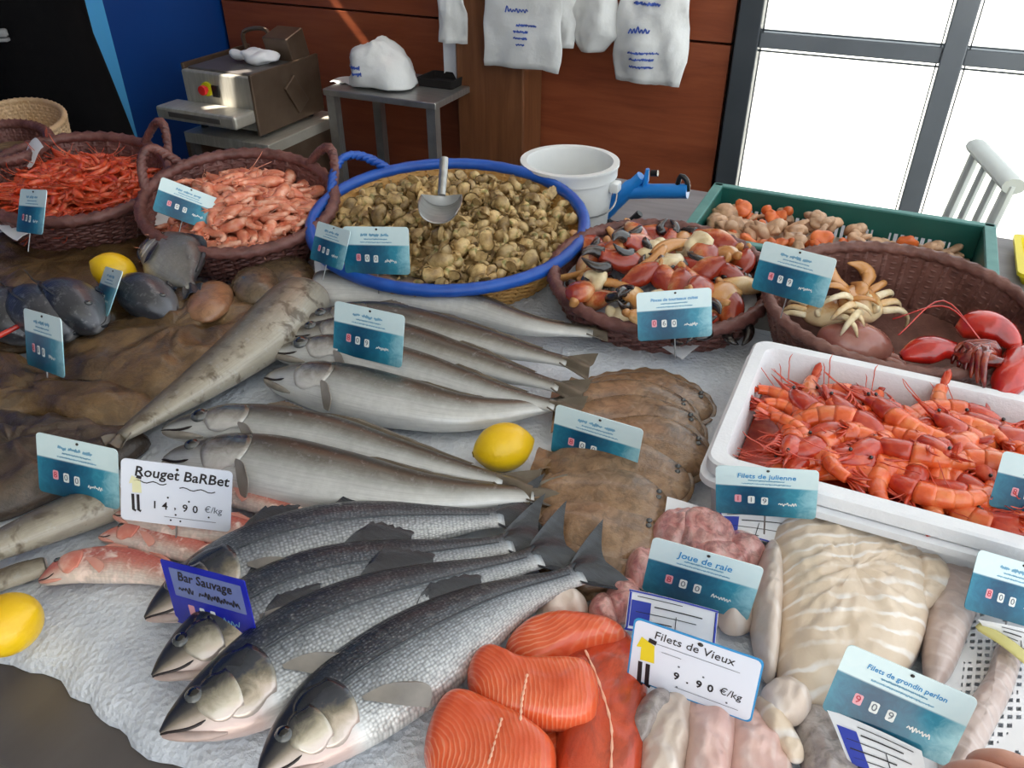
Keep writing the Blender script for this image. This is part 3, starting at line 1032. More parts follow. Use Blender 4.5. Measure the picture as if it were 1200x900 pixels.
def skin_mat(name, cols, scale=14, rough=0.3, bump=0.4, bscale=90, coat=0.5, lo=0.3, hi=0.72, detail=6, dist=0.6, stretch=(1, 1, 1)):
    t = NT(name)
    v = t.coord('Object', stretch)
    f = t.noise(v, scale, detail, 0.62, dist)
    k = len(cols) - 1
    c = t.ramp(f, [(lo + (hi - lo) * i / k, cc) for i, cc in enumerate(cols)])
    g = t.noise(v, bscale, 4, 0.7)
    c = t.mix(t.math('MULTIPLY', g, 0.4), c, t.mix(0.6, c, (0.01, 0.008, 0.006, 1)))
    f2 = t.noise(v, scale * 3.3, 5, 0.65, 0.8)
    c = t.mix(t.math('MULTIPLY', t.ramp(f2, [(0.40, (255, 255, 255)), (0.52, (0, 0, 0))]), 0.45), c, t.mix(0.75, c, (0.012, 0.009, 0.006, 1)))
    c = t.mix(t.math('MULTIPLY', t.ramp(f2, [(0.58, (0, 0, 0)), (0.72, (255, 255, 255))]), 0.35), c, rgb(cols[-1]))
    t.base(c)
    t.set(rough=rough, spec=0.5, coat=coat, coatr=0.12)
    t.bump(t.math('ADD', g, t.math('MULTIPLY', f, 1.5)), bump, 0.003)
    return t.m


M['ray'] = skin_mat('brown_ray_skin', [(66, 47, 28), (96, 72, 44), (124, 96, 62), (140, 114, 80)], scale=11, rough=0.3, coat=0.3, bump=0.9)
M['ray2'] = skin_mat('dark_ray_skin', [(60, 48, 39), (84, 68, 55), (104, 87, 70)], scale=14, rough=0.32, coat=0.3, bump=0.9)
M['ray_belly'] = skin_mat('ray_belly_edge', [(142, 96, 66), (164, 116, 82), (180, 138, 104)], scale=16, rough=0.3)
M['liver'] = skin_mat('brown_slick_skin', [(92, 76, 58), (112, 94, 72), (132, 112, 88)], scale=16, rough=0.22)
M['plaice'] = skin_mat('plaice_skin', [(112, 82, 54), (142, 108, 76), (164, 130, 98), (182, 158, 132)], scale=16, rough=0.27, lo=0.28, hi=0.78, bump=0.7)
M['plaice_fin'] = skin_mat('plaice_fin_skin', [(122, 92, 62), (150, 118, 84)], scale=30, rough=0.33)


def ray_thing(name, label, outline, z, h, m='ray', tail=None, group=None, spine=None, **kw):
    pts = [P(a[0], a[1], z) for a in outline]
    c = sum(pts, Vector()) / len(pts)
    c.z = z
    r = thing(name, label, 'fish', c, group=group)
    dome('body', M[m], outline, z, h, r, root=r, **kw)
    if spine:
        pth = [P(a[0], a[1], z) - c + Vector((0, 0, h * a[2])) for a in spine]
        MB().tube(spline(pth, 24), [0.004 + 0.006 * math.sin(PI * i / 23) for i in range(24)], 8).obj('back_ridge', M[m], r, smooth='all')
    return r


G_RAY = 'brown skates on the left of the ice'
ray_thing('skate', 'flat brown skate at the back left in front of the shrimp basket', [(-60, 300), (20, 272), (90, 262), (150, 248), (182, 262), (176, 300), (170, 344), (150, 380), (90, 404), (0, 416), (-70, 420)],
          ICE + 0.004, 0.035, 'ray', amp=0.011, fr=30, wob=0.010, seed=1.0, group=G_RAY)
ray_thing('skate', 'long glossy brown skate lying between the breams and the pale ling', [(20, 446), (90, 408), (160, 384), (226, 356), (300, 332), (352, 336), (354, 372), (318, 402), (262, 448), (200, 488), (120, 498), (50, 488)],
          ICE + 0.012, 0.05, 'ray', amp=0.013, fr=28, wob=0.010, seed=2.3, group=G_RAY, p=2.2, q=1.6)
ray_thing('skate', 'brown skate wing at the left edge under the tall price tag', [(-60, 420), (0, 414), (50, 438), (110, 462), (180, 470), (160, 500), (100, 505), (40, 486), (-60, 500)],
          ICE + 0.024, 0.032, 'ray', amp=0.010, fr=34, wob=0.016, seed=5.1, group=G_RAY)
ray_thing('monkfish', 'dark brown monkfish body above the blue-green tag at the left edge', [(-70, 500), (20, 492), (100, 500), (160, 508), (176, 524), (130, 556), (60, 588), (0, 612), (-80, 625)],
          ICE + 0.004, 0.045, 'ray2', amp=0.016, fr=34, seed=8.2)
G_LIV = 'slick brown skate heads in the middle left'
ray_thing('skate', 'orange-brown rounded skate snout on the long glossy skate', [(220, 372), (226, 346), (250, 334), (272, 340), (270, 362), (246, 378)], ICE + 0.055, 0.024, 'ray_belly', seed=3)
ray_thing('skate', 'round brown slick lump above the pale ling', [(270, 340), (284, 322), (316, 320), (330, 336), (318, 354), (286, 356)], ICE + 0.05, 0.028, 'liver', seed=4)
ray_thing('skate', 'smooth grey-brown fold below the pale prawn basket', [(292, 322), (320, 308), (352, 308), (370, 322), (362, 346), (330, 346)], ICE + 0.035, 0.03, 'liver', seed=6)
ray_thing('skate', 'small brown fold beside the dory and the glossy skate', [(196, 362), (210, 344), (236, 336), (250, 344), (230, 362), (206, 372)], ICE + 0.04, 0.026, 'ray', seed=7)

# ---------------------------------------------------------------- plaice
G_PL = 'brown plaice overlapping in the middle'


def plaice(label, cx, cy, half_px, z, rot_deg, wid=0.40, tilt=(0, 0), seed=0, head_left=True):
    a, b = P(cx - half_px, cy, z), P(cx + half_px, cy, z)
    c = P(cx, cy, z)
    L = (b - a).length * 0.86
    ang = math.atan2(b.y - a.y, b.x - a.x) + math.radians(rot_deg)
    r = thing('plaice', label, 'fish', c, (0, 0, ang), G_PL)
    # body outline, head on the right, tail on the left
    out = []
    for k in range(28):
        t = 2 * PI * k / 28
        x, y = math.cos(t), math.sin(t)
        w = wid * (1 - 0.18 * max(0, -x) - 0.10 * max(0, x) ** 2)
        out.append((x * L / 2, y * L * w))
    def shape(nm, m, pts, h, zz, **kw):
        A = spline(pts, 64, closed=True)
        rings = []
        for i in range(12, -1, -1):
            q = math.sin(PI / 2 * i / 12)
            ring = []
            for k in range(64):
                x, y = A[k] * max(q, 0.002)
                zv = zz + h * max(0, 1 - q ** 2.4) ** 0.55 + 0.004 * nz(x * 14 + seed, y * 14, seed) + tilt[0] * x + tilt[1] * y + kw.get('wave', 0) * math.sin(k * 1.9) * q ** 4
                ring.append(Vector((x, y, zv)))
            rings.append(ring)
        rings.insert(0, [Vector((p.x * 0.97, p.y * 0.97, p.z - 0.003)) for p in rings[0]])
        MB().rings(rings).obj(nm, m, r, smooth='all')
    shape('fin_fringe', M['plaice_fin'], [(x * 1.05, y * 1.22) for x, y in out], 0.004, 0.001, wave=0.0022)
    shape('body', M['plaice'], out, 0.02, 0.003)
    g = []
    for i in range(6):
        s = i / 5
        g.append([Vector((-L / 2 + 0.02 - s * L * 0.17, (0.025 + 0.05 * s) * L / 0.25 * 0.5 * b_, 0.008 + tilt[0] * (-L / 2 - s * L * 0.17) + 0.003 * math.sin(7 * b_ + 4 * s))) for b_ in (-1, -0.5, 0, 0.5, 1)])
    MB().sheet(g, 0.0015).obj('tail_fin', M['plaice_fin'], r)
    for sy in (0.25, 0.5):
        MB().ball((L * 0.40, L * wid * sy * 0.6, 0.0155 + tilt[0] * L * 0.4 + tilt[1] * L * wid * sy * 0.6), (0.004, 0.004, 0.0025), 10, 6).obj('eye', M['eye_iris'], r)
    return r


plaice('farthest plaice of the stack, its rounded end bare on the ice', 755, 470, 92, ICE + 0.001, -14, 0.34, (0.0, 0.05), 1)
plaice('second plaice from the back, under the wet film near the foam box', 735, 482, 92, ICE + 0.012, -10, 0.34, (0.0, 0.10), 2)
plaice('third plaice from the back, just behind the middle price tag', 742, 503, 96, ICE + 0.018, -6, 0.34, (0.0, 0.12), 3)
plaice('broad plaice right of the price tag stuck in the stack', 752, 528, 92, ICE + 0.024, -12, 0.36, (0.02, 0.12), 4)
plaice('plaice directly in front of the stack price tag', 722, 558, 100, ICE + 0.024, -14, 0.34, (0.0, 0.12), 5)
plaice('tawny plaice in front of the tagged one, below the middle lemon', 706, 590, 92, ICE + 0.022, -12, 0.36, (0.0, 0.12), 6)
plaice('plaice second nearest, touching the sea bass tails', 700, 622, 84, ICE + 0.018, -14, 0.36, (0.0, 0.10), 7)
plaice('nearest plaice at the foot of the stack by the pink cheeks', 690, 656, 74, ICE + 0.006, -14, 0.38, (0.0, 0.06), 8)

# ---------------------------------------------------------------- salmon


def salmon_mat(name, rot, freq=70):
    t = NT(name)
    v = t.coord('Object', (1, 1, 0.6), (0, 0, rot))
    wv = t.n('ShaderNodeTexWave')
    wv.wave_type = 'RINGS'
    wv.rings_direction = 'SPHERICAL'
    wv.inputs['Scale'].default_value = freq
    wv.inputs['Distortion'].default_value = 2.6
    wv.inputs['Detail'].default_value = 1.5
    wv.inputs['Detail Scale'].default_value = 1.2
    mp = t.n('ShaderNodeMapping')
    mp.inputs['Location'].default_value = (0.045, 0.05, 0)
    t.l(v, mp.inputs['Vector'])
    t.l(mp.outputs['Vector'], wv.inputs['Vector'])
    n = t.noise(v, 18, 4)
    c = t.ramp(n, [(0.3, (206, 76, 38)), (0.6, (222, 94, 50)), (0.8, (230, 112, 66))])
    line = t.ramp(wv.outputs['Fac'], [(0.70, (0, 0, 0)), (0.95, (255, 255, 255))])
    msk = t.ramp(t.noise(v, 9, 2), [(0.35, (0, 0, 0)), (0.6, (255, 255, 255))])
    c = t.mix(t.math('MULTIPLY', t.math('MULTIPLY', line, msk), 0.55), c, rgb((238, 172, 134)))
    t.base(c)
    t.set(rough=0.28, spec=0.5, coat=0.5, coatr=0.12)
    t.bump(t.math('ADD', t.math('MULTIPLY', wv.outputs['Fac'], 0.5), t.noise(v, 120, 3)), 0.2, 0.002)
    return t.m


M['salmon1'] = salmon_mat('salmon_flesh', 0.2)
M['salmon2'] = salmon_mat('salmon_flesh_b', 1.4, 60)
M['salmon_deep'] = skin_mat('salmon_long_fillet', [(196, 64, 30), (212, 78, 40), (220, 94, 54)], scale=10, rough=0.26, stretch=(1, 0.4, 1))
M['fatline'] = mat('pale_fat_line', (238, 170, 138), (244, 196, 166), scale=60, rough=0.4)
G_SAL = 'orange salmon pieces at the front'


def salmon(label, outline, z, h, m, line=None, p=7, q=2.2, tilt=(0, 0), skin=True, seed=0, amp=0.003):
    pts = [P(a[0], a[1], z) for a in outline]
    c = sum(pts, Vector()) / len(pts)
    c.z = z
    r = thing('salmon_fillet', label, 'salmon', c, group=G_SAL)
    dome('flesh', M[m], outline, z, h, r, root=r, p=p, q=q, amp=amp, fr=26, tilt=tilt, seed=seed, na=80, nr=18)
    for ln in (line or []):
        pth = []
        for a in ln:
            w = P(a[0], a[1], z + h)
            w.z = z + h + 0.0003 + tilt[0] * (w.x - c.x) + tilt[1] * (w.y - c.y)
            pth.append(w - c)
        MB().tube(spline(pth, 24), [0.0011 + 0.0006 * math.sin(i * 2.1) for i in range(24)], 6, flat=0.4).obj('fat_line', M['fatline'], r)
    return r


salmon('long deep-orange salmon fillet beside the white fish, running to the photo edge', [(640, 800), (680, 752), (730, 744), (756, 790), (756, 850), (748, 930), (690, 960), (650, 940), (648, 870)], ICE + 0.004, 0.036, 'salmon_deep',
       [[(686, 762), (702, 800), (716, 850), (716, 905)]], p=4, seed=1)
salmon('salmon piece at the back of the pile with curved pale lines', [(592, 762), (618, 738), (668, 732), (728, 744), (724, 762), (680, 772), (636, 792), (610, 790)], ICE + 0.022, 0.036, 'salmon2', p=4, tilt=(0, 0.05), seed=2)
salmon('blocky salmon portion in the middle with pale right end', [(548, 790), (566, 768), (610, 784), (690, 790), (698, 842), (660, 856), (596, 848), (556, 822)], ICE + 0.034, 0.03, 'salmon1', [[(618, 790), (612, 818), (610, 842)]], p=8, tilt=(0, 0.08), seed=3)
salmon('nearest salmon portion cut off by the bottom of the photo', [(500, 866), (526, 822), (576, 834), (640, 872), (652, 900), (640, 935), (570, 950), (505, 910)], ICE + 0.024, 0.034, 'salmon1', [[(588, 842), (580, 870), (572, 895)]], p=8, tilt=(0, 0.05), seed=4)
salmon('thin salmon trimming under the middle portion', [(600, 850), (650, 850), (680, 880), (670, 930), (610, 930)], ICE + 0.002, 0.02, 'salmon2', p=3, seed=5)

# ---------------------------------------------------------------- white fillets


def flake_mat(name, a, b, line, freq, rot, amount=0.8, sc=1.0):
    t = NT(name)
    v = t.coord('Object', (1, 1, 0.5), (0, 0, rot))
    wv = t.n('ShaderNodeTexWave')
    wv.bands_direction = 'Y'
    wv.inputs['Scale'].default_value = freq
    wv.inputs['Distortion'].default_value = 7.0
    wv.inputs['Detail'].default_value = 2.0
    wv.inputs['Detail Scale'].default_value = 0.8
    t.l(v, wv.inputs['Vector'])
    n = t.noise(v, 14, 5, 0.6)
    c = t.ramp(n, [(0.3, a), (0.7, b)])
    ln = t.ramp(wv.outputs['Fac'], [(0.72, (0, 0, 0)), (0.97, (255, 255, 255))])
    msk = t.ramp(t.noise(v, 26, 3), [(0.38, (0, 0, 0)), (0.6, (255, 255, 255))])
    c = t.mix(t.math('MULTIPLY', t.math('MULTIPLY', ln, msk), amount), c, rgb(line))
    t.base(c)
    t.set(rough=0.3, spec=0.5, coat=0.45, coatr=0.15)
    t.bump(t.math('ADD', t.math('MULTIPLY', wv.outputs['Fac'], 0.8), t.noise(v, 90, 4)), 0.35, 0.003)
    return t.m


M['cod'] = flake_mat('cod_flesh', (212, 190, 164), (226, 208, 186), (246, 242, 238), 16, -0.5)
M['cod2'] = flake_mat('pale_fillet_flesh', (206, 188, 174), (220, 204, 190), (240, 234, 230), 14, 0.9, 0.4)
M['pinkfil'] = flake_mat('pink_fillet_flesh', (214, 172, 164), (222, 192, 180), (242, 230, 224), 16, 1.4, 0.4)
M['gurnard'] = flake_mat('gurnard_flesh', (186, 164, 156), (206, 188, 180), (224, 214, 210), 22, 0.3, 0.35)
M['greyfil'] = skin_mat('grey_skinned_fillet', [(150, 138, 134), (178, 168, 164), (198, 190, 188)], scale=18, rough=0.3)
M['cheek'] = skin_mat('pink_cheek_flesh', [(206, 128, 124), (222, 164, 156), (232, 196, 186)], scale=24, rough=0.24, bump=0.25, lo=0.35, hi=0.65)


def fillet(label, outline, z, h, m, p=2.4, q=2.0, ridge=None, group=None, name='white_fillet', cat='fillet', skin=None, tilt=(0, 0), amp=0.0055, seed=0, fr=38):
    pts = [P(a[0], a[1], z) for a in outline]
    c = sum(pts, Vector()) / len(pts)
    c.z = z
    r = thing(name, label, cat, c, group=group)
    dome('flesh', M[m], outline, z, h, r, root=r, p=p, q=q, amp=amp, fr=fr, ridge=ridge, na=96, nr=26, tilt=tilt, seed=seed)
    if skin:
        sc = Vector(sum((Vector((a[0], a[1], 0)) for a in outline), Vector())) / len(outline)
        dome('skin', M[skin], [(sc.x + (a[0] - sc.x) * 1.02, sc.y + (a[1] - sc.y) * 1.02) for a in outline], z - 0.003, 0.004, r, root=r, p=6, na=64, nr=4)
    return r


def flakes(k, ang, amp):
    ca, sa = math.cos(ang), math.sin(ang)
    def f(x, y, r):
        s = x * ca + y * sa
        u = -x * sa + y * ca
        w = (s * k + 1.2 * abs(u) * k * 0.5 + 0.6 * nz(x * 14, y * 14, 3)) % 1.0
        return amp * (w ** 0.5 - 0.5)
    return f


G_WF = 'white fish fillets at the front right'
fillet('large cream cod fillet with broad flakes in the middle of the fillets', [(905, 622), (960, 606), (1022, 600), (1066, 618), (1085, 660), (1088, 720), (1066, 782), (1010, 812), (960, 830), (920, 820), (908, 780), (906, 700)],
       ICE + 0.016, 0.045, 'cod', p=3.2, q=2.0, ridge=flakes(46, 1.9, 0.005), group=G_WF, skin='greyfil', seed=1)
fillet('thin cream flap of cod hanging right of the large fillet', [(1066, 652), (1096, 648), (1114, 684), (1096, 708), (1072, 716)], ICE + 0.028, 0.02, 'cod', group=G_WF, seed=2)
fillet('cream fillet edge standing left of the large cod fillet', [(888, 660), (905, 640), (916, 680), (912, 760), (906, 800), (890, 790), (878, 730)], ICE + 0.012, 0.05, 'cod2', group=G_WF, seed=3, p=2.0)
fillet('folded pale fillet end below the large cod fillet', [(892, 812), (920, 800), (950, 826), (936, 850), (910, 848), (896, 836)], ICE + 0.024, 0.03, 'cod2', group=G_WF, seed=4)
fillet('narrow pointed fillet right of the white card with the yellow man', [(884, 822), (900, 822), (930, 858), (942, 890), (924, 892), (894, 856)], ICE + 0.02, 0.02, 'cod', group=G_WF, seed=5)
fillet('long pinkish-white fillet under the yellow-man card, left one', [(760, 818), (800, 806), (812, 840), (806, 900), (790, 950), (752, 950), (748, 870)], ICE + 0.008, 0.035, 'cod2', group=G_WF, seed=6, p=2)
fillet('long pink-veined fillet under the yellow-man card, middle one', [(806, 822), (846, 812), (862, 850), (856, 910), (846, 960), (800, 960), (800, 880)], ICE + 0.010, 0.035, 'pinkfil', group=G_WF, seed=7, p=2)
fillet('long pale fillet under the yellow-man card, right one', [(854, 836), (890, 836), (920, 880), (930, 950), (860, 960), (850, 900)], ICE + 0.006, 0.032, 'pinkfil', group=G_WF, seed=8, p=2)
fillet('translucent tail end of fillet left of the yellow-man card bottom', [(738, 850), (752, 822), (780, 806), (792, 820), (776, 850), (752, 872)], ICE + 0.022, 0.02, 'greyfil', group=G_WF, seed=9, p=2)
fillet('mottled grey fillet between the white card and the near blue-green tag', [(930, 840), (960, 828), (1000, 870), (1030, 920), (1020, 960), (960, 960), (938, 900)], ICE + 0.010, 0.026, 'greyfil', group=G_WF, seed=10, p=2.2)
G_GU = 'gurnard fillets on lace paper at the right'
fillet('long gurnard fillet against the foam box at the right', [(1094, 668), (1108, 640), (1150, 648), (1152, 690), (1136, 740), (1112, 796), (1086, 806), (1080, 750)], ICE + 0.012, 0.03, 'gurnard', group=G_GU, seed=11, p=2.2, name='gurnard_fillet')
fillet('gurnard fillet curving over the lace paper below the yellow strip', [(1170, 752), (1196, 756), (1190, 800), (1168, 850), (1140, 900), (1108, 930), (1100, 890), (1130, 830), (1156, 790)], ICE + 0.010, 0.026, 'gurnard', group=G_GU, seed=12, p=2.2, name='gurnard_fillet')

G_CH = 'pink skate cheeks around the tag'
ch = [([(762, 628), (778, 606), (808, 602), (822, 624), (812, 650), (780, 654)], 'shiny pink cheek at the top left of the cheek pile', .02),
      ([(790, 614), (820, 604), (852, 614), (862, 636), (846, 656), (804, 652)], 'red-veined pink cheek at the top of the cheek pile', .03),
      ([(838, 636), (868, 628), (894, 644), (898, 664), (868, 676), (840, 664)], 'pale pink cheek at the right end of the cheek pile', .018),
      ([(806, 646), (840, 640), (872, 654), (874, 680), (834, 690), (808, 676)], 'pink cheek half hidden behind the cheek price tag', .02),
      ([(733, 664), (748, 646), (768, 656), (766, 692), (746, 700), (734, 688)], 'round pink cheek left of the cheek price tag', .016),
      ([(706, 704), (722, 686), (748, 692), (752, 718), (730, 732), (708, 726)], 'pink cheek lying against the nearest plaice', .008),
      ([(690, 712), (704, 702), (722, 716), (724, 744), (704, 748), (690, 734)], 'small pink cheek above the long salmon fillet', .006),
      ([(628, 722), (640, 702), (668, 698), (688, 710), (684, 734), (640, 736)], 'pale beige cheek at the tip of the nearest sea bass', .006),
      ([(836, 700), (872, 690), (890, 712), (876, 742), (846, 740)], 'beige cheek below the right corner of the cheek price tag', .010)]
for i, (ol, lb, dz) in enumerate(ch):
    fillet(lb, ol, ICE + dz, 0.034, 'cheek' if i < 7 else 'cod2', p=2.0, q=1.8, name='skate_cheek', cat='cheek', group=G_CH, amp=0.007, seed=i * 1.7, fr=34)
# ================================================================ baskets
M['wicker_brown'] = mat('brown_wicker', (92, 58, 50), (120, 80, 70), (136, 98, 88), scale=26, rough=0.5, bump=0.3, bscale=160)
M['wicker_tan'] = mat('tan_wicker', (176, 128, 66), (206, 160, 92), scale=30, rough=0.5, bump=0.3, bscale=160)
M['wicker_pale'] = mat('pale_wicker', (196, 164, 124), (214, 186, 150), scale=30, rough=0.55, bump=0.3, bscale=160)
M['wicker_red'] = mat('maroon_wicker', (84, 50, 46), (112, 70, 64), (124, 84, 78), scale=30, rough=0.42, bump=0.3, bscale=160)
M['blue_tape'] = mat('blue_plastic_band', (22, 72, 160), (34, 92, 184), scale=20, rough=0.35)


def ring_pts(rx, ry, z, n):
    return [Vector((rx * math.cos(2 * PI * k / n), ry * math.sin(2 * PI * k / n), z)) for k in range(n)]


def basket(name, label, loc, rx, ry, h, m, rz=0.0, tilt=(0, 0), taper=0.72, rows=13, stakes=38, rim_m=None, rim_r=0.012, handles=(), group=None, handle_m=None, handle_h=0.07, twist=True, fold=0.0):
    r = thing(name, label, 'basket', loc, (tilt[0], tilt[1], rz), group)
    mm = M[m]
    n = stakes * 4
    mb = MB()
    dz = h / rows
    for j in range(rows):
        z = dz * (j + 0.5)
        s = taper + (1 - taper) * (z / h) ** 0.75
        for ph in (0,):
            path = []
            for k in range(n):
                a = 2 * PI * k / n
                w = 0.0035 * math.cos(stakes * a + PI * j)
                path.append(((rx * s + w) * math.cos(a), (ry * s + w) * math.sin(a), z))
            mb.tube(path, dz * 0.56, 5, closed=True, flat=1.0)
    wv = mb.obj('weave', mm, r, smooth='all')
    wv['kind'] = 'stuff'
    st = MB()
    for k in range(stakes):
        a = 2 * PI * (k + 0.5) / stakes
        pth = []
        for i in range(6):
            z = h * i / 5
            s = taper + (1 - taper) * (z / h) ** 0.75
            w = 0.0
            pth.append(((rx * s + w) * math.cos(a), (ry * s + w) * math.sin(a), z))
        st.tube(pth, 0.0062, 5)
    so = st.obj('stakes', mm, r, smooth='all')
    so['kind'] = 'stuff'
    lin = []
    for i in range(7):
        z = 0.004 + (h - 0.008) * i / 6
        sc_ = taper + (1 - taper) * (z / h) ** 0.75
        lin.append(ring_pts(rx * sc_ - 0.004, ry * sc_ - 0.004, z, 72))
    lo = MB().rings(lin, cap=False).obj('lining', mm, r, smooth='all')
    lo.data.materials[0] = mm
    MB().rings([[p * q + Vector((0, 0, 0.006)) for p in ring_pts(rx * taper, ry * taper, 0, 40)] for q in (1.0, 0.6, 0.2, 0.01)], cap=False).obj('base', mm, r)
    # braided rim
    N = 180
    rings = []
    for k in range(N):
        a = 2 * PI * k / N
        c = Vector((rx * math.cos(a), ry * math.sin(a), h))
        u = Vector((math.cos(a), math.sin(a), 0))
        rg = []
        for i in range(10):
            b = 2 * PI * i / 10
            rr = rim_r * (1 + (0.22 * math.cos(3 * b + 46 * a) if twist else 0.03 * math.cos(40 * a)))
            rg.append(c + u * (math.cos(b) * rr) + Vector((0, 0, math.sin(b) * rr)))
        rings.append(rg)
    rings.append(rings[0])
    MB().rings(rings, cap=False).obj('rim', M[rim_m] if rim_m else mm, r, smooth='all')
    for a0 in handles:
        pth = []
        for i in range(17):
            s = i / 16
            a = a0 + (s - 0.5) * 0.62
            rr = 1.0 + 0.10 * math.sin(PI * s)
            pth.append((rx * rr * math.cos(a), ry * rr * math.sin(a), h + handle_h * math.sin(PI * s)))
        hb = MB()
        for ph in (0, PI):
            hb.tube([Vector(p) + Vector((0.004 * math.cos(i * 1.3 + ph), 0.004 * math.cos(i * 1.3 + ph), 0.004 * math.sin(i * 1.3 + ph))) for i, p in enumerate(spline(pth, 40))], 0.0075, 7)
        hb.obj('handle', M[handle_m or rim_m or m], r, smooth='all')
    return r


def pile_points(rx, ry, n, seed, gap):
    """evenly scattered points inside an ellipse"""
    rd = random.Random(seed)
    out = []
    tries = 0
    g = gap
    while len(out) < n and tries < 60000:
        tries += 1
        if tries % 4000 == 0: g *= 0.9
        a = rd.random() * 2 * PI
        r = math.sqrt(rd.random())
        x, y = rx * r * math.cos(a), ry * r * math.sin(a)
        if all((x - u) ** 2 + (y - v) ** 2 > g * g for u, v, _ in out):
            out.append((x, y, r))
    return out


# ---------------------------------------------------------------- small seafood shapes
def tail_path(n, bend, L):
    """curved centre line in the xz plane"""
    pts = []
    x = y = 0.0
    a = -bend * 0.15
    for i in range(n):
        pts.append((x, y, 0.0))
        a += bend / n * (0.4 + 1.2 * i / n)
        x += math.cos(a) * L / n
        y += math.sin(a) * L / n
    return pts


M['shrimp_red'] = mat('red_shrimp_shell', (178, 46, 20), (210, 76, 38), (230, 136, 96), scale=46, rough=0.3, coat=0.4, rnd=0.18)
M['shrimp_pink'] = mat('pink_prawn_shell', (204, 100, 70), (224, 142, 110), (242, 198, 172), scale=46, rough=0.3, coat=0.4, rnd=0.14)
M['shrimp_thin'] = mat('shrimp_feelers', (196, 70, 40), rough=0.4)


def shrimp_mesh(nm, m, L, bend, rad, legs=True, seed=0):
    rd = random.Random(seed)
    n = 22
    pth = tail_path(n, bend, L)
    rr = []
    for i in range(n):
        u = i / (n - 1)
        if u < 0.36: r = rad * (0.35 + 0.75 * math.sin(min(1, u / 0.30) * PI / 2))
        else: r = rad * (1.06 - 0.75 * (u - 0.36) / 0.64) * (1 + 0.09 * math.sin((u - 0.36) / 0.64 * 6 * 2 * PI))
        rr.append(r)
    mb = MB()
    mb.tube(pth, rr, 8, flat=0.85)
    # tail fan
    e = Vector(pth[-1])
    t = (Vector(pth[-1]) - Vector(pth[-3])).normalized()
    sd = Vector((-t.y, t.x, 0))
    for s in (-0.6, 0, 0.6):
        d = (t + Vector((0, 0, s * 0.9)) + sd * 0.1).normalized()
        mb.tube([e - t * 0.002, e + d * L * 0.07, e + d * L * 0.13], [rad * 0.25, rad * 0.34, rad * 0.1], 6, flat=0.35)
    # rostrum
    b = Vector(pth[0])
    t0 = (Vector(pth[0]) - Vector(pth[2])).normalized()
    mb.tube([b - t0 * 0.004, b + t0 * L * 0.10 + Vector((0, 0.003, 0.0))], [rad * 0.28, 0.0003], 5)
    if legs:
        for i in range(4, 15, 2):
            p = Vector(pth[i])
            tt = (Vector(pth[i + 1]) - Vector(pth[i - 1])).normalized()
            inn = Vector((-tt.y, tt.x, 0)) * (1 if bend > 0 else -1)
            q = p + inn * rad * 0.7
            mb.tube([q, q + inn * L * 0.07 - tt * L * 0.02, q + inn * L * 0.11 - tt * L * 0.06], [rad * 0.16, rad * 0.12, 0.0003], 4)
        for s in (-1, 1):
            a = [b + Vector((0, 0, s * 0.001))]
            d = t0.copy()
            for i in range(7):
                d = (d + Vector((rd.uniform(-.25, .25), rd.uniform(-.25, .25), rd.uniform(-.1, .2)))).normalized()
                a.append(a[-1] + d * L * 0.09)
            mb.tube(a, [0.0007] * 7 + [0.0003], 4)
    c = sum((Vector(p) for p in pth), Vector()) / n
    mb.v = [tuple(Vector(v) - c) for v in mb.v]
    return mb.mesh(nm, m, smooth='all')


def whelk_mesh(nm, m, L, seed):
    rd = random.Random(seed)
    turns, n = 3.0, 46
    rings = []
    R0 = L * 0.30
    for i in range(n + 1):
        u = i / n
        th = turns * 2 * PI * u
        g = math.exp(-2.6 * (1 - u)) if u < 1 else 1.0
        rad = R0 * g
        cz = L * (1 - 0.98 * u ** 1.35) * 0.75
        c = Vector((math.cos(th) * rad * 0.62, math.sin(th) * rad * 0.62, cz))
        out = Vector((math.cos(th), math.sin(th), -0.25)).normalized()
        up = Vector((0, 0, 1))
        tr = rad * 0.86 * (1 + 0.07 * math.sin(th * 5))
        rings.append([c + out * (math.cos(b) * tr) + up * (math.sin(b) * tr * 1.15) for b in [2 * PI * k / 9 for k in range(9)]])
    mb = MB()
    mb.rings(rings, cap=False)
    # lip and operculum
    last = rings[-1]
    c = sum(last, Vector()) / len(last)
    mb.rings([last, [c + (p - c) * 1.18 for p in last], [c + (p - c) * 0.85 for p in last], [c + (p - c) * 0.05 for p in last]], cap=False)
    cc = Vector((0, 0, L * 0.35))
    mb.v = [tuple(Vector(v) - cc) for v in mb.v]
    return mb.mesh(nm, m, smooth='all')


def scatter(meshes, name, label, cat, group, root, rx, ry, n, z0, hump, seed, gap, tilt=0.5, layer=0.0, sc=(0.85, 1.15), flat=True, clip=None):
    """single objects lying in a basket (placed in the basket's own frame, kept top-level)"""
    bpy.context.view_layer.update()
    mw = root.matrix_world.copy() if root is not None else Matrix()
    rd = random.Random(seed)
    pts = pile_points(rx, ry, n, seed, gap)
    res = []
    for i, (x, y, r) in enumerate(pts):
        z = z0 + hump * (1 - r * r) + rd.uniform(-layer, layer)
        if clip and not clip(x, y): continue
        o = bpy.data.objects.new(name, rd.choice(meshes))
        COL.objects.link(o)
        p = mw @ Vector((x, y, z))
        o.location = p
        if flat: o.rotation_euler = (rd.gauss(0, tilt), rd.gauss(0, tilt), rd.random() * 2 * PI)
        else: o.rotation_euler = (rd.random() * 2 * PI, rd.random() * 2 * PI, rd.random() * 2 * PI)
        s = rd.uniform(*sc)
        o.scale = (s, s, s)
        prop(o, label, cat, group)
        res.append(o)
    return res


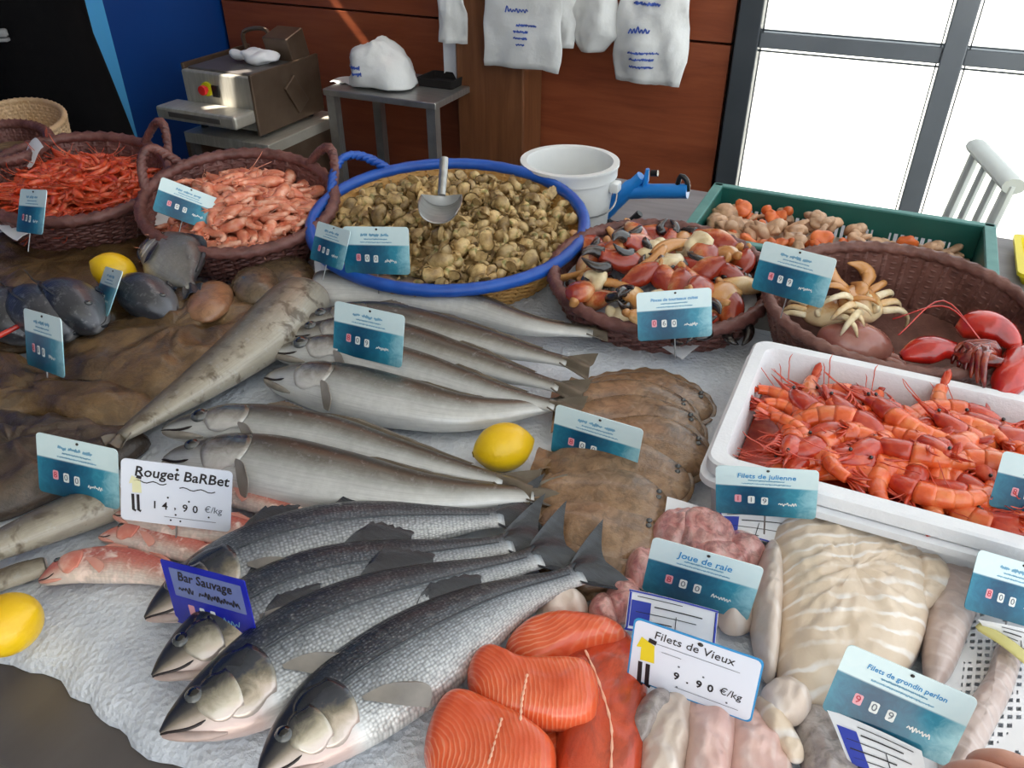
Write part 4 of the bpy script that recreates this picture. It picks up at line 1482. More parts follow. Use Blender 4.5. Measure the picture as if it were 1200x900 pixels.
def filler(name, root, rx, ry, z, hump, m, label=None):
    """dense mass below the visible layer, part of the basket's contents"""
    rings = []
    for i in range(9):
        q = 1 - i / 8.0
        rings.append([Vector((p.x * max(q, .01), p.y * max(q, .01), z + hump * (1 - q * q) + 0.004 * nz(p.x * q * 40, p.y * q * 40, 2))) for p in ring_pts(rx, ry, 0, 40)])
    o = MB().rings(rings, cap=False).obj(name, m, root, smooth='all')
    o['kind'] = 'stuff'
    return o


HEAD = YAW        # baskets lie square to the viewer
def place(px, py, z):
    return P(px, py, z)

# --- shrimp basket, far left
RIM = 0.945
def basket_at(px, py, zr, wpx, hpx, h, tilt=0.0):
    c = P(px, py, zr)
    v = c - Vector((0, 0, CAM_H))
    dep = -(_R.transposed() @ v).z
    el = math.asin(-v.z / v.length)
    rx = wpx / 2 * dep / FPX
    ry = hpx / 2 * dep / FPX / math.sin(el + tilt)
    az = math.atan2(v.y, v.x) - PI / 2
    up = Euler((tilt, 0, az)).to_matrix() @ Vector((0, 0, 1))
    return c - up * h, rx, ry, az

b, rx, ry, az = basket_at(88, 206, 0.935, 206, 92, 0.10, 0.12)
bk1 = basket('wicker_basket', 'brown wicker basket heaped with small red shrimps at the left', b, rx, ry, 0.10, 'wicker_red', az, tilt=(0.12, 0), handles=(0.25,), group='wicker baskets along the back', taper=0.8)
filler('shrimp_mass', bk1, rx * 0.9, ry * 0.9, 0.04, 0.02, M['shrimp_red'])
sm = [shrimp_mesh('shrimp', M['shrimp_red'], 0.085, b_, 0.0075, True, i) for i, b_ in enumerate((0.8, 1.6, 2.3, -1.2, -2.0))]
scatter(sm, 'shrimp', 'small cooked red shrimp heaped in the left brown basket', 'shrimp', 'small red shrimps in the left basket', bk1, rx * 0.74, ry * 0.72, 190, 0.066, 0.030, 11, 0.026, 0.22, 0.012)

# --- pale prawn basket
b, rx, ry, az = basket_at(281, 234, 0.93, 218, 112, 0.095, 0.2)
bk2 = basket('wicker_basket', 'brown wicker basket of pale pink prawns with an arched handle', b, rx, ry, 0.095, 'wicker_red', az, tilt=(0.2, 0), handles=(2.45, 0.3), group='wicker baskets along the back', handle_h=0.06, taper=0.8)
filler('prawn_mass', bk2, rx * 0.9, ry * 0.9, 0.045, 0.02, M['shrimp_pink'])
pm = [shrimp_mesh('pink_prawn', M['shrimp_pink'], 0.10, b_, 0.0125, i % 3 == 0, i + 20) for i, b_ in enumerate((0.9, 1.7, 2.6, 3.4, -1.4, -2.4))]
scatter(pm, 'pink_prawn', 'pale pink prawn heaped in the arched-handle basket', 'prawn', 'pale pink prawns in the second basket', bk2, rx * 0.76, ry * 0.72, 120, 0.068, 0.034, 12, 0.034, 0.2, 0.012,
        clip=lambda x, y: x > -rx * 0.45 or y < 0)

# --- whelk basket with blue band
b, rx, ry, az = basket_at(526, 258, 0.905, 318, 144, 0.085, 0.14)
bk3 = basket('wicker_basket', 'tan wicker basket with a blue bound rim full of whelks', b, rx, ry, 0.085, 'wicker_tan', az, tilt=(0.14, 0), rim_m='blue_tape', rim_r=0.0125, handles=(2.35,), group='wicker baskets along the back', twist=False, taper=0.82, handle_h=0.05)
M['whelk'] = mat('whelk_shell', (116, 90, 52), (160, 130, 82), (200, 172, 120), (130, 124, 68), scale=38, rough=0.5, coat=0.15, rnd=0.3, bump=0.3, bscale=180)
filler('whelk_mass', bk3, rx * 0.92, ry * 0.92, 0.044, 0.024, M['whelk'])
wm = [whelk_mesh('whelk', M['whelk'], L, i) for i, L in enumerate((0.046, 0.052, 0.058, 0.042))]
scatter(wm, 'whelk', 'small brown whelk shell heaped in the blue-rimmed basket', 'whelk', 'whelks in the blue-rimmed basket', bk3, rx * 0.88, ry * 0.88, 290, 0.062, 0.034, 13, 0.033, 1, 0.008, flat=False, sc=(0.72, 1.12))

# --- crab claw basket
b, rx, ry, az = basket_at(774, 322, 0.878, 252, 124, 0.066, 0.16)
bk4 = basket('wicker_basket', 'maroon wicker basket of crab claws behind the white paper', b, rx, ry, 0.066, 'wicker_red', az, tilt=(0.16, 0), group='wicker baskets along the back', taper=0.88, rows=8)
BK4 = (rx, ry)
# --- lobster and crab basket at the right
b, rx, ry, az = Vector((0.075, 1.322, 0.928)) - Euler((0.26, 0, 0)).to_matrix() @ Vector((0, 0, 0.11)), 0.205, 0.146, 0.0
bk5 = basket('wicker_basket', 'large brown wicker basket with crabs and a red lobster at the right', b, rx, ry, 0.11, 'wicker_brown', az, tilt=(0.26, 0), group='wicker baskets along the back', taper=0.85, rows=20, rim_r=0.010)
BK5 = (rx, ry)
# --- far baskets
b, rx, ry, az = basket_at(4, 166, 0.955, 96, 40, 0.10)
bk6 = basket('wicker_basket', 'small brown wicker basket cut off by the left photo edge', b, rx, ry, 0.10, 'wicker_red', az, group='wicker baskets along the back', taper=0.85)
M['cockle'] = mat('cockle_mix', (84, 68, 46), (122, 102, 70), (150, 132, 98), scale=60, rough=0.5, bump=0.6, bscale=90)
filler('small_shells', bk6, rx * 0.9, ry * 0.9, 0.06, 0.01, M['cockle'])
b, rx, ry, az = basket_at(24, 138, 0.915, 92, 40, 0.12)
bk7 = basket('wicker_basket', 'pale tan wicker basket in front of the person in black', b, rx, ry, 0.12, 'wicker_pale', az, group='wicker baskets along the back', taper=0.9, rim_r=0.008)
# ================================================================ crab claws, crabs, lobster, big prawns
M['claw_red'] = mat('crab_claw_red', (150, 44, 24), (184, 72, 36), (212, 116, 64), scale=24, rough=0.28, coat=0.5, rnd=0.15)
M['claw_tan'] = mat('crab_shell_tan', (186, 140, 84), (212, 170, 112), (228, 198, 150), scale=26, rough=0.35, coat=0.3, rnd=0.12)


def claw_mat(name, top, mid, low):
    t = NT(name)
    ob = t.coord('Object')
    sep = t.n('ShaderNodeSeparateXYZ')
    t.l(ob, sep.inputs[0])
    n = t.noise(ob, 40, 5, 0.65, 0.6)
    v = t.math('ADD', t.math('MULTIPLY', sep.outputs['Y'], 18.0), t.math('ADD', t.math('MULTIPLY', n, 0.9), 0.05))
    t.base(t.ramp(v, [(0.02, low), (0.28, mid), (0.48, top)]))
    t.set(rough=0.26, spec=0.5, coat=0.5, coatr=0.1)
    t.bump(t.noise(ob, 160, 3), 0.4, 0.002)
    return t.m


M['claw_red'] = claw_mat('crab_claw_two_tone', (150, 46, 26), (190, 92, 48), (224, 178, 120))
M['claw_tan'] = claw_mat('crab_claw_tan_tone', (196, 138, 78), (216, 172, 112), (232, 208, 164))
M['claw_cream'] = mat('crab_flesh_cream', (214, 190, 142), (230, 212, 172), (240, 228, 200), scale=40, rough=0.4, coat=0.3, bump=0.5, bscale=110)
M['claw_tip'] = mat('black_claw_tip', (22, 19, 20), (48, 40, 38), scale=30, rough=0.22, coat=0.6)
M['lobster'] = mat('cooked_lobster_shell', (150, 22, 18), (188, 36, 26), (208, 60, 40), scale=24, rough=0.2, coat=0.8, coatr=0.08)
M['lobster_dark'] = mat('dark_lobster_joint', (70, 14, 12), (120, 26, 18), (170, 70, 30), scale=60, rough=0.15, coat=0.9)
M['crab_pink'] = mat('purple_pink_shell', (130, 72, 64), (164, 104, 92), (188, 134, 120), scale=14, rough=0.24, coat=0.5)


def blob(mb, c, r, amp, fr, seed, n=16, m=11, rot=None):
    s = len(mb.v)
    mb.ball((0, 0, 0), r, n, m, rot)
    for i in range(s, len(mb.v)):
        v = Vector(mb.v[i])
        k = 1 + amp * nz(v.x * fr + seed, v.y * fr, v.z * fr + seed)
        mb.v[i] = tuple(v * k + Vector(c))


def claw_proto(shell):
    r = bpy.data.objects.new('crab_claw', None)
    COL.objects.link(r)
    m = MB()
    pth = spline([(-0.048, 0.004, 0), (-0.03, 0.002, 0), (-0.008, 0, 0), (0.012, -0.004, 0), (0.030, -0.008, 0)], 14)
    m.tube([(p[0], p[1], p[2]) for p in pth], [0.006, 0.010, 0.014, 0.0175, 0.020, 0.0215, 0.022, 0.0215, 0.020, 0.018, 0.0155, 0.013, 0.0115, 0.0105], 14, flat=0.66)
    m.obj('palm', M[shell], r, smooth='all')
    m = MB()
    m.tube(spline([(0.024, -0.010, 0), (0.038, -0.014, 0), (0.050, -0.010, 0), (0.058, -0.002, 0)], 10), [0.0105, 0.0102, 0.0096, 0.009, 0.008, 0.007, 0.006, 0.0045, 0.003, 0.001], 10, flat=0.75)
    m.obj('fixed_finger', M['claw_tip'], r, smooth='all')
    m = MB()
    m.tube(spline([(0.020, 0.012, 0), (0.034, 0.017, 0), (0.048, 0.013, 0), (0.060, 0.002, 0)], 10), [0.008, 0.0095, 0.0095, 0.009, 0.008, 0.007, 0.006, 0.0045, 0.003, 0.001], 10, flat=0.75)
    m.obj('moving_finger', M['claw_tip'], r, smooth='all')
    m = MB()
    blob(m, (-0.050, 0.004, 0), (0.010, 0.007, 0.006), 0.6, 120, 5, 12, 8)
    m.obj('wrist_joint', M['claw_tan'], r, smooth='all')
    return r


def chunk_mesh(nm, m, seed, r=(0.026, 0.02, 0.014), amp=0.5):
    mb = MB()
    blob(mb, (0, 0, 0), r, amp, 60, seed, 18, 12)
    blob(mb, (r[0] * 0.8, r[1] * 0.3, 0), (r[0] * 0.55, r[1] * 0.6, r[2] * 0.8), amp, 80, seed + 3, 12, 8)
    return mb.mesh(nm, m, smooth='all')


def leg_mesh(nm, m, L=0.06):
    mb = MB()
    mb.tube(spline([(-L / 2, 0, 0), (0, 0.006, 0), (L / 2, -0.002, 0)], 10), [0.006, 0.009, 0.010, 0.010, 0.0095, 0.009, 0.008, 0.007, 0.006, 0.004], 9, flat=0.55)
    return mb.mesh(nm, m, smooth='all')


bpy.context.view_layer.update()
mw4 = bk4.matrix_world.copy()
rx, ry = BK4
filler('claw_ice', bk4, rx * 0.9, ry * 0.9, 0.032, 0.012, M['ice'])
pts = pile_points(rx * 0.80, ry * 0.88, 44, 5, 0.055)
rd = random.Random(3)
protos = {k: claw_proto(k) for k in ('claw_red', 'claw_tan')}
first = {k: True for k in protos}
ctan = [leg_mesh('crab_leg_piece', M['claw_tan'], L) for L in (0.06, 0.075)]
ccream = [chunk_mesh('crab_body_piece', M['claw_cream'], s) for s in (1, 4, 9)]
for i, (x, y, r) in enumerate(sorted(pts, key=lambda p: -p[1])):
    loc = mw4 @ Vector((x, y, 0.058 + 0.024 * (1 - r * r) + rd.uniform(-0.004, 0.008)))
    rot = (rd.gauss(0, 0.4), rd.gauss(0, 0.35), rd.random() * 2 * PI)
    kind = ('claw_red', 'claw_tan', 'claw_red', 'leg', 'claw_red', 'claw_red', 'cream')[i % 7]
    if kind in protos:
        o = protos[kind] if first[kind] else copy_tree(protos[kind])
        first[kind] = False
        prop(o, 'red-brown crab claw with black tips in the claw basket' if kind == 'claw_red' else 'tan crab claw with black tips in the claw basket', 'crab claw', 'crab claws in the maroon basket' if kind == 'claw_red' else 'tan crab claws in the maroon basket')
    elif kind == 'leg':
        o = link('crab_leg_piece', rd.choice(ctan))
        prop(o, 'flat tan crab leg piece among the claws', 'crab leg', 'tan leg pieces in the claw basket')
    else:
        o = link('crab_body_piece', rd.choice(ccream))
        prop(o, 'lumpy cream crab body piece among the claws', 'crab piece', 'cream crab body pieces in the claw basket')
    s = rd.uniform(1.0, 1.4)
    o.scale = (s, s, s)
    o.location = loc
    o.rotation_euler = rot

# --- right basket: two crabs, crab shell, lobster
rx, ry = BK5


def crab(label, loc, rot, s=1.0, top='claw_tan', under=True):
    r = thing('crab', label, 'crab', loc, rot, 'crabs in the right basket')
    r.scale = (s, s, s)
    m = MB()
    blob(m, (0, 0, 0), (0.062, 0.045, 0.026), 0.10, 40, 2, 26, 14)
    m.obj('shell', M[top], r, smooth='all')
    for k in range(5):
        m = MB()
        m.tube([(-0.004 - 0.0, -0.030 + 0.014 * k, 0.022), (0.004, -0.030 + 0.014 * k, 0.024)], [0.010 - 0.001 * k, 0.010 - 0.001 * k], 10)
        m.obj('belly_plate', M['claw_cream'], r, smooth='all')
    for sx in (-1, 1):
        for k in range(4):
            y = 0.022 - 0.017 * k
            m = MB()
            m.tube(spline([(sx * 0.035, y, 0.012), (sx * 0.072, y * 1.4, 0.026), (sx * 0.098, y * 1.9, 0.014), (sx * 0.105, y * 2.3, -0.01)], 12), [0.0085, 0.009, 0.009, 0.0085, 0.008, 0.008, 0.007, 0.0065, 0.006, 0.005, 0.0035, 0.0015], 8, flat=0.7)
            m.obj('leg', M['claw_cream' if k % 2 else 'claw_tan'], r, smooth='all')
        m = MB()
        m.tube(spline([(sx * 0.03, 0.035, 0.012), (sx * 0.06, 0.062, 0.016), (sx * 0.05, 0.085, 0.018), (sx * 0.02, 0.098, 0.014)], 14), [0.009, 0.010, 0.011, 0.013, 0.016, 0.018, 0.019, 0.018, 0.016, 0.013, 0.010, 0.007, 0.005, 0.001], 10, flat=0.7)
        m.obj('claw', M['claw_tan'], r, smooth='all')
    return r


crab('cream crab lying belly up behind the tag in the right basket', P(1008, 356, 0.905), (0.5, 0.2, HEAD + 0.5), 0.8)
crab('second cream crab half under the tag in the right basket', P(968, 366, 0.89), (0.35, -0.3, HEAD - 0.8), 0.7)
r = thing('crab_shell', 'smooth purple-pink crab shell at the front of the right basket', 'crab', P(1002, 402, 0.865), (0.15, 0.1, HEAD - 0.15))
m = MB()
blob(m, (0, 0, 0), (0.062, 0.042, 0.034), 0.08, 30, 6, 28, 16)
m.obj('shell', M['crab_pink'], r, smooth='all')
m = MB()
for k in range(9):
    a = -0.2 + k * 0.32
    m.ball((0.058 * math.cos(a), 0.040 * math.sin(a), -0.006), (0.009, 0.008, 0.008), 8, 6)
m.obj('shell_edge', M['claw_red'], r, smooth='all')
for k in range(3):
    m = MB()
    m.tube(spline([(0.045, -0.01 - 0.012 * k, -0.008), (0.072, -0.02 - 0.014 * k, -0.006), (0.085, -0.045 - 0.01 * k, -0.02)], 8), [0.008, 0.0085, 0.008, 0.0075, 0.007, 0.006, 0.004, 0.002], 8)
    m.obj('leg', M['crab_pink'], r, smooth='all')

r = thing('lobster', 'bright red cooked lobster in the right basket beside the foam box', 'lobster', P(1128, 420, 0.90), (0, 0, HEAD - 0.2), None)
m = MB()
m.tube(spline([(-0.09, -0.012, 0.0), (-0.06, 0.0, 0.006), (-0.03, 0.006, 0.01), (0.0, 0.004, 0.006)], 14), [0.008, 0.013, 0.018, 0.022, 0.025, 0.027, 0.027, 0.026, 0.024, 0.021, 0.019, 0.018, 0.016, 0.012], 14, flat=0.72)
m.obj('claw', M['lobster'], r, smooth='all')
m = MB()
m.tube(spline([(0.0, 0.045, 0.02), (0.025, 0.052, 0.032), (0.055, 0.04, 0.03), (0.075, 0.012, 0.02)], 14), [0.012, 0.018, 0.023, 0.026, 0.028, 0.029, 0.029, 0.028, 0.026, 0.024, 0.021, 0.018, 0.014, 0.008], 14, flat=0.8)
m.obj('claw', M['lobster'], r, smooth='all')
m = MB()
m.tube(spline([(0.085, 0.02, 0.0), (0.075, -0.02, 0.008), (0.05, -0.055, 0.004), (0.03, -0.085, -0.01)], 16), [0.018, 0.024, 0.027, 0.029, 0.03, 0.03, 0.029, 0.028, 0.027, 0.026, 0.025, 0.024, 0.022, 0.018, 0.012, 0.006], 14)
m.obj('carapace', M['lobster'], r, smooth='all')
for k in range(6):
    m = MB()
    a = k * 0.9
    m.tube(spline([(0.045, -0.005, 0.012), (0.02 + 0.012 * math.cos(a), -0.006 * k, 0.03), (-0.01 + 0.012 * k * 0.3, -0.012 * k, 0.022), (-0.02 + 0.006 * k, -0.02 - 0.012 * k, 0.0)], 10), [0.006, 0.007, 0.007, 0.0065, 0.006, 0.006, 0.005, 0.005, 0.004, 0.002], 8)
    m.obj('leg', M['lobster_dark'], r, smooth='all')
for s in (0, 1):
    m = MB()
    m.tube(spline([(0.02, 0.0, 0.03), (-0.03, 0.05 + 0.02 * s, 0.06), (-0.10, 0.05 - 0.05 * s, 0.03)], 16), 0.0013, 5)
    m.obj('antenna', M['lobster'], r, smooth='all')
m = MB()
blob(m, (0.012, -0.018, 0.016), (0.03, 0.026, 0.018), 0.7, 70, 4, 18, 12)
m.obj('mouthparts', M['lobster_dark'], r, smooth='all')

# ---------------------------------------------------------------- polystyrene box of large prawns
M['foam'] = mat('white_polystyrene', (232, 234, 238), (240, 242, 245), scale=20, rough=0.6, bump=0.25, bscale=220)
BX0, BX1, BY0, BY1 = -0.118, 0.48, 0.965, 1.345
BZ0, BZ1 = ICE + 0.001, ICE + 0.100
# box rim seen at about z = 0.925
rim = BZ1
c0, c1 = P(879, 394, rim), P(834, 542, rim)
BX0 = (c0.x + c1.x) / 2
BY1, BY0 = c0.y, c1.y
BX1 = BX0 + 0.56
fb = thing('foam_box', 'white polystyrene box packed with large orange prawns', 'box', ((BX0 + BX1) / 2, (BY0 + BY1) / 2, BZ0))
w, d, h = BX1 - BX0, BY1 - BY0, BZ1 - BZ0


def rrect(w, d, r, n=6):
    pts = []
    for cx, cy, a0 in ((w / 2 - r, d / 2 - r, 0), (-w / 2 + r, d / 2 - r, PI / 2), (-w / 2 + r, -d / 2 + r, PI), (w / 2 - r, -d / 2 + r, 1.5 * PI)):
        for i in range(n + 1):
            a = a0 + PI / 2 * i / n
            pts.append((cx + r * math.cos(a), cy + r * math.sin(a)))
    return pts


def shell(mb, spec, cap=True):
    """spec: list of (w, d, r, z)"""
    mb.rings([[Vector((x, y, z)) for x, y in rrect(w_, d_, r_)] for w_, d_, r_, z in spec], cap=cap)


m = MB()
shell(m, [(w - 0.03, d - 0.03, .02, 0), (w - 0.012, d - 0.012, .022, h - 0.022), (w, d, .024, h - 0.020), (w, d, .024, h - 0.003), (w - 0.006, d - 0.006, .022, h),
          (w - 0.040, d - 0.040, .02, h), (w - 0.044, d - 0.044, .02, h - 0.004), (w - 0.06, d - 0.06, .02, 0.02)])
m.obj('box_body', M['foam'], fb, smooth=35)
m = MB()
shell(m, [(w + 0.012, d + 0.012, .026, h - 0.036), (w + 0.012, d + 0.012, .026, h - 0.026), (w - 0.006, d - 0.006, .024, h - 0.024)], False)
m.obj('outer_ledge', M['foam'], fb, smooth=35)

M['prawn'] = mat('large_prawn_shell', (206, 70, 28), (228, 100, 48), (236, 138, 82), scale=30, rough=0.24, coat=0.6, rnd=0.10, bump=0.15, bscale=200)
M['prawn_head'] = mat('large_prawn_head', (156, 32, 16), (192, 56, 28), (216, 96, 58), scale=40, rough=0.24, coat=0.6, rnd=0.10)
M['prawn_leg'] = mat('prawn_leg_red', (196, 50, 28), (220, 90, 60), scale=30, rough=0.3, coat=0.4)


def big_prawn(bend, L=0.15, seed=0):
    rd = random.Random(seed)
    r = bpy.data.objects.new('king_prawn', None)
    COL.objects.link(r)
    n = 34
    pth = [Vector(p) for p in tail_path(n, bend, L)]
    c = sum(pth, Vector()) / n
    pth = [p - c for p in pth]
    rad = 0.0175
    # carapace
    k = 11
    m = MB()
    m.tube(pth[:k], [rad * q for q in (0.18, 0.42, 0.6, 0.74, 0.85, 0.93, 0.99, 1.03, 1.05, 1.05, 0.98)], 12, flat=0.82)
    m.obj('carapace', M['prawn_head'], r, smooth='all')
    # six abdomen rings, each overlapping the next
    segs = 6
    per = (n - k) / segs
    for s in range(segs):
        i0 = k - 1 + s * per
        i1 = i0 + per * 1.18
        rr, pp = [], []
        for q in range(6):
            f = i0 + (i1 - i0) * q / 5
            f = min(f, n - 1.001)
            a = int(f)
            pp.append(pth[a].lerp(pth[min(a + 1, n - 1)], f - a))
            base = rad * (1.08 - 0.62 * (s + q / 5) / segs)
            rr.append(base * (0.90 + 0.12 * math.sin(PI * (0.15 + 0.6 * q / 5))))
        m = MB()
        m.tube(pp, rr, 12, flat=0.85)
        m.obj('tail_segment', M['prawn'], r, smooth='all')
    e = pth[-1]
    t = (pth[-1] - pth[-3]).normalized()
    for s in (-1.0, -0.35, 0.35, 1.0):
        d_ = (t + Vector((0, 0, s * 0.55))).normalized()
        m = MB()
        m.tube([e - t * 0.004, e + d_ * 0.012, e + d_ * 0.022, e + d_ * 0.028], [0.003, 0.0055, 0.005, 0.001], 8, flat=0.3)
        m.obj('tail_fan', M['prawn_head'], r, smooth='all')
    t0 = (pth[0] - pth[3]).normalized()
    sgn = 1 if bend > 0 else -1
    m = MB()
    m.tube([pth[1] + Vector((0, -0.004 * sgn, 0)), pth[0] + t0 * 0.016 + Vector((0, -0.006 * sgn, 0)), pth[0] + t0 * 0.04 + Vector((0, -0.010 * sgn, 0.003))], [0.005, 0.0028, 0.0004], 6)
    m.obj('rostrum', M['prawn_head'], r, smooth='all')
    for i in range(5):
        p = pth[4 + i * 2]
        tt = (pth[5 + i * 2] - pth[3 + i * 2]).normalized()
        inn = Vector((-tt.y, tt.x, 0)) * sgn
        m = MB()
        m.tube(spline([p + inn * 0.009, p + inn * 0.022 - tt * 0.006 + Vector((0, 0, 0.004)), p + inn * 0.030 - tt * (0.018 + 0.004 * i), p + inn * 0.028 - tt * 0.034], 8), [0.0019, 0.0019, 0.0018, 0.0016, 0.0014, 0.0012, 0.001, 0.0004], 5)
        m.obj('leg', M['prawn_leg'], r, smooth='all')
    for s in (-1, 1):
        a = [pth[0] + Vector((0, 0, s * 0.003))]
        d_ = t0.copy()
        for i in range(9):
            d_ = (d_ + Vector((rd.uniform(-.3, .3), rd.uniform(-.3, .3), rd.uniform(-.06, .14)))).normalized()
            a.append(a[-1] + d_ * 0.0075)
        m = MB()
        m.tube(a, [0.0008] * 9 + [0.0003], 4)
        m.obj('antenna', M['prawn_leg'], r, smooth='all')
        MB().ball(pth[1] + Vector((0, 0, s * 0.0085)), 0.0028, 8, 6).obj('eye', M['eye_pupil'], r, smooth='all')
    return r


protos = [big_prawn(b_, 0.175, i) for i, b_ in enumerate((2.5, 3.3, -2.4, 1.7))]
used = [False] * 4
rd = random.Random(21)
iw, idp = w - 0.09, d - 0.09
cells = []
for gy in range(7):
    for gx in range(9):
        cells.append((-iw / 2 + iw * (gx + 0.5) / 9 + rd.uniform(-.012, .012), idp / 2 - idp * (gy + 0.5) / 7 + rd.uniform(-.010, .010)))
for i, (x, y) in enumerate(cells):
    q = rd.randrange(4)
    o = protos[q] if not used[q] else copy_tree(protos[q])
    used[q] = True
    o.location = Vector(fb.location) + Vector((x * 0.92, y * 0.84, 0.058 + 0.018 * (1 - abs(x) / (iw / 2)) + 0.016 * (1 - abs(y) / (idp / 2)) + rd.uniform(-0.006, 0.012)))
    yaw_ = rd.choice((-0.6, 2.4, -0.9, 0.3, 2.9)) + rd.gauss(0, 0.45)
    if abs(x) > iw * 0.34: yaw_ = rd.choice((-PI / 2, PI / 2)) + rd.gauss(0, 0.2)
    if abs(y) > idp * 0.30: yaw_ = rd.choice((0, PI)) + rd.gauss(0, 0.2)
    if abs(x) > iw * 0.34 and abs(y) > idp * 0.30: o.location.x -= 0.045 * (1 if x > 0 else -1)
    o.rotation_euler = (rd.gauss(0, 0.28), rd.gauss(0, 0.12), yaw_)
    s = rd.uniform(0.85, 1.08)
    o.scale = (s, s, s)
    prop(o, 'large orange prawn piled in the white foam box', 'prawn', 'large prawns in the foam box')
m = MB()
shell(m, [(w - 0.064, d - 0.064, .02, 0.0205), (w - 0.062, d - 0.062, .02, 0.034), (w - 0.2, d - 0.16, .02, 0.044)])
o = m.obj('prawn_bed', M['prawn_head'], fb, smooth='all')  # darker red bed, shadow between the prawns put into its colour
o['kind'] = 'stuff'

# ---------------------------------------------------------------- lemons
t = NT('lemon_peel')
v = t.coord('Object')
t.base(t.ramp(t.noise(v, 14, 4), [(0.3, (226, 176, 8)), (0.7, (240, 200, 22))]))
t.set(rough=0.36, spec=0.5, coat=0.2)
t.bump(t.noise(v, 190, 2), 0.25, 0.002)
M['lemon'] = t.m
M['stem'] = mat('lemon_stem_end', (92, 70, 24), (120, 100, 40), scale=40, rough=0.7)


def lemon(label, px, py, z, r, rot):
    c = P(px, py, z + r)
    q = thing('lemon', label, 'lemon', c, rot, 'lemons on the ice')
    prof = []
    for i in range(25):
        u = -1 + 2 * i / 24
        rad = math.sqrt(max(0, 1 - u * u)) ** 0.95
        zz = u * 1.16 + 0.16 * (max(0, abs(u) - 0.86) / 0.14) ** 1.5 * (1 if u > 0 else -1) * 0.9
        rr = max(0.02, rad) if abs(u) < 0.985 else 0.05
        if abs(u) > 0.93: rr = max(rr * 0.75, 0.06)
        prof.append((rr * r, zz * r))
    MB().lathe(prof, 32).obj('peel', M['lemon'], q, smooth='all')
    MB().lathe([(0.11 * r, -1.30 * r), (0.13 * r, -1.27 * r), (0.10 * r, -1.20 * r)], 10).obj('stem_end', M['stem'], q)
    return q


lemon('whole lemon in the middle between the whiting and the plaice', 590, 524, ICE + 0.004, 0.035, (0.1, PI / 2 - 0.1, YAW + 0.35))
lemon('lemon at the bottom left lying on bare ice near the photo edge', 8, 732, ICE, 0.034, (0.3, 1.0, 0.9))
lemon('lemon behind the narrow tilted price tag at the back left', 134, 318, ICE + 0.035, 0.035, (0.2, -0.9, 0.6))
lemon('small greenish lemon end under the pale prawn basket', 300, 302, ICE + 0.02, 0.03, (0.2, -0.6, 0.2))
# ================================================================ price tags and papers


def tag_mat(name, w, h, dark=(6, 70, 104), mid=(50, 140, 166), light=(160, 210, 220), top=(202, 226, 230)):
    """flat print: pale heading above a sea photograph"""
    t = NT(name)
    tc = t.n('ShaderNodeTexCoord')
    sep = t.n('ShaderNodeSeparateXYZ')
    t.l(tc.outputs['Object'], sep.inputs[0])
    u = t.math('ADD', t.math('DIVIDE', sep.outputs['X'], w), 0.5)
    v = t.math('ADD', t.math('DIVIDE', sep.outputs['Y'], h), 0.5)
    ob = t.coord('Object')
    n = t.noise(ob, 60, 5, 0.65, 1.0)
    n2 = t.noise(ob, 260, 4, 0.7)
    du = t.math('ABSOLUTE', t.math('SUBTRACT', u, 0.36))
    d = t.math('ADD', t.math('MULTIPLY', du, 1.35), t.math('MULTIPLY', t.math('SUBTRACT', n, 0.5), 0.5))
    sea = t.ramp(d, [(0.05, dark), (0.35, tuple((a + b) // 2 for a, b in zip(dark, mid))), (0.6, mid), (0.9, light)])
    foam = t.ramp(t.math('ADD', n2, t.math('MULTIPLY', du, -0.1)), [(0.66, (0, 0, 0)), (0.78, (255, 255, 255))])
    sea = t.mix(t.math('MULTIPLY', foam, 0.35), sea, rgb((220, 238, 240)))
    low = t.ramp(t.math('ADD', v, t.math('MULTIPLY', n, 0.1)), [(0.05, (255, 255, 255)), (0.30, (0, 0, 0))])
    sea = t.mix(t.math('MULTIPLY', low, 0.35), sea, rgb((16, 78, 84)))
    head = t.ramp(v, [(0.6, (0, 0, 0)), (0.625, (255, 255, 255))])
    hc = t.mix(t.math('MULTIPLY', n, 0.35), rgb(top), rgb((236, 244, 244)))
    t.base(t.mix(head, sea, hc))
    t.set(rough=0.28, spec=0.5)
    return t.m


M['teal_tag'] = tag_mat('sea_print_tag', 0.124, 0.082)
M['white_card'] = mat('white_plastic_card', (214, 220, 234), (222, 227, 238), scale=6, rough=0.28)
M['paper'] = mat('white_paper', (228, 230, 234), (236, 238, 241), scale=10, rough=0.6)
M['blue_card'] = mat('royal_blue_card', (20, 28, 150), (34, 44, 172), scale=14, rough=0.22)
M['blue_card_panel'] = mat('greyblue_writing_panel', (96, 108, 160), (112, 124, 172), scale=14, rough=0.25)
M['ink_blue'] = mat('blue_print', (38, 140, 200), rough=0.5)
M['ink_navy'] = mat('navy_print', (40, 60, 170), rough=0.5)
M['ink_soft'] = mat('soft_blue_print', (120, 172, 200), rough=0.5)
M['ink_black'] = mat('black_marker', (22, 16, 24), rough=0.5)
M['ink_grey'] = mat('grey_print', (98, 104, 116), rough=0.5)
M['digit_white'] = mat('white_digit_window', (226, 230, 228), rough=0.35)
M['digit_pink'] = mat('pink_digit_window', (226, 160, 172), rough=0.35)
M['ink_red'] = mat('red_print', (190, 48, 66), rough=0.5)
M['ink_yellow'] = mat('yellow_print', (222, 200, 30), rough=0.5)
M['ink_cream'] = mat('pale_yellow_print', (220, 218, 178), rough=0.5)
M['wire'] = mat('steel_wire_pick', (150, 150, 150), rough=0.3, metal=0.8)
M['pin'] = mat('dark_pin', (40, 34, 30), rough=0.4)


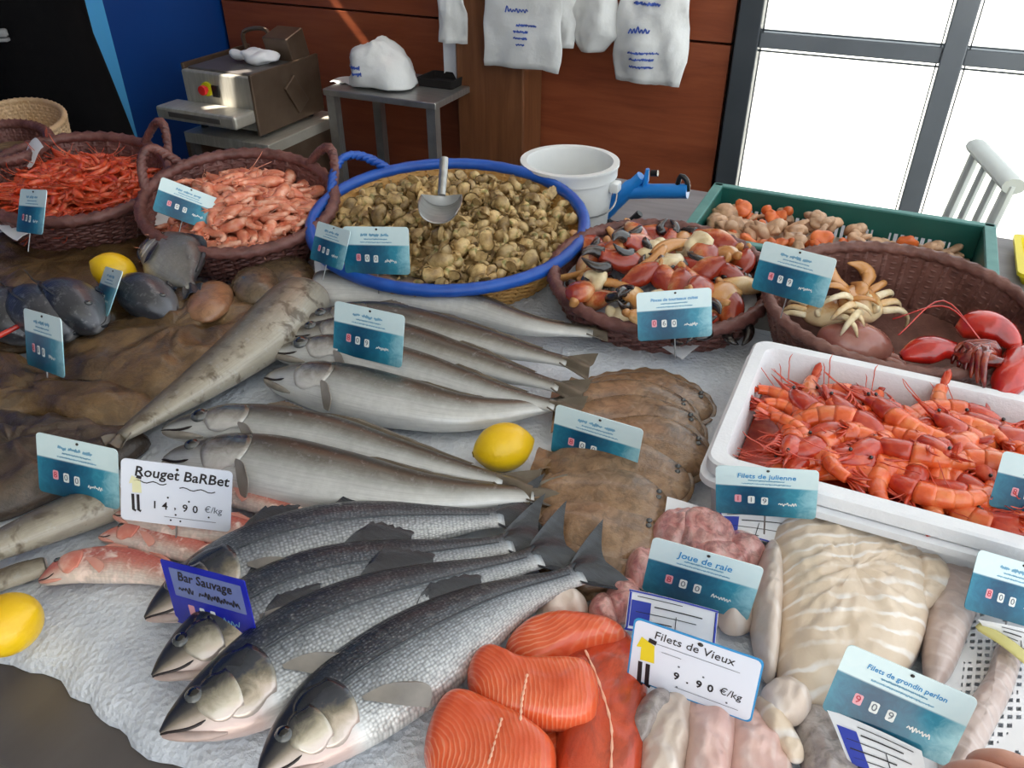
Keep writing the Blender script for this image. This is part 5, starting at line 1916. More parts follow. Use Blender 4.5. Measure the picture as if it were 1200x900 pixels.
def plate(name, w, h, m, parent, th=0.0014, r=0.006, bend=0.0, z=0.0, c=(0, 0)):
    pts = rrect(w, h, r, 4)
    mb = MB()
    mb.rings([[Vector((x + c[0], y + c[1], zz + z)) for x, y in pts] for zz in (-th, 0.0)])
    return mb.obj(name, m, parent, smooth=35)


def put_text(parent, s, size, x, y, m, z=0.0004, rot=0.0, shear=0.0, bold=0.0, name='lettering', align='CENTER', sx=1.0):
    o = link(name, text_mesh(s, size, M[m], shear, align, bold), parent, (x, y, z), (0, 0, rot))
    if sx != 1.0: o.scale = (sx, 1, 1)
    return o


def pick(parent, h, drop, x=0.0):
    MB().tube([(x, -h / 2 + 0.012, -0.0026), (x, -h / 2 - drop, -0.0026)], 0.0011, 6).obj('pick', M['wire'], parent)


def tag(label, w, h, loc, rot, title=None, digits='8 0 0', seed=0, drop=0.03, tail=True, tsize=None):
    r = thing('price_tag', label, 'price tag', loc, [math.radians(a) for a in rot], 'sea-print price tags')
    rd = random.Random(seed)
    p = plate('plate', 0.124, 0.082, M['teal_tag'], r)
    s = w / 0.124
    r.scale = (s, s * (h / w) / (0.082 / 0.124), s)
    if title:
        ts = tsize or min(0.0125, 0.19 / max(6, len(title)))
        put_text(r, title, ts, 0.0, 0.0265, 'ink_blue', bold=0.0001, shear=0.1)
    else:
        mb = MB()
        x = -0.028
        for wl in (0.012, 0.018, 0.014):
            scribble(mb, x, 0.0265, wl, 0.005, 0.0020, rd, 0.0004)
            x += wl + 0.004
        mb.obj('lettering', M['ink_soft'], r, smooth=False)
    mb = MB()
    scribble(mb, -0.022, 0.0195, 0.044, 0.002, 0.0010, rd, 0.0004)
    scribble(mb, -0.030, 0.0140, 0.060, 0.002, 0.0008, rd, 0.0004)
    mb.obj('small_print', M['ink_soft'], r, smooth=False)
    for i, dgt in enumerate(digits.split()):
        x = -0.034 + i * 0.0165
        y = -0.0125 - 0.001 * i
        wnd = plate('digit_window', 0.0085, 0.0125, M['digit_pink' if i == 0 else 'digit_white'], r, 0.0003, 0.002, z=0.0004, c=(x, y))
        put_text(wnd, dgt, 0.012, x, y, 'ink_red' if i == 0 else 'ink_grey', z=0.0007, name='digit')
    if tail:
        mb = MB()
        scribble(mb, 0.016, -0.018, 0.022, 0.006, 0.0012, rd, 0.0004)
        mb.obj('unit_lettering', M['digit_white'], r, smooth=False)
    MB().ball((0.002, 0.0365, 0.0006), (0.0022, 0.0018, 0.0012), 8, 6).obj('pin', M['pin'], r)
    pick(r, 0.082, drop)
    return r


TG = {
    1: ('small price tag leaning in the red shrimp basket', 0.126, 0.0827, (-1.445, 0.937, 0.971), (61.6, -12.2, -13.7)),
    2: ('strongly slanted price tag in front of the pale pink prawns', 0.114, 0.075, (-1.239, 1.122, 0.953), (46.0, 31.2, 45.2)),
    3: ('narrow tilted price tag in front of the back left lemon', 0.124, 0.082, (-1.192, 0.858, 0.895), (53.7, -16.1, -24.8)),
    4: ('tall turned price tag stuck among the grey breams', 0.140, 0.092, (-1.126, 0.677, 0.904), (70.8, -11.6, -13.1)),
    5: ('price tag half hidden behind another at the left of the whelks', 0.110, 0.073, (-0.895, 1.118, 0.932), (62.7, -6.8, -20.6)),
    6: ('upright price tag in front of the whelk basket', 0.130, 0.086, (-0.804, 1.135, 0.932), (70.6, -5.5, 10.5)),
    7: ('price tag standing on the grey hake', 0.130, 0.086, (-0.682, 0.917, 0.901), (73.3, -0.9, 0.8)),
    8: ('price tag touching the white handwritten card at the left', 0.126, 0.083, (-0.850, 0.493, 0.881), (71.0, 0.2, 8.0)),
    11: ('price tag stuck in the stack of brown plaice', 0.126, 0.083, (-0.271, 0.856, 0.863), (86.9, 2.9, 1.4)),
    12: ('price tag on white paper in front of the crab claws', 0.118, 0.078, (-0.243, 1.131, 0.932), (70.9, -4.3, 26.1)),
    13: ('price tag between the crab claw basket and the lobster basket', 0.118, 0.078, (-0.087, 1.226, 0.993), (72.6, -1.7, -14.8)),
    14: ('price tag against the front of the white foam box', 0.116, 0.0764, (-0.034, 0.791, 0.910), (92, -8.1, 9.9)),
    15: ('price tag in front of the pink skate cheeks', 0.122, 0.081, (-0.075, 0.661, 0.870), (85.3, 3.1, 5.6)),
    17: ('nearest large price tag for the gurnard fillets at the bottom right', 0.116, 0.077, (0.133, 0.576, 0.880), (69.0, 4.4, -3.4)),
    18: ('price tag at the right edge above the yellow strip', 0.102, 0.067, (0.243, 0.786, 0.874), (52.5, 13.9, 16.4)),
    19: ('price tag at the right edge in front of the foam box', 0.100, 0.070, (0.262, 0.915, 0.925), (66, -4.0, -6.0)),
}
TITLES = {12: 'Pinces de tourteaux cuites', 17: 'Filets de grondin perlon', 15: 'Joue de raie', 14: 'Filets de julienne'}
DIG = {12: '0 6 0', 17: '9 0 9', 7: '8 0 9', 13: '4 9 9', 14: '1 1 9', 2: '0 0 0'}
for k, (lb, w, h, loc, rot) in TG.items():
    tag(lb, w, h, loc, rot, TITLES.get(k), DIG.get(k, '8 0 0'), seed=k, drop=0.035)


def fig_print(parent, s, x, y, shirt):
    """small printed man bending over"""
    m = MB()
    ribbon(m, [(x - 0.006 * s, y + 0.012 * s), (x + 0.001 * s, y + 0.010 * s), (x + 0.002 * s, y - 0.004 * s)], 0.011 * s, 0.0004)
    m.obj('printed_shirt', M[shirt], parent, smooth=False)
    for dx in (-0.003, 0.003):
        m = MB()
        ribbon(m, [(x + dx * s, y - 0.006 * s), (x + (dx + 0.001) * s, y - 0.026 * s), (x + (dx + 0.004) * s, y - 0.027 * s)], 0.0034 * s, 0.0005)
        m.obj('printed_leg', M['ink_black'], parent, smooth=False)
    m = MB()
    ribbon(m, [(x + 0.001 * s, y + 0.0165 * s), (x + 0.007 * s, y + 0.0155 * s)], 0.004 * s, 0.0005)
    m.obj('printed_head', M['ink_black'], parent, smooth=False)


# white card: Rouget Barbet
r = thing('price_card', 'white handwritten card reading Rouget Barbet above the red mullets', 'price card', (-0.694, 0.507, 0.886), [math.radians(a) for a in (71.5, 6.9, 22.2)], 'white handwritten cards')
plate('plate', 0.136, 0.082, M['white_card'], r)
put_text(r, 'Rouget BaRBet', 0.0185, 0.006, 0.026, 'ink_black', shear=0.15, bold=0.0003, sx=1.02)
m = MB()
for x0, L_ in ((-0.052, 0.04), (0.004, 0.044)):
    ribbon(m, [(x0 + L_ * i / 10, 0.0135 - 0.003 * (x0 > 0) + 0.0016 * math.sin(i * 1.3)) for i in range(11)], 0.0013, 0.0004)
m.obj('underline', M['ink_black'], r, smooth=False)
for i, ch in enumerate('14,90'):
    put_text(r, ch, 0.014, -0.026 + 0.0125 * i, -0.016 + (0.002 if ch == ',' else 0), 'ink_black', name='digit', bold=0.0002)
put_text(r, '€/kg', 0.012, 0.046, -0.014, 'ink_grey', shear=0.1)
m = MB()
for x, y in ((-0.01, -0.004), (0.016, -0.006), (0.041, -0.024), (-0.006, -0.034), (0.006, -0.034), (0.0, -0.026)):
    m.lathe([(0.0013, 0.0004), (0.0003, 0.0008)], 8, (x, y, 0))
m.obj('peg_hole', M['ink_black'], r)
m = MB()
ribbon(m, [(-0.014, -0.030), (0.05, -0.030)], 0.0007, 0.0004)
m.obj('slot_line', M['ink_grey'], r, smooth=False)
fig_print(r, 1.05, -0.050, 0.002, 'ink_cream')
MB().ball((0.001, 0.0345, 0.0006), (0.002, 0.0018, 0.0012), 8, 6).obj('pin', M['pin'], r)
pick(r, 0.082, 0.03)

# white card with yellow man
r = thing('price_card', 'white handwritten card with a printed man in a yellow shirt at the front', 'price card', (-0.053, 0.537, 0.874), [math.radians(a) for a in (80.1, -2.2, -1.1)], 'white handwritten cards')
plate('plate_edge', 0.1286, 0.0796, M['ink_blue'], r, 0.0013, z=-0.0002)
plate('plate', 0.125, 0.076, M['white_card'], r)
put_text(r, 'Filets de Vieux', 0.0135, -0.002, 0.0265, 'ink_black', shear=0.12)
for i, ch in enumerate('9.90'):
    put_text(r, ch, 0.0125, -0.014 + 0.0115 * i, -0.015 + 0.0 * i, 'ink_black', name='digit', bold=0.0003)
put_text(r, '€/kg', 0.012, 0.040, -0.013, 'ink_black', shear=0.1)
m = MB()
ribbon(m, [(-0.040, 0.0165), (0.045, 0.0165)], 0.0006, 0.0004)
ribbon(m, [(-0.032, 0.0085), (-0.012, 0.0085)], 0.0006, 0.0004)
ribbon(m, [(-0.014, -0.029), (0.050, -0.029)], 0.0006, 0.0004)
for x, y in ((-0.013, -0.002), (0.012, -0.004), (-0.012, -0.028), (0.038, -0.025)):
    m.lathe([(0.0012, 0.0004), (0.0003, 0.0008)], 8, (x, y, 0))
m.obj('ruled_line', M['ink_grey'], r, smooth=False)
fig_print(r, 1.35, -0.048, -0.004, 'ink_yellow')
MB().ball((0.004, 0.034, 0.0006), (0.003, 0.0022, 0.0012), 8, 6).obj('pin', M['pin'], r)
pick(r, 0.08, 0.03)

# blue card
r = thing('price_card', 'royal blue handwritten card leaning over the sea bass heads', 'price card', (-0.545, 0.398, 0.878), [math.radians(a) for a in (80.3, -9.8, 0.3)])
plate('plate', 0.122, 0.083, M['blue_card'], r, r=0.002)
plate('writing_panel', 0.104, 0.036, M['blue_card_panel'], r, 0.0003, 0.001, z=0.0004, c=(0.002, 0.016))
put_text(r, 'Bar Sauvage', 0.0165, 0.0, 0.025, 'ink_black', z=0.0008, shear=0.2, bold=0.0002)
m = MB()
rd = random.Random(4)
scribble(m, -0.042, 0.009, 0.022, 0.009, 0.0018, rd, 0.0006)
scribble(m, -0.012, 0.008, 0.058, 0.009, 0.0018, rd, 0.0006)
m.obj('handwriting', M['ink_black'], r, smooth=False)
for i in range(3):
    plate('digit_window', 0.007 if i else 0.009, 0.014, M['digit_pink' if i == 0 else 'digit_white'], r, 0.0003, 0.0015, z=0.0004, c=(-0.030 + 0.016 * i, -0.018))
m = MB()
scribble(m, 0.016, -0.020, 0.024, 0.010, 0.0012, rd, 0.0005)
m.obj('unit_lettering', M['ink_soft'], r, smooth=False)
pick(r, 0.083, 0.025)


# paper labels and loose papers
def paper(name, label, corners, z, th=0.0008, curl=0.006, m='paper', border=None, lines=0, seed=0, block=False):
    pts = [(P(c[0], c[1], z + (c[2] if len(c) > 2 else 0))) for c in corners]
    c = sum(pts, Vector()) / 4
    r = thing(name, label, 'paper', c)
    TL, TR, BR, BL = [p - c for p in pts]

    def q(u, v, off=0.0):
        a = TL.lerp(TR, u)
        b = BL.lerp(BR, u)
        p = a.lerp(b, v)
        p = p + Vector((0, 0, curl * (math.sin(PI * u) * 0.7 + 0.3 * math.sin(PI * 2 * v))))
        nrm = (TR - TL).cross(BL - TL).normalized()
        if nrm.z < 0: nrm = -nrm
        return p + nrm * off
    MB().sheet([[q(i / 8, j / 6) for j in range(7)] for i in range(9)], th).obj('sheet', M[m], r)
    if border:
        mb = MB()
        path = [(u / 16, 0.03) for u in range(17)] + [(0.98, v / 12) for v in range(1, 13)] + [(1 - u / 16, 0.97) for u in range(1, 17)] + [(0.02, 1 - v / 12) for v in range(1, 12)]
        a = [q(u, v, th) for u, v in path]
        mb.tube(a, 0.0012, 4, closed=True)
        mb.obj('border', M[border], r)
    rd = random.Random(seed)
    if lines:
        mb = MB()
        for k in range(lines):
            v = 0.14 + 0.74 * k / max(1, lines - 1)
            u0 = rd.choice((0.1, 0.3, 0.1))
            u1 = rd.uniform(0.5, 0.92)
            mb.tube([q(u0 + (u1 - u0) * s / 8, v, th) for s in range(9)], 0.0005 + 0.0003 * (k % 2), 4)
        mb.tube([q(0.55, 0.45 + 0.5 * s / 4, th) for s in range(5)], 0.0004, 4)
        mb.obj('print_lines', M['ink_black'], r)
    if block:
        MB().sheet([[q(0.04 + 0.22 * i / 3, 0.25 + 0.62 * j / 4, th * 1.2) for j in range(5)] for i in range(4)], 0.0003).obj('logo_block', M['ink_navy'], r)
    return r


paper('paper_sheet', 'white folded paper under the crab claw price tag', [(735, 381), (800, 386), (833, 396), (800, 421)], ICE + 0.02, curl=0.004)
paper('product_label', 'small printed label with a blue square under the foam box tag', [(842, 600, .012), (936, 600, .012), (915, 640), (846, 622)], ICE + 0.03, border='ink_navy', lines=4, seed=2, block=True, curl=0.002)
paper('product_label', 'blue-edged printed label tucked behind the yellow-man card', [(738, 690, .03), (842, 716, .03), (838, 760), (732, 738)], ICE + 0.04, border='ink_navy', lines=5, seed=5, block=True, curl=0.002)
paper('product_label', 'printed label with a blue mark under the nearest price tag', [(968, 830, .02), (1080, 880, .02), (1090, 935), (1000, 905)], ICE + 0.03, border=None, lines=6, seed=7, block=True, curl=0.003)
paper('product_label', 'printed label under the yellow strip at the right edge', [(1146, 726, .02), (1235, 745, .02), (1230, 790), (1160, 745)], ICE + 0.03, lines=5, seed=9, curl=0.002)
paper('plastic_sheet', 'clear grey plastic divider behind the pink cheeks', [(782, 582, .02), (848, 604, .02), (840, 628), (776, 622)], ICE + 0.03, m='plastic_grey' if 'plastic_grey' in M else 'paper', curl=0.002)
paper('paper_sheet', 'small white paper under the slanted tag by the pale prawns', [(182, 250, .01), (212, 250, .01), (208, 268), (176, 264)], ICE + 0.09, curl=0.004)
paper('paper_sheet', 'rolled white paper stuck in the red shrimps', [(40, 162, .05), (51, 172, .05), (34, 198), (22, 190)], ICE + 0.13, curl=0.012)
paper('plastic_sheet', 'crumpled clear film below the small tag in the shrimp basket', [(-12, 262), (34, 264), (50, 274), (20, 282)], ICE + 0.085, curl=0.012)
paper('plastic_sheet', 'crumpled clear film under the tag left of the whelks', [(368, 300, .01), (388, 305, .01), (392, 330), (370, 326)], ICE + 0.06, curl=0.012)

# yellow strip
a, b_ = P(1146, 732, ICE + 0.04), P(1215, 782, ICE + 0.04)
r = thing('plastic_strip', 'pale yellow plastic strip lying over the lace paper', 'strip', (a + b_) / 2)
MB().tube(spline([a - (a + b_) / 2, Vector((0, 0, 0.003)), b_ - (a + b_) / 2], 14), [0.005] + [0.0085] * 12 + [0.008], 10, flat=0.3).obj('blade', mat('pale_yellow_plastic', (206, 196, 120), (216, 208, 140), scale=10, rough=0.35), r, smooth='all')

# lace paper with punched slots
lp = thing('lace_paper', 'white lace doily paper with punched holes under the gurnard', 'paper', P(1150, 800, ICE + 0.004))
o_ = Vector(lp.location)
A, B = P(1096, 700, ICE + 0.006), P(1260, 690, ICE + 0.006)
C_, D_ = P(1280, 960, ICE + 0.006), P(1060, 940, ICE + 0.006)
NU, NV = 96, 110
vs, fs = [], []
for i in range(NU + 1):
    for j in range(NV + 1):
        u, v = i / NU, j / NV
        p = A.lerp(B, u).lerp(D_.lerp(C_, u), v)
        vs.append(p - o_ + Vector((0, 0, 0.002 * nz(u * 6, v * 6) + 0.002)))
for i in range(NU):
    for j in range(NV):
        band = (i > 22 and i < 88)
        if band and j % 4 in (1, 2) and i % 5 in (1, 2, 3) and nz(i * 0.09, j * 0.07, 2) > -0.1: continue
        a = i * (NV + 1) + j
        fs.append((a, a + NV + 1, a + NV + 2, a + 1))
me = bpy.data.meshes.new('sheet')
me.from_pydata([tuple(v) for v in vs], [], fs)
me.materials.append(M['paper'])
o = link('sheet', me, lp)
sm_ = o.modifiers.new('thickness', 'SOLIDIFY')
sm_.thickness = 0.0008
# ================================================================ things behind the counter
M['white_plastic'] = mat('white_bucket_plastic', (226, 228, 226), (234, 236, 234), scale=5, rough=0.35)
M['bag'] = mat('white_bag_plastic', (222, 224, 222), (234, 236, 235), scale=8, rough=0.38, bump=0.35, bscale=26, bdist=0.01)
M['green_crate'] = mat('dark_green_plastic', (18, 84, 76), (26, 96, 88), scale=6, rough=0.42)
M['green_rim'] = mat('green_plastic_pale', (60, 120, 114), (96, 148, 142), scale=14, rough=0.5)  # paler green for the crate rim
M['blue_plastic'] = mat('bright_blue_plastic', (24, 118, 200), (36, 134, 214), scale=10, rough=0.3)
M['black_plastic'] = mat('black_plastic', (20, 20, 22), rough=0.35)
M['chair_paint'] = mat('pale_grey_paint', (196, 202, 198), (208, 214, 210), scale=8, rough=0.45)
M['yellow_plastic'] = mat('yellow_plastic', (220, 200, 10), (228, 210, 20), scale=6, rough=0.4)
M['machine'] = mat('brushed_steel_housing', (176, 172, 160), (200, 196, 186), scale=12, rough=0.36, metal=0.45, stretch=(8, 1, 1))
M['machine_dark'] = mat('brown_steel_side', (92, 74, 60), (118, 100, 84), scale=8, rough=0.35, metal=0.5)
M['red_button'] = mat('red_button_plastic', (200, 40, 40), rough=0.3)
M['yellow_button'] = mat('yellow_button_base', (206, 204, 30), rough=0.4)

# ---- bucket on the ledge
r = thing('bucket', 'white plastic bucket on the grey ledge behind the whelks', 'bucket', (-0.655, 1.72, LEDGE))
R0, H0 = 0.108, 0.165
MB().lathe([(0.001, 0), (R0 * 0.84, 0), (R0 * 0.86, 0.004), (R0 * 0.97, H0 * 0.80), (R0 * 0.97, H0), (R0 * 0.92, H0), (R0 * 0.92, H0 - 0.004), (R0 * 0.82, 0.01), (0.001, 0.01)], 48, cap=False).obj('bucket_body', M['white_plastic'], r)
MB().lathe([(R0 * 0.96, H0 - 0.028), (R0 * 1.03, H0 - 0.026), (R0 * 1.03, H0 - 0.006), (R0 * 1.06, H0 - 0.002), (R0 * 1.06, H0 + 0.004), (R0 * 0.93, H0 + 0.004), (R0 * 0.92, H0 - 0.004)], 48, cap=False).obj('rim', M['white_plastic'], r)
MB().tube([(R0 * math.cos(a) * 1.05, R0 * math.sin(a) * 1.05, H0 - 0.055 - 0.04 * math.sin((a + 2.0) * 1.1)) for a in [-2.0 + 0.18 * i for i in range(17)]], 0.002, 6).obj('handle', M['wire'], r)
MB().box((R0 * 1.05, 0.0, H0 - 0.042), (0.022, 0.03, 0.024), bev=0.005).obj('handle_lug', M['white_plastic'], r)

# ---- blue spray gun beside the bucket
base = Vector((-0.50, 1.78, LEDGE + 0.03))
r = thing('spray_gun', 'bright blue plastic hose spray gun beside the white bucket', 'spray gun', base)
def bp(px, py, y=1.78): return PY(px, py, y) - base
MB().tube([bp(726, 226), bp(760, 224), bp(806, 224)], [0.0155, 0.017, 0.017], 16).obj('barrel', M['blue_plastic'], r)
MB().tube(spline([bp(706, 250), bp(722, 236), bp(740, 218), bp(752, 207)], 12), [0.021] * 3 + [0.019] * 6 + [0.014] * 3, 14).obj('grip', M['blue_plastic'], r)
MB().tube([bp(752, 226), bp(757, 212), bp(759, 198)], [0.010, 0.011, 0.007], 12, flat=0.6).obj('trigger', M['blue_plastic'], r)
MB().tube([bp(763, 203), bp(771, 203)], 0.0075, 12).obj('nozzle_cap', M['black_plastic'], r)
MB().tube(spline([bp(806, 224), bp(805, 212), bp(798, 206), bp(794, 216)], 10), 0.006, 10).obj('hose_end', M['black_plastic'], r)
MB().tube(spline([bp(708, 252), bp(716, 262), bp(735, 262), bp(750, 250)], 12), 0.009, 8).obj('hose', M['black_plastic'], r)

# ---- green crate with slots
RC = 0.90
bl, brr = P(843, 221, RC), P(1156, 263, RC)
cw = brr.x - bl.x
cdep = 0.29
cx, cy = (bl.x + brr.x) / 2, (bl.y + brr.y) / 2 - cdep / 2
CH = RC - LEDGE
gc = thing('plastic_crate', 'dark green plastic crate with slotted sides by the window', 'crate', (cx, cy, LEDGE))
def wall_slots(x0, x1, y, along='x', slots=()):
    pass
th = 0.006
m = MB()
m.box((0, 0, 0.004), (cw, cdep, 0.008))
m.obj('crate_floor', M['green_crate'], gc, smooth=False)
# long walls built from bars so that the slots are open
for sy in (1, -1):
    yy = sy * (cdep / 2 - th / 2)
    m = MB()
    z0s, z1s = CH * 0.26, CH * 0.66
    groups = [(-0.36, -0.10), (-0.06, 0.12), (0.18, 0.40)]
    m.box((0, yy, z0s / 2), (cw, th, z0s))
    m.box((0, yy, (z1s + CH) / 2), (cw, th, CH - z1s))
    xs_ = [-0.5] + [g for gg in groups for g in gg] + [0.5]
    for i in range(0, len(xs_), 2):
        a, b_ = xs_[i] * cw, xs_[i + 1] * cw
        m.box(((a + b_) / 2, yy, (z0s + z1s) / 2), (b_ - a, th, z1s - z0s))
    m.obj('side_wall', M['green_crate'], gc, smooth=False)
    for a, b_ in groups:
        nbar = int((b_ - a) * cw / 0.012)
        for i in range(nbar):
            x = (a + (b_ - a) * (i + 0.5) / nbar) * cw
            MB().box((x, yy, (z0s + z1s) / 2), (0.0055, th * 0.9, z1s - z0s)).obj('slat', M['green_crate'], gc, smooth=False)
for sx in (-1, 1):
    MB().box((sx * (cw / 2 - th / 2), 0, CH / 2), (th, cdep, CH)).obj('end_wall', M['green_crate'], gc, smooth=False)
m = MB()
for sy in (-1, 1): m.box((0, sy * (cdep / 2 + 0.004), CH), (cw + 0.03, 0.018, 0.008), bev=0.002)
for sx in (-1, 1): m.box((sx * (cw / 2 + 0.006), 0, CH), (0.022, cdep + 0.02, 0.008), bev=0.002)
m.obj('rim', M['green_rim'], gc, smooth=False)
# crab pieces in the crate
M['scrap'] = mat('crab_scrap', (150, 116, 88), (190, 150, 116), (212, 178, 146), scale=40, rough=0.45, rnd=0.15)
M['scrap_o'] = mat('orange_crab_scrap', (196, 82, 30), (220, 120, 60), scale=40, rough=0.35, rnd=0.15)
ca = [chunk_mesh('crab_scrap', M['scrap'], s, (0.026, 0.02, 0.013), 0.7) for s in (2, 7)] + [leg_mesh('crab_scrap', M['scrap'], 0.06)]
cb = [chunk_mesh('crab_scrap', M['scrap_o'], s, (0.022, 0.018, 0.013), 0.5) for s in (3, 8)]
rd = random.Random(9)
for i in range(100):
    x = rd.uniform(-cw * 0.46, cw * 0.44)
    y = rd.uniform(-cdep * 0.42, cdep * 0.42)
    zl = 0.090 if x < -0.02 else 0.066
    o = link('crab_scrap', rd.choice(ca if i % 4 else cb))
    o.location = Vector(gc.location) + Vector((x, y, zl + rd.uniform(-0.015, 0.016) + 0.012 * (1 - abs(x) / cw * 2)))
    o.rotation_euler = (rd.uniform(-.6, .6), rd.uniform(-.6, .6), rd.uniform(0, 6.3))
    prop(o, 'broken beige crab piece in the green crate' if i % 4 else 'orange crab piece in the green crate', 'crab piece', 'beige crab pieces in the green crate' if i % 4 else 'orange crab pieces in the green crate')
m = MB()
m.box((0, 0, 0.032), (cw - 0.02, cdep - 0.02, 0.05), bev=0.004)
o = m.obj('crab_scrap_mass', M['scrap'], gc)
o['kind'] = 'stuff'

# ---- chair by the window
top = PY(1165, 195, 2.35)
r = thing('chair', 'pale grey slatted chair standing by the window', 'chair', (top.x, top.y, 0), (0, 0, 0.0))
tl, tr_ = PY(1146, 176, 2.42), PY(1186, 213, 2.16)
zc = (tl.z + tr_.z) / 2
tl.z = tr_.z = zc
o_ = Vector(r.location)
dv = (tr_ - tl)
dn = dv.normalized()
sideV = Vector((dn.y, -dn.x, 0))       # towards the seat
def rail(name, a, b_, rad, fl=0.7): MB().tube([a - o_, (a + b_) / 2 - o_, b_ - o_], rad, 10, flat=fl).obj(name, M['chair_paint'], r)
rail('top_rail', tl - dn * 0.02, tr_ + dn * 0.02, 0.027)
lean = sideV * 0.05
for i in range(4):
    s = i / 3
    p = tl.lerp(tr_, s)
    q = p + lean + Vector((0, 0, -(zc - 0.46)))
    rail('back_slat' if i in (1, 2) else 'back_post', p, q, 0.017 if i in (1, 2) else 0.024, 0.6)
s0 = tl.lerp(tr_, 0.5) + lean + sideV * 0.2
MB().box((s0.x - o_.x, s0.y - o_.y, 0.45), (0.40, dv.length + 0.06, 0.025), (0, 0, math.atan2(sideV.y, sideV.x)), bev=0.006).obj('seat', M['chair_paint'], r, smooth=False)
for sx in (0, 1):
    for sd in (0.02, 0.38):
        p = tl.lerp(tr_, sx) + lean + sideV * sd
        MB().tube([(p.x - o_.x, p.y - o_.y, 0.44), (p.x - o_.x, p.y - o_.y, 0.0)], [0.016, 0.012], 10).obj('leg', M['chair_paint'], r)

# ---- yellow crate corner at the right
c = PY(1210, 335, 1.95)
r = thing('plastic_crate', 'yellow plastic crate just seen at the right edge', 'crate', (c.x + 0.10, c.y, LEDGE))
hh = max(0.03, PY(1200, 322, 1.84).z - LEDGE)
m = MB()
shell(m, [(0.28, 0.2, .015, 0), (0.30, 0.22, .015, hh - 0.01), (0.31, 0.23, .015, hh - 0.008), (0.31, 0.23, .015, hh), (0.28, 0.2, .012, hh), (0.27, 0.19, .012, 0.01)])
m.obj('crate_body', M['yellow_plastic'], r, smooth=35)

# ---- skinning machine on its stand
fr = PY(306, 160, 2.22)               # front right bottom corner
zb = fr.z
x1 = fr.x
x0 = PY(224, 150, 2.22).x
y0, y1 = 2.22, 2.22 + 0.36
mw_, md_ = x1 - x0, y1 - y0
zt = PY(290, 92, 2.22).z
mh = zt - zb
r = thing('fish_machine', 'steel fish skinning machine with a red stop button by the blue wall', 'machine', ((x0 + x1) / 2, (y0 + y1) / 2, zb))
hx, hy = mw_ / 2, md_ / 2
MB().box((0, 0, mh * 0.53), (mw_ - 0.01, md_ - 0.01, mh * 0.94), bev=0.006).obj('housing', M['machine'], r, smooth=False)
MB().box((hx, 0, mh * 0.54), (0.012, md_ + 0.02, mh * 1.06), (0, 0, 0), bev=0.004).obj('side_plate', M['machine_dark'], r, smooth=False)
MB().box((-hx, 0.02, mh * 0.62), (0.012, md_, mh * 0.95), bev=0.004).obj('side_plate', M['machine_dark'], r, smooth=False)
MB().box((-0.02, -hy - 0.055, mh * 0.36), (mw_ * 1.10, 0.11, 0.045), (0.0, 0, 0), bev=0.010).obj('delivery_tray', M['machine'], r, smooth=False)
MB().box((-0.02, -hy - 0.112, mh * 0.365), (mw_ * 0.72, 0.004, 0.018), bev=0.002).obj('tray_slot', M['steel_dull'], r, smooth=False)
MB().box((0, 0.0, mh * 1.01), (mw_ - 0.04, md_ - 0.05, 0.012), bev=0.004).obj('work_plate', M['steel_dull'], r, smooth=False)
b1 = MB().lathe([(0.001, 0), (0.024, 0), (0.024, 0.008), (0.001, 0.008)], 24).obj('button_base', M['yellow_button'], r, loc=(-mw_ * 0.14, -hy + 0.004, mh * 0.72), rot=(PI / 2, 0, 0))
MB().lathe([(0.001, 0.008), (0.010, 0.008), (0.010, 0.018), (0.017, 0.020), (0.016, 0.032), (0.001, 0.034)], 20).obj('stop_button', M['red_button'], b1)
MB().box((-mw_ * 0.02, -hy - 0.002, mh * 0.70), (0.03, 0.006, 0.04), bev=0.002).obj('switch', M['black_plastic'], r, smooth=False)
for sx, px_ in ((-0.7, 0), (0.25, 1)):
    MB().tube(spline([(sx * hx - 0.02, hy - 0.03, mh), (sx * hx - 0.02, hy - 0.03, mh + 0.07), (sx * hx + 0.09, hy - 0.03, mh + 0.085), (sx * hx + 0.10, hy - 0.03, mh)], 20), 0.008, 8).obj('handle', M['machine_dark'], r)
MB().box((hx * 0.62, hy * 0.55, mh + 0.05), (mw_ * 0.34, md_ * 0.28, 0.10), (0.25, 0, 0), bev=0.004).obj('blade_guard', M['machine_dark'], r, smooth=False)
MB().box((hx + 0.010, 0.03, mh * 0.50), (0.012, 0.07, mh * 0.6), (0.55, 0, 0), bev=0.003).obj('drive_arm', M['machine_dark'], r, smooth=False)
for sx in (-1, 1):
    for sy in (-1, 1):
        MB().lathe([(0.014, -0.0), (0.014, 0.02)], 12, (sx * (hx - 0.03), sy * (hy - 0.04), -0.012)).obj('foot', M['black_plastic'], r)
# cloth on the machine
q = thing('cleaning_cloth', 'crumpled white cloth lying on the steel machine', 'cloth', (fr.x - 0.10, 2.22 + 0.17, zt + 0.012))
m = MB()
blob(m, (0, 0, 0.02), (0.075, 0.05, 0.028), 0.5, 26, 3, 22, 14)
m.obj('cloth', M['paper'], q, smooth='all')
m = MB()
blob(m, (-0.07, -0.02, 0.02), (0.05, 0.022, 0.018), 0.4, 30, 8, 18, 10)
m.obj('cloth_fold', M['paper'], q, smooth='all')
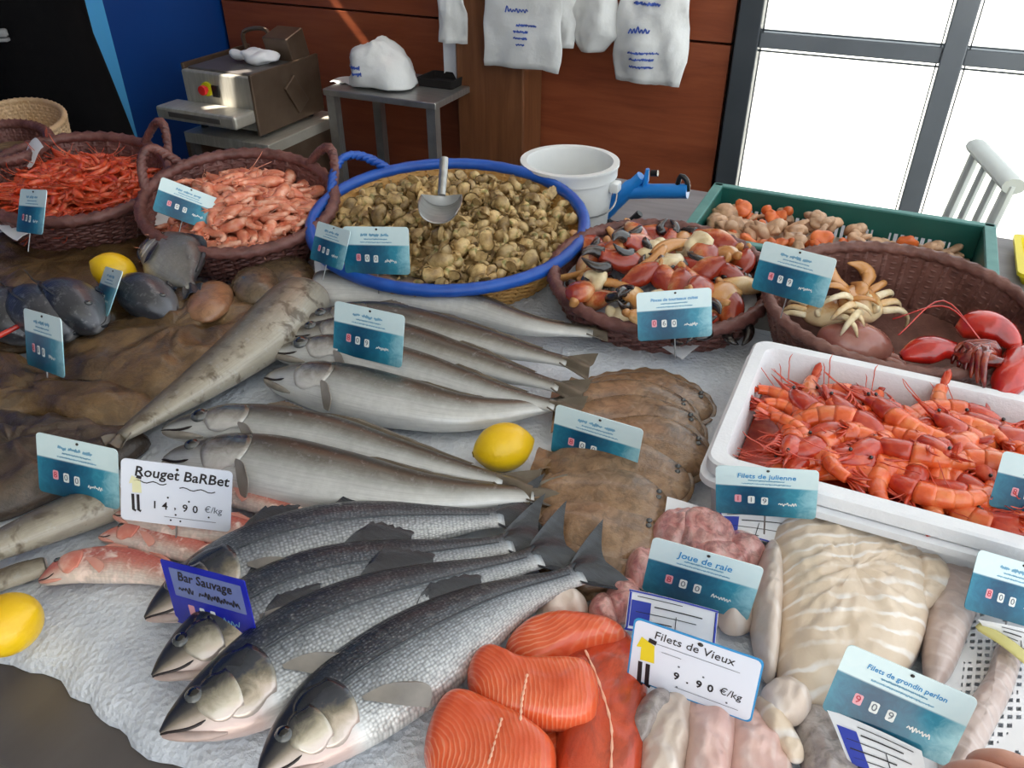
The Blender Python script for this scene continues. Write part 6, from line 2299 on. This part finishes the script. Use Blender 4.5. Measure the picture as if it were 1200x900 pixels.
# stand
r = thing('machine_stand', 'low steel stand under the fish skinning machine', 'stand', ((x0 + x1) / 2 + 0.03, (y0 + y1) / 2, 0))
sw, sd_ = mw_ + 0.06, md_ + 0.08
MB().box((0, 0, zb - 0.032), (sw, sd_, 0.04), bev=0.004).obj('top_plate', M['machine'], r, smooth=False)
MB().box((sw / 2 - 0.006, 0, zb - 0.21), (0.012, sd_, 0.32)).obj('side_panel', M['machine_dark'], r, smooth=False)
MB().box((-sw / 2 + 0.006, 0, zb - 0.21), (0.012, sd_, 0.32)).obj('side_panel', M['machine_dark'], r, smooth=False)
for sx in (-1, 1):
    for sy in (-1, 1):
        MB().box((sx * (sw / 2 - 0.02), sy * (sd_ / 2 - 0.02), (zb - 0.05) / 2), (0.03, 0.03, zb - 0.05)).obj('leg', M['steel_dull'], r, smooth=False)

# ---- steel side table against the pillar
TYF, TYB = 2.46, 2.80
a = PY(375, 106, TYF)
tz = PY(440, 112, TYF).z
tx0, tx1 = PY(378, 108, TYF).x, PY(498, 118, TYF).x + 0.04
r = thing('steel_table', 'small steel side table against the brown wall', 'table', ((tx0 + tx1) / 2, (TYF + TYB) / 2, 0))
tw, td = tx1 - tx0, TYB - TYF
MB().box((0, 0, tz - 0.012), (tw, td, 0.024), bev=0.004).obj('table_top', M['steel'], r, smooth=False)
for sx in (-1, 1):
    for sy in (-1, 1):
        MB().box((sx * (tw / 2 - 0.025), sy * (td / 2 - 0.025), (tz - 0.024) / 2), (0.035, 0.035, tz - 0.024)).obj('leg', M['steel'], r, smooth=False)
MB().box((0, td / 2 - 0.025, 0.25), (tw - 0.08, 0.02, 0.03)).obj('stretcher', M['steel'], r, smooth=False)
# dark tray at the back of the table
q = thing('scale_tray', 'dark grey tray on the steel side table by the pillar', 'tray', ((tx0 + tx1) / 2 + tw * 0.28, 2.70, tz))
m = MB()
shell(m, [(0.14, 0.12, .01, 0), (0.15, 0.13, .01, 0.03), (0.14, 0.12, .01, 0.03), (0.13, 0.11, .01, 0.006)])
m.obj('tray', M['gap'], q)


# ---- bags
def bag(name, label, c, w, h, d, seed, crumple=0.10, handle=True, prints=(), group='white bags hanging on the wall', bottom=0.9, waist=0.75, top=None, hook=None, flat=False):
    r = thing(name, label, 'bag', c, (0, 0, 0), group)
    rings = []
    n, K = 40, 22
    for i in range(K + 1):
        s = i / K                        # 0 bottom, 1 top
        z = h * s
        prof = (bottom + (1 - bottom) * min(1, s / 0.18)) if s < 0.18 else (1.0 + (waist - 1.0) * ((s - 0.18) / 0.82) ** 1.6)
        th_ = d * (0.35 + 0.65 * math.sin(PI * min(1, (s * 0.9 + 0.1)))) * (1 - 0.5 * s)
        ring = []
        for k in range(n):
            a = 2 * PI * k / n
            x = math.cos(a) * w / 2 * prof
            y = math.sin(a) * th_ / 2 * (0.6 + 0.4 * abs(math.sin(a)))
            nn = nz(x * 14 + seed, z * 9, seed + y * 6)
            n2 = nz(x * 40 + seed, z * 26, seed)
            y += crumple * d * (nn + 0.4 * n2)
            x += crumple * 0.25 * w * nz(z * 8, y * 10, seed + 4)
            ring.append(Vector((x, y, z + 0.012 * nz(x * 10, seed, 0) * (1 if s < 0.1 else 0))))
        rings.append(ring)
    MB().rings(rings).obj('bag_body', M['bag'], r, smooth='all')
    if handle:
        for sx in (-1, 1):
            x = sx * w * waist * 0.30
            g = []
            for i in range(9):
                s = i / 8
                g.append([Vector((x * (1 - 0.9 * s) + dx * (1 - 0.5 * s), 0.004 * math.sin(s * 5 + dx * 60), h - 0.01 + (hook or 0.16) * s)) for dx in (-0.035, -0.01, 0.015, 0.035)])
            MB().sheet(g, 0.002).obj('handle', M['bag'], r)
        MB().tube([(0, 0.06, h + (hook or 0.16) - 0.01), (0, -0.03, h + (hook or 0.16) - 0.01), (0, -0.03, h + (hook or 0.16) + 0.02)], 0.005, 8).obj('hook', M['steel_dull'], r)
    rd = random.Random(seed)
    if prints:
        for (x, z, L_, hh_, ww) in prints:
            mb = MB()
            s0 = len(mb.v)
            scribble(mb, x, z, L_, hh_, ww, rd)
            def bulge(x_, z_):
                s = z_ / h
                th_ = d * (0.35 + 0.65 * math.sin(PI * min(1, (s * 0.9 + 0.1)))) * (1 - 0.5 * s)
                prof = 1.0 + (waist - 1.0) * (max(0, s - 0.18) / 0.82) ** 1.6
                ca = max(-0.98, min(0.98, x_ / (w / 2 * prof)))
                sa = -math.sqrt(1 - ca * ca)
                y = sa * th_ / 2 * (0.6 + 0.4 * abs(sa))
                y += crumple * d * (nz(x_ * 14 + seed, z_ * 9, seed + y * 6) + 0.4 * nz(x_ * 40 + seed, z_ * 26, seed))
                return y
            for i in range(s0, len(mb.v)):
                x_, z_, _ = mb.v[i]
                mb.v[i] = (x_, bulge(x_, z_) - 0.006, z_)
            mb.obj('blue_print', M['bagink'], r, smooth=False)
    return r


M['bagink'] = mat('blue_bag_print', (52, 84, 170), rough=0.5)
def bag_at(px0, px1, pbot, Y, **kw):
    a, b_ = PY(px0, pbot, Y), PY(px1, pbot, Y)
    c = PY((px0 + px1) / 2, pbot, Y)
    return c, abs(b_.x - a.x) * 1.0
PYF = 2.66
c, w_ = bag_at(566, 655, 80, PYF)
bag('carrier_bag', 'flat white bag with blue print hanging in front of the pillar', c, w_, 0.42, 0.035, 1, 0.35, prints=[(-0.03, 0.25, 0.06, 0.012, 0.004), (-0.05, 0.185, 0.08, 0.022, 0.004), (-0.01, 0.14, 0.07, 0.008, 0.003), (-0.02, 0.12, 0.05, 0.008, 0.003), (-0.02, 0.10, 0.05, 0.008, 0.003), (-0.01, 0.08, 0.03, 0.008, 0.003)], waist=0.86, bottom=0.98)
c, w_ = bag_at(640, 670, 54, 2.74)
bag('carrier_bag', 'narrow white bag squeezed between the flat bag and the round one', c, w_ * 1.3, 0.36, 0.06, 2, 0.3, waist=0.7)
c, w_ = bag_at(665, 724, 60, 2.76)
bag('carrier_bag', 'small round plump white bag hanging in the middle', c, w_, 0.30, 0.13, 3, 0.18, waist=0.5, bottom=0.45)
c, w_ = bag_at(717, 801, 96, 2.76)
bag('carrier_bag', 'largest full white bag with blue print hanging nearest the window', c, w_ * 1.04, 0.42, 0.12, 4, 0.22, prints=[(-0.055, 0.285, 0.06, 0.02, 0.005), (-0.06, 0.245, 0.09, 0.010, 0.004), (-0.065, 0.165, 0.07, 0.024, 0.005), (-0.06, 0.10, 0.10, 0.008, 0.003), (-0.055, 0.08, 0.08, 0.008, 0.003), (-0.055, 0.055, 0.08, 0.008, 0.003)], waist=0.62, bottom=0.86)
c, w_ = bag_at(516, 546, 50, 2.70)
bag('carrier_bag', 'bunched white bags hanging at the left side of the pillar', c, w_ * 1.05, 0.36, 0.05, 6, 0.5, waist=0.9, bottom=1.0)
# grey strip hanging below
a = PY(519, 46, 2.76)
b_ = PY(536, 100, 2.76)
r = thing('hanging_sheet', 'pale grey plastic sheet hanging left of the pillar above the steel table', 'sheet', ((a.x + b_.x) / 2, 2.76, b_.z))
MB().sheet([[((i / 4 - 0.5) * (b_.x - a.x), 0.004 * math.sin(i), (a.z - b_.z + 0.1) * j / 6) for j in range(7)] for i in range(5)], 0.003).obj('sheet', M['alu'] if False else M['paper'], r)
# crumpled bag on the table
q = PY(452, 112, 2.60)
r = thing('carrier_bag', 'crumpled white bag with blue print lying on the steel table', 'bag', (q.x, 2.60, tz))
m = MB()
s0 = 0
m.ball((0, 0, 0), (0.135, 0.10, 0.115), 36, 22)
for i in range(len(m.v)):
    v = Vector(m.v[i])
    k = 1 + 0.30 * nz(v.x * 11 + 3, v.y * 11, v.z * 11) + 0.16 * abs(nz(v.x * 30, v.y * 30, v.z * 30 + 4))
    v = v * k
    if v.z < -0.02: v.z = -0.02 + (v.z + 0.02) * 0.15
    if v.z > 0: v.x -= 0.25 * v.z
    m.v[i] = tuple(v + Vector((0, 0, 0.034)))
from mathutils.bvhtree import BVHTree
bvh_ = BVHTree.FromPolygons([Vector(v) for v in m.v], m.f)
m.obj('bag_body', M['bag'], r, smooth='all')
m = MB()
rd = random.Random(2)
g = [[Vector((-0.20 + 0.10 * i / 6, -0.06 + 0.10 * j / 4, 0.004 + 0.004 * math.sin(i * 2 + j))) for j in range(5)] for i in range(7)]
MB().sheet(g, 0.002).obj('bag_flap', M['bag'], r)
for zz, L_ in ((0.075, 0.05), (0.055, 0.06)):
    mb = MB()
    scribble(mb, -0.085, zz, L_, 0.012, 0.004, rd)
    for i in range(len(mb.v)):
        x_, z_, _ = mb.v[i]
        hit_ = bvh_.ray_cast(Vector((x_, -0.4, z_)), Vector((0, 1, 0)))[0]
        mb.v[i] = (x_, (hit_.y if hit_ else -0.1) - 0.003, z_)
    mb.obj('blue_print', M['bagink'], r, smooth=False)
# steel scoop in the whelks
bpy.context.view_layer.update()
c = P(516, 250, 0.965)
r = thing('scoop', 'steel hand scoop stuck into the whelks', 'scoop', c, (0.0, 0.0, YAW))
g = []
for i in range(11):
    u = i / 10
    row = []
    for j in range(13):
        a = -1.35 + 2.7 * j / 12
        rr = 0.042 * (0.75 + 0.25 * math.sin(PI * (0.3 + 0.6 * u)))
        row.append(Vector((rr * math.sin(a), 0.045 - 0.095 * u, 0.028 - rr * math.cos(a) * 0.8)))
    g.append(row)
MB().sheet(g, 0.0016).obj('bowl', M['steel'], r, smooth='all')
MB().rings([[p for p in g[0]], [Vector((0, 0.048, 0.016))] * 13], close=False, cap=False).obj('bowl_back', M['steel'], r)
MB().tube([(0, 0.046, 0.018), (0.002, 0.075, 0.045), (0.004, 0.098, 0.075)], [0.008, 0.0085, 0.0085], 12).obj('handle', M['steel'], r)
# red plastic pen at the left edge
a, b_ = P(-6, 396, ICE + 0.07), P(30, 378, ICE + 0.075)
r = thing('red_stick', 'red plastic stick behind the tall price tag at the left edge', 'stick', (a + b_) / 2)
MB().tube([a - (a + b_) / 2, b_ - (a + b_) / 2], [0.005, 0.004], 10).obj('shaft', M['lobster'], r)
# ================================================================ people
M['black_cloth'] = mat('black_clothing', (5, 5, 7), (8, 8, 10), scale=30, rough=0.95, spec=0.15, bump=0.3, bscale=60)
M['skin'] = mat('skin', (206, 150, 128), (216, 162, 140), scale=20, rough=0.45, bump=0.1, bscale=200)
M['hair'] = mat('dark_hair', (34, 26, 22), (50, 38, 30), scale=40, rough=0.6, stretch=(6, 6, 1))
M['grey_cloth'] = mat('grey_pocket', (120, 122, 124), (150, 152, 154), scale=20, rough=0.6)


def skin_mesh(nm, joints, bones, m, parent, sub=2):
    """joints: name -> (pos, radius); bones: pairs.  One continuous skinned surface, baked to a mesh"""
    names = list(joints)
    me = bpy.data.meshes.new(nm)
    me.from_pydata([tuple(joints[k][0]) for k in names], [(names.index(a), names.index(b)) for a, b in bones], [])
    o = bpy.data.objects.new(nm, me)
    COL.objects.link(o)
    md = o.modifiers.new('skin', 'SKIN')
    sv = me.skin_vertices[0].data
    for i, k in enumerate(names):
        r_ = joints[k][1]
        sv[i].radius = r_ if hasattr(r_, '__len__') else (r_, r_)
        sv[i].use_root = (i == 0)
    md.use_smooth_shade = True
    sb = o.modifiers.new('sub', 'SUBSURF')
    sb.levels = sb.render_levels = sub
    bpy.context.view_layer.update()
    dg = bpy.context.evaluated_depsgraph_get()
    nm_ = bpy.data.meshes.new_from_object(o.evaluated_get(dg))
    bpy.data.objects.remove(o)
    nm_.materials.clear()
    nm_.materials.append(m)
    nm_.polygons.foreach_set('use_smooth', [True] * len(nm_.polygons))
    return link(nm, nm_, parent)


# seller in black behind the counter
pc = PY(30, 60, 1.80)
per = thing('person', 'person in black clothes standing behind the counter, head out of view', 'person', (pc.x, pc.y, 0), (0, 0, YAW + 0.15))
J = {
    'hip': ((0, 0, 0.96), (0.215, 0.165)), 'waist': ((0, 0.0, 1.14), (0.175, 0.14)), 'chest': ((0, 0.01, 1.36), (0.205, 0.145)), 'neckb': ((0, 0.01, 1.50), (0.10, 0.09)), 'neck': ((0, 0.0, 1.56), (0.058, 0.058)),
    'sl': ((-0.20, 0.01, 1.44), 0.075), 'el': ((-0.25, -0.08, 1.24), 0.055), 'wl': ((-0.08, -0.20, 1.36), 0.042),
    'sr': ((0.20, 0.01, 1.44), 0.075), 'er': ((0.24, -0.06, 1.24), 0.055), 'wr': ((0.08, -0.20, 1.33), 0.042),
    'hl': ((-0.11, 0, 0.86), 0.125), 'kl': ((-0.12, -0.01, 0.50), 0.075), 'al': ((-0.12, 0.02, 0.09), 0.055), 'tl': ((-0.13, -0.12, 0.045), 0.045),
    'hr': ((0.11, 0, 0.86), 0.125), 'kr': ((0.12, -0.01, 0.50), 0.075), 'ar': ((0.12, 0.02, 0.09), 0.055), 'tr': ((0.13, -0.12, 0.045), 0.045)}
Bn = [('hip', 'waist'), ('waist', 'chest'), ('chest', 'neckb'), ('neckb', 'neck'), ('chest', 'sl'), ('sl', 'el'), ('el', 'wl'), ('chest', 'sr'), ('sr', 'er'), ('er', 'wr'),
      ('hip', 'hl'), ('hl', 'kl'), ('kl', 'al'), ('al', 'tl'), ('hip', 'hr'), ('hr', 'kr'), ('kr', 'ar'), ('ar', 'tr')]
skin_mesh('body', J, Bn, M['black_cloth'], per)
# head with face
hd = MB()
hd.ball((0, -0.01, 1.685), (0.076, 0.098, 0.118), 28, 18)
hd.ball((0, -0.108, 1.672), (0.014, 0.018, 0.022), 10, 8)
hd.ball((0, -0.092, 1.625), (0.026, 0.014, 0.008), 10, 6)
for s in (-1, 1): hd.ball((s * 0.077, 0.0, 1.68), (0.012, 0.022, 0.032), 10, 8)
hd.tube([(0, 0.005, 1.54), (0, 0.0, 1.62)], [0.056, 0.055], 16)
hobj = hd.obj('head', M['skin'], per, smooth='all')
for s in (-1, 1): MB().ball((s * 0.032, -0.094, 1.692), (0.013, 0.010, 0.009), 10, 8).obj('eye', M['eye_pupil'], hobj)
hb = MB()
hb.ball((0, 0.012, 1.715), (0.085, 0.100, 0.105), 24, 14)
hb.obj('hair', M['hair'], per, smooth='all')
# long black apron skirt
m = MB()
rings = []
for i in range(12):
    s = i / 11
    z = 1.18 - 0.72 * s
    rx_, ry_ = 0.185 + 0.085 * s ** 0.8, 0.15 + 0.07 * s
    rings.append([Vector(((rx_ + 0.010 * math.sin(7 * a) * s) * math.cos(a), (ry_ + 0.010 * math.sin(7 * a) * s) * math.sin(a), z)) for a in [2 * PI * k / 48 for k in range(48)]])
m.rings(rings, cap=False)
m.obj('apron', M['black_cloth'], per, smooth='all')
# hands
def hand(parent, nm, wrist, d, up, s=1.0, curl=0.5, mirror=1):
    """palm, four unequal bent fingers and a side thumb as one surface"""
    d, up = Vector(d).normalized(), Vector(up).normalized()
    sd = d.cross(up).normalized() * mirror
    up = sd.cross(d).normalized() * mirror
    W_ = Vector(wrist)
    J = {'w0': (W_ - d * 0.05 * s, 0.026 * s), 'w': (W_, (0.027 * s, 0.022 * s)), 'palm': (W_ + d * 0.045 * s, (0.036 * s, 0.019 * s))}
    B_ = [('w0', 'w'), ('w', 'palm')]
    for k, (off, L_) in enumerate(((-0.030, 0.072), (-0.010, 0.080), (0.010, 0.075), (0.029, 0.060))):
        b0 = W_ + d * 0.078 * s + sd * off * s
        p0, dirv_ = b0, d.copy()
        J['k%d' % k] = (b0, 0.0105 * s)
        B_.append(('palm', 'k%d' % k))
        prev = 'k%d' % k
        for q_ in range(3):
            ang_ = curl * (0.6 + 0.4 * q_)
            dirv_ = (dirv_ * math.cos(ang_) - up * math.sin(ang_)).normalized()
            p0 = p0 + dirv_ * (L_ * (0.44, 0.32, 0.24)[q_]) * s
            nm2 = 'f%d%d' % (k, q_)
            J[nm2] = (p0, (0.0098, 0.009, 0.0075)[q_] * s)
            B_.append((prev, nm2))
            prev = nm2
    tb = W_ + d * 0.022 * s - sd * 0.034 * s
    J['t0'] = (tb, 0.015 * s)
    J['t1'] = (tb + (d * 0.7 - sd * 0.7 - up * 0.2).normalized() * 0.036 * s, 0.0125 * s)
    J['t2'] = (J['t1'][0] + (d * 0.9 - sd * 0.25 - up * 0.3).normalized() * 0.030 * s, 0.0105 * s)
    B_ += [('w', 't0'), ('t0', 't1'), ('t1', 't2')]
    return skin_mesh(nm, J, B_, M['skin'], parent)


hand(per, 'hand', (-0.06, -0.21, 1.37), (1, -0.3, 0.2), (0, 0, 1), 1.0, 0.5)
hand(per, 'hand', (0.06, -0.21, 1.34), (-1, -0.3, 0.2), (0, 0, 1), 1.0, 0.5, -1)
# grey pocket tool at the left edge of the frame
gp = PY(-2, 43, pc.y - 0.16)
wm_ = Matrix.Translation(per.location) @ Euler(per.rotation_euler).to_matrix().to_4x4()
lp_ = wm_.inverted() @ gp
MB().box(lp_ + Vector((0, 0, 0.010)), (0.055, 0.02, 0.022), bev=0.005).box(lp_ + Vector((0, -0.002, -0.008)), (0.055, 0.022, 0.010), bev=0.003).obj('belt_clip', M['grey_cloth'], per)

# shopper's hand at the bottom right corner
hp = P(1180, 912, 0.90)
hn = thing('hand', 'bare hand of a shopper entering at the bottom right corner', 'hand', (hp.x, hp.y, hp.z))
hand(hn, 'hand_skin', (0.085, -0.05, 0.0), (-0.9, 0.35, 0.10), (0, 0, 1), 1.05, 0.75, 1)
m = MB()
m.tube(spline([(0.12, -0.065, 0.0), (0.20, -0.10, 0.01), (0.36, -0.19, 0.03)], 12), [0.026, 0.028, 0.030, 0.032, 0.034, 0.036, 0.038, 0.039, 0.04, 0.041, 0.042, 0.042], 16)
m.obj('forearm', M['skin'], hn, smooth='all')
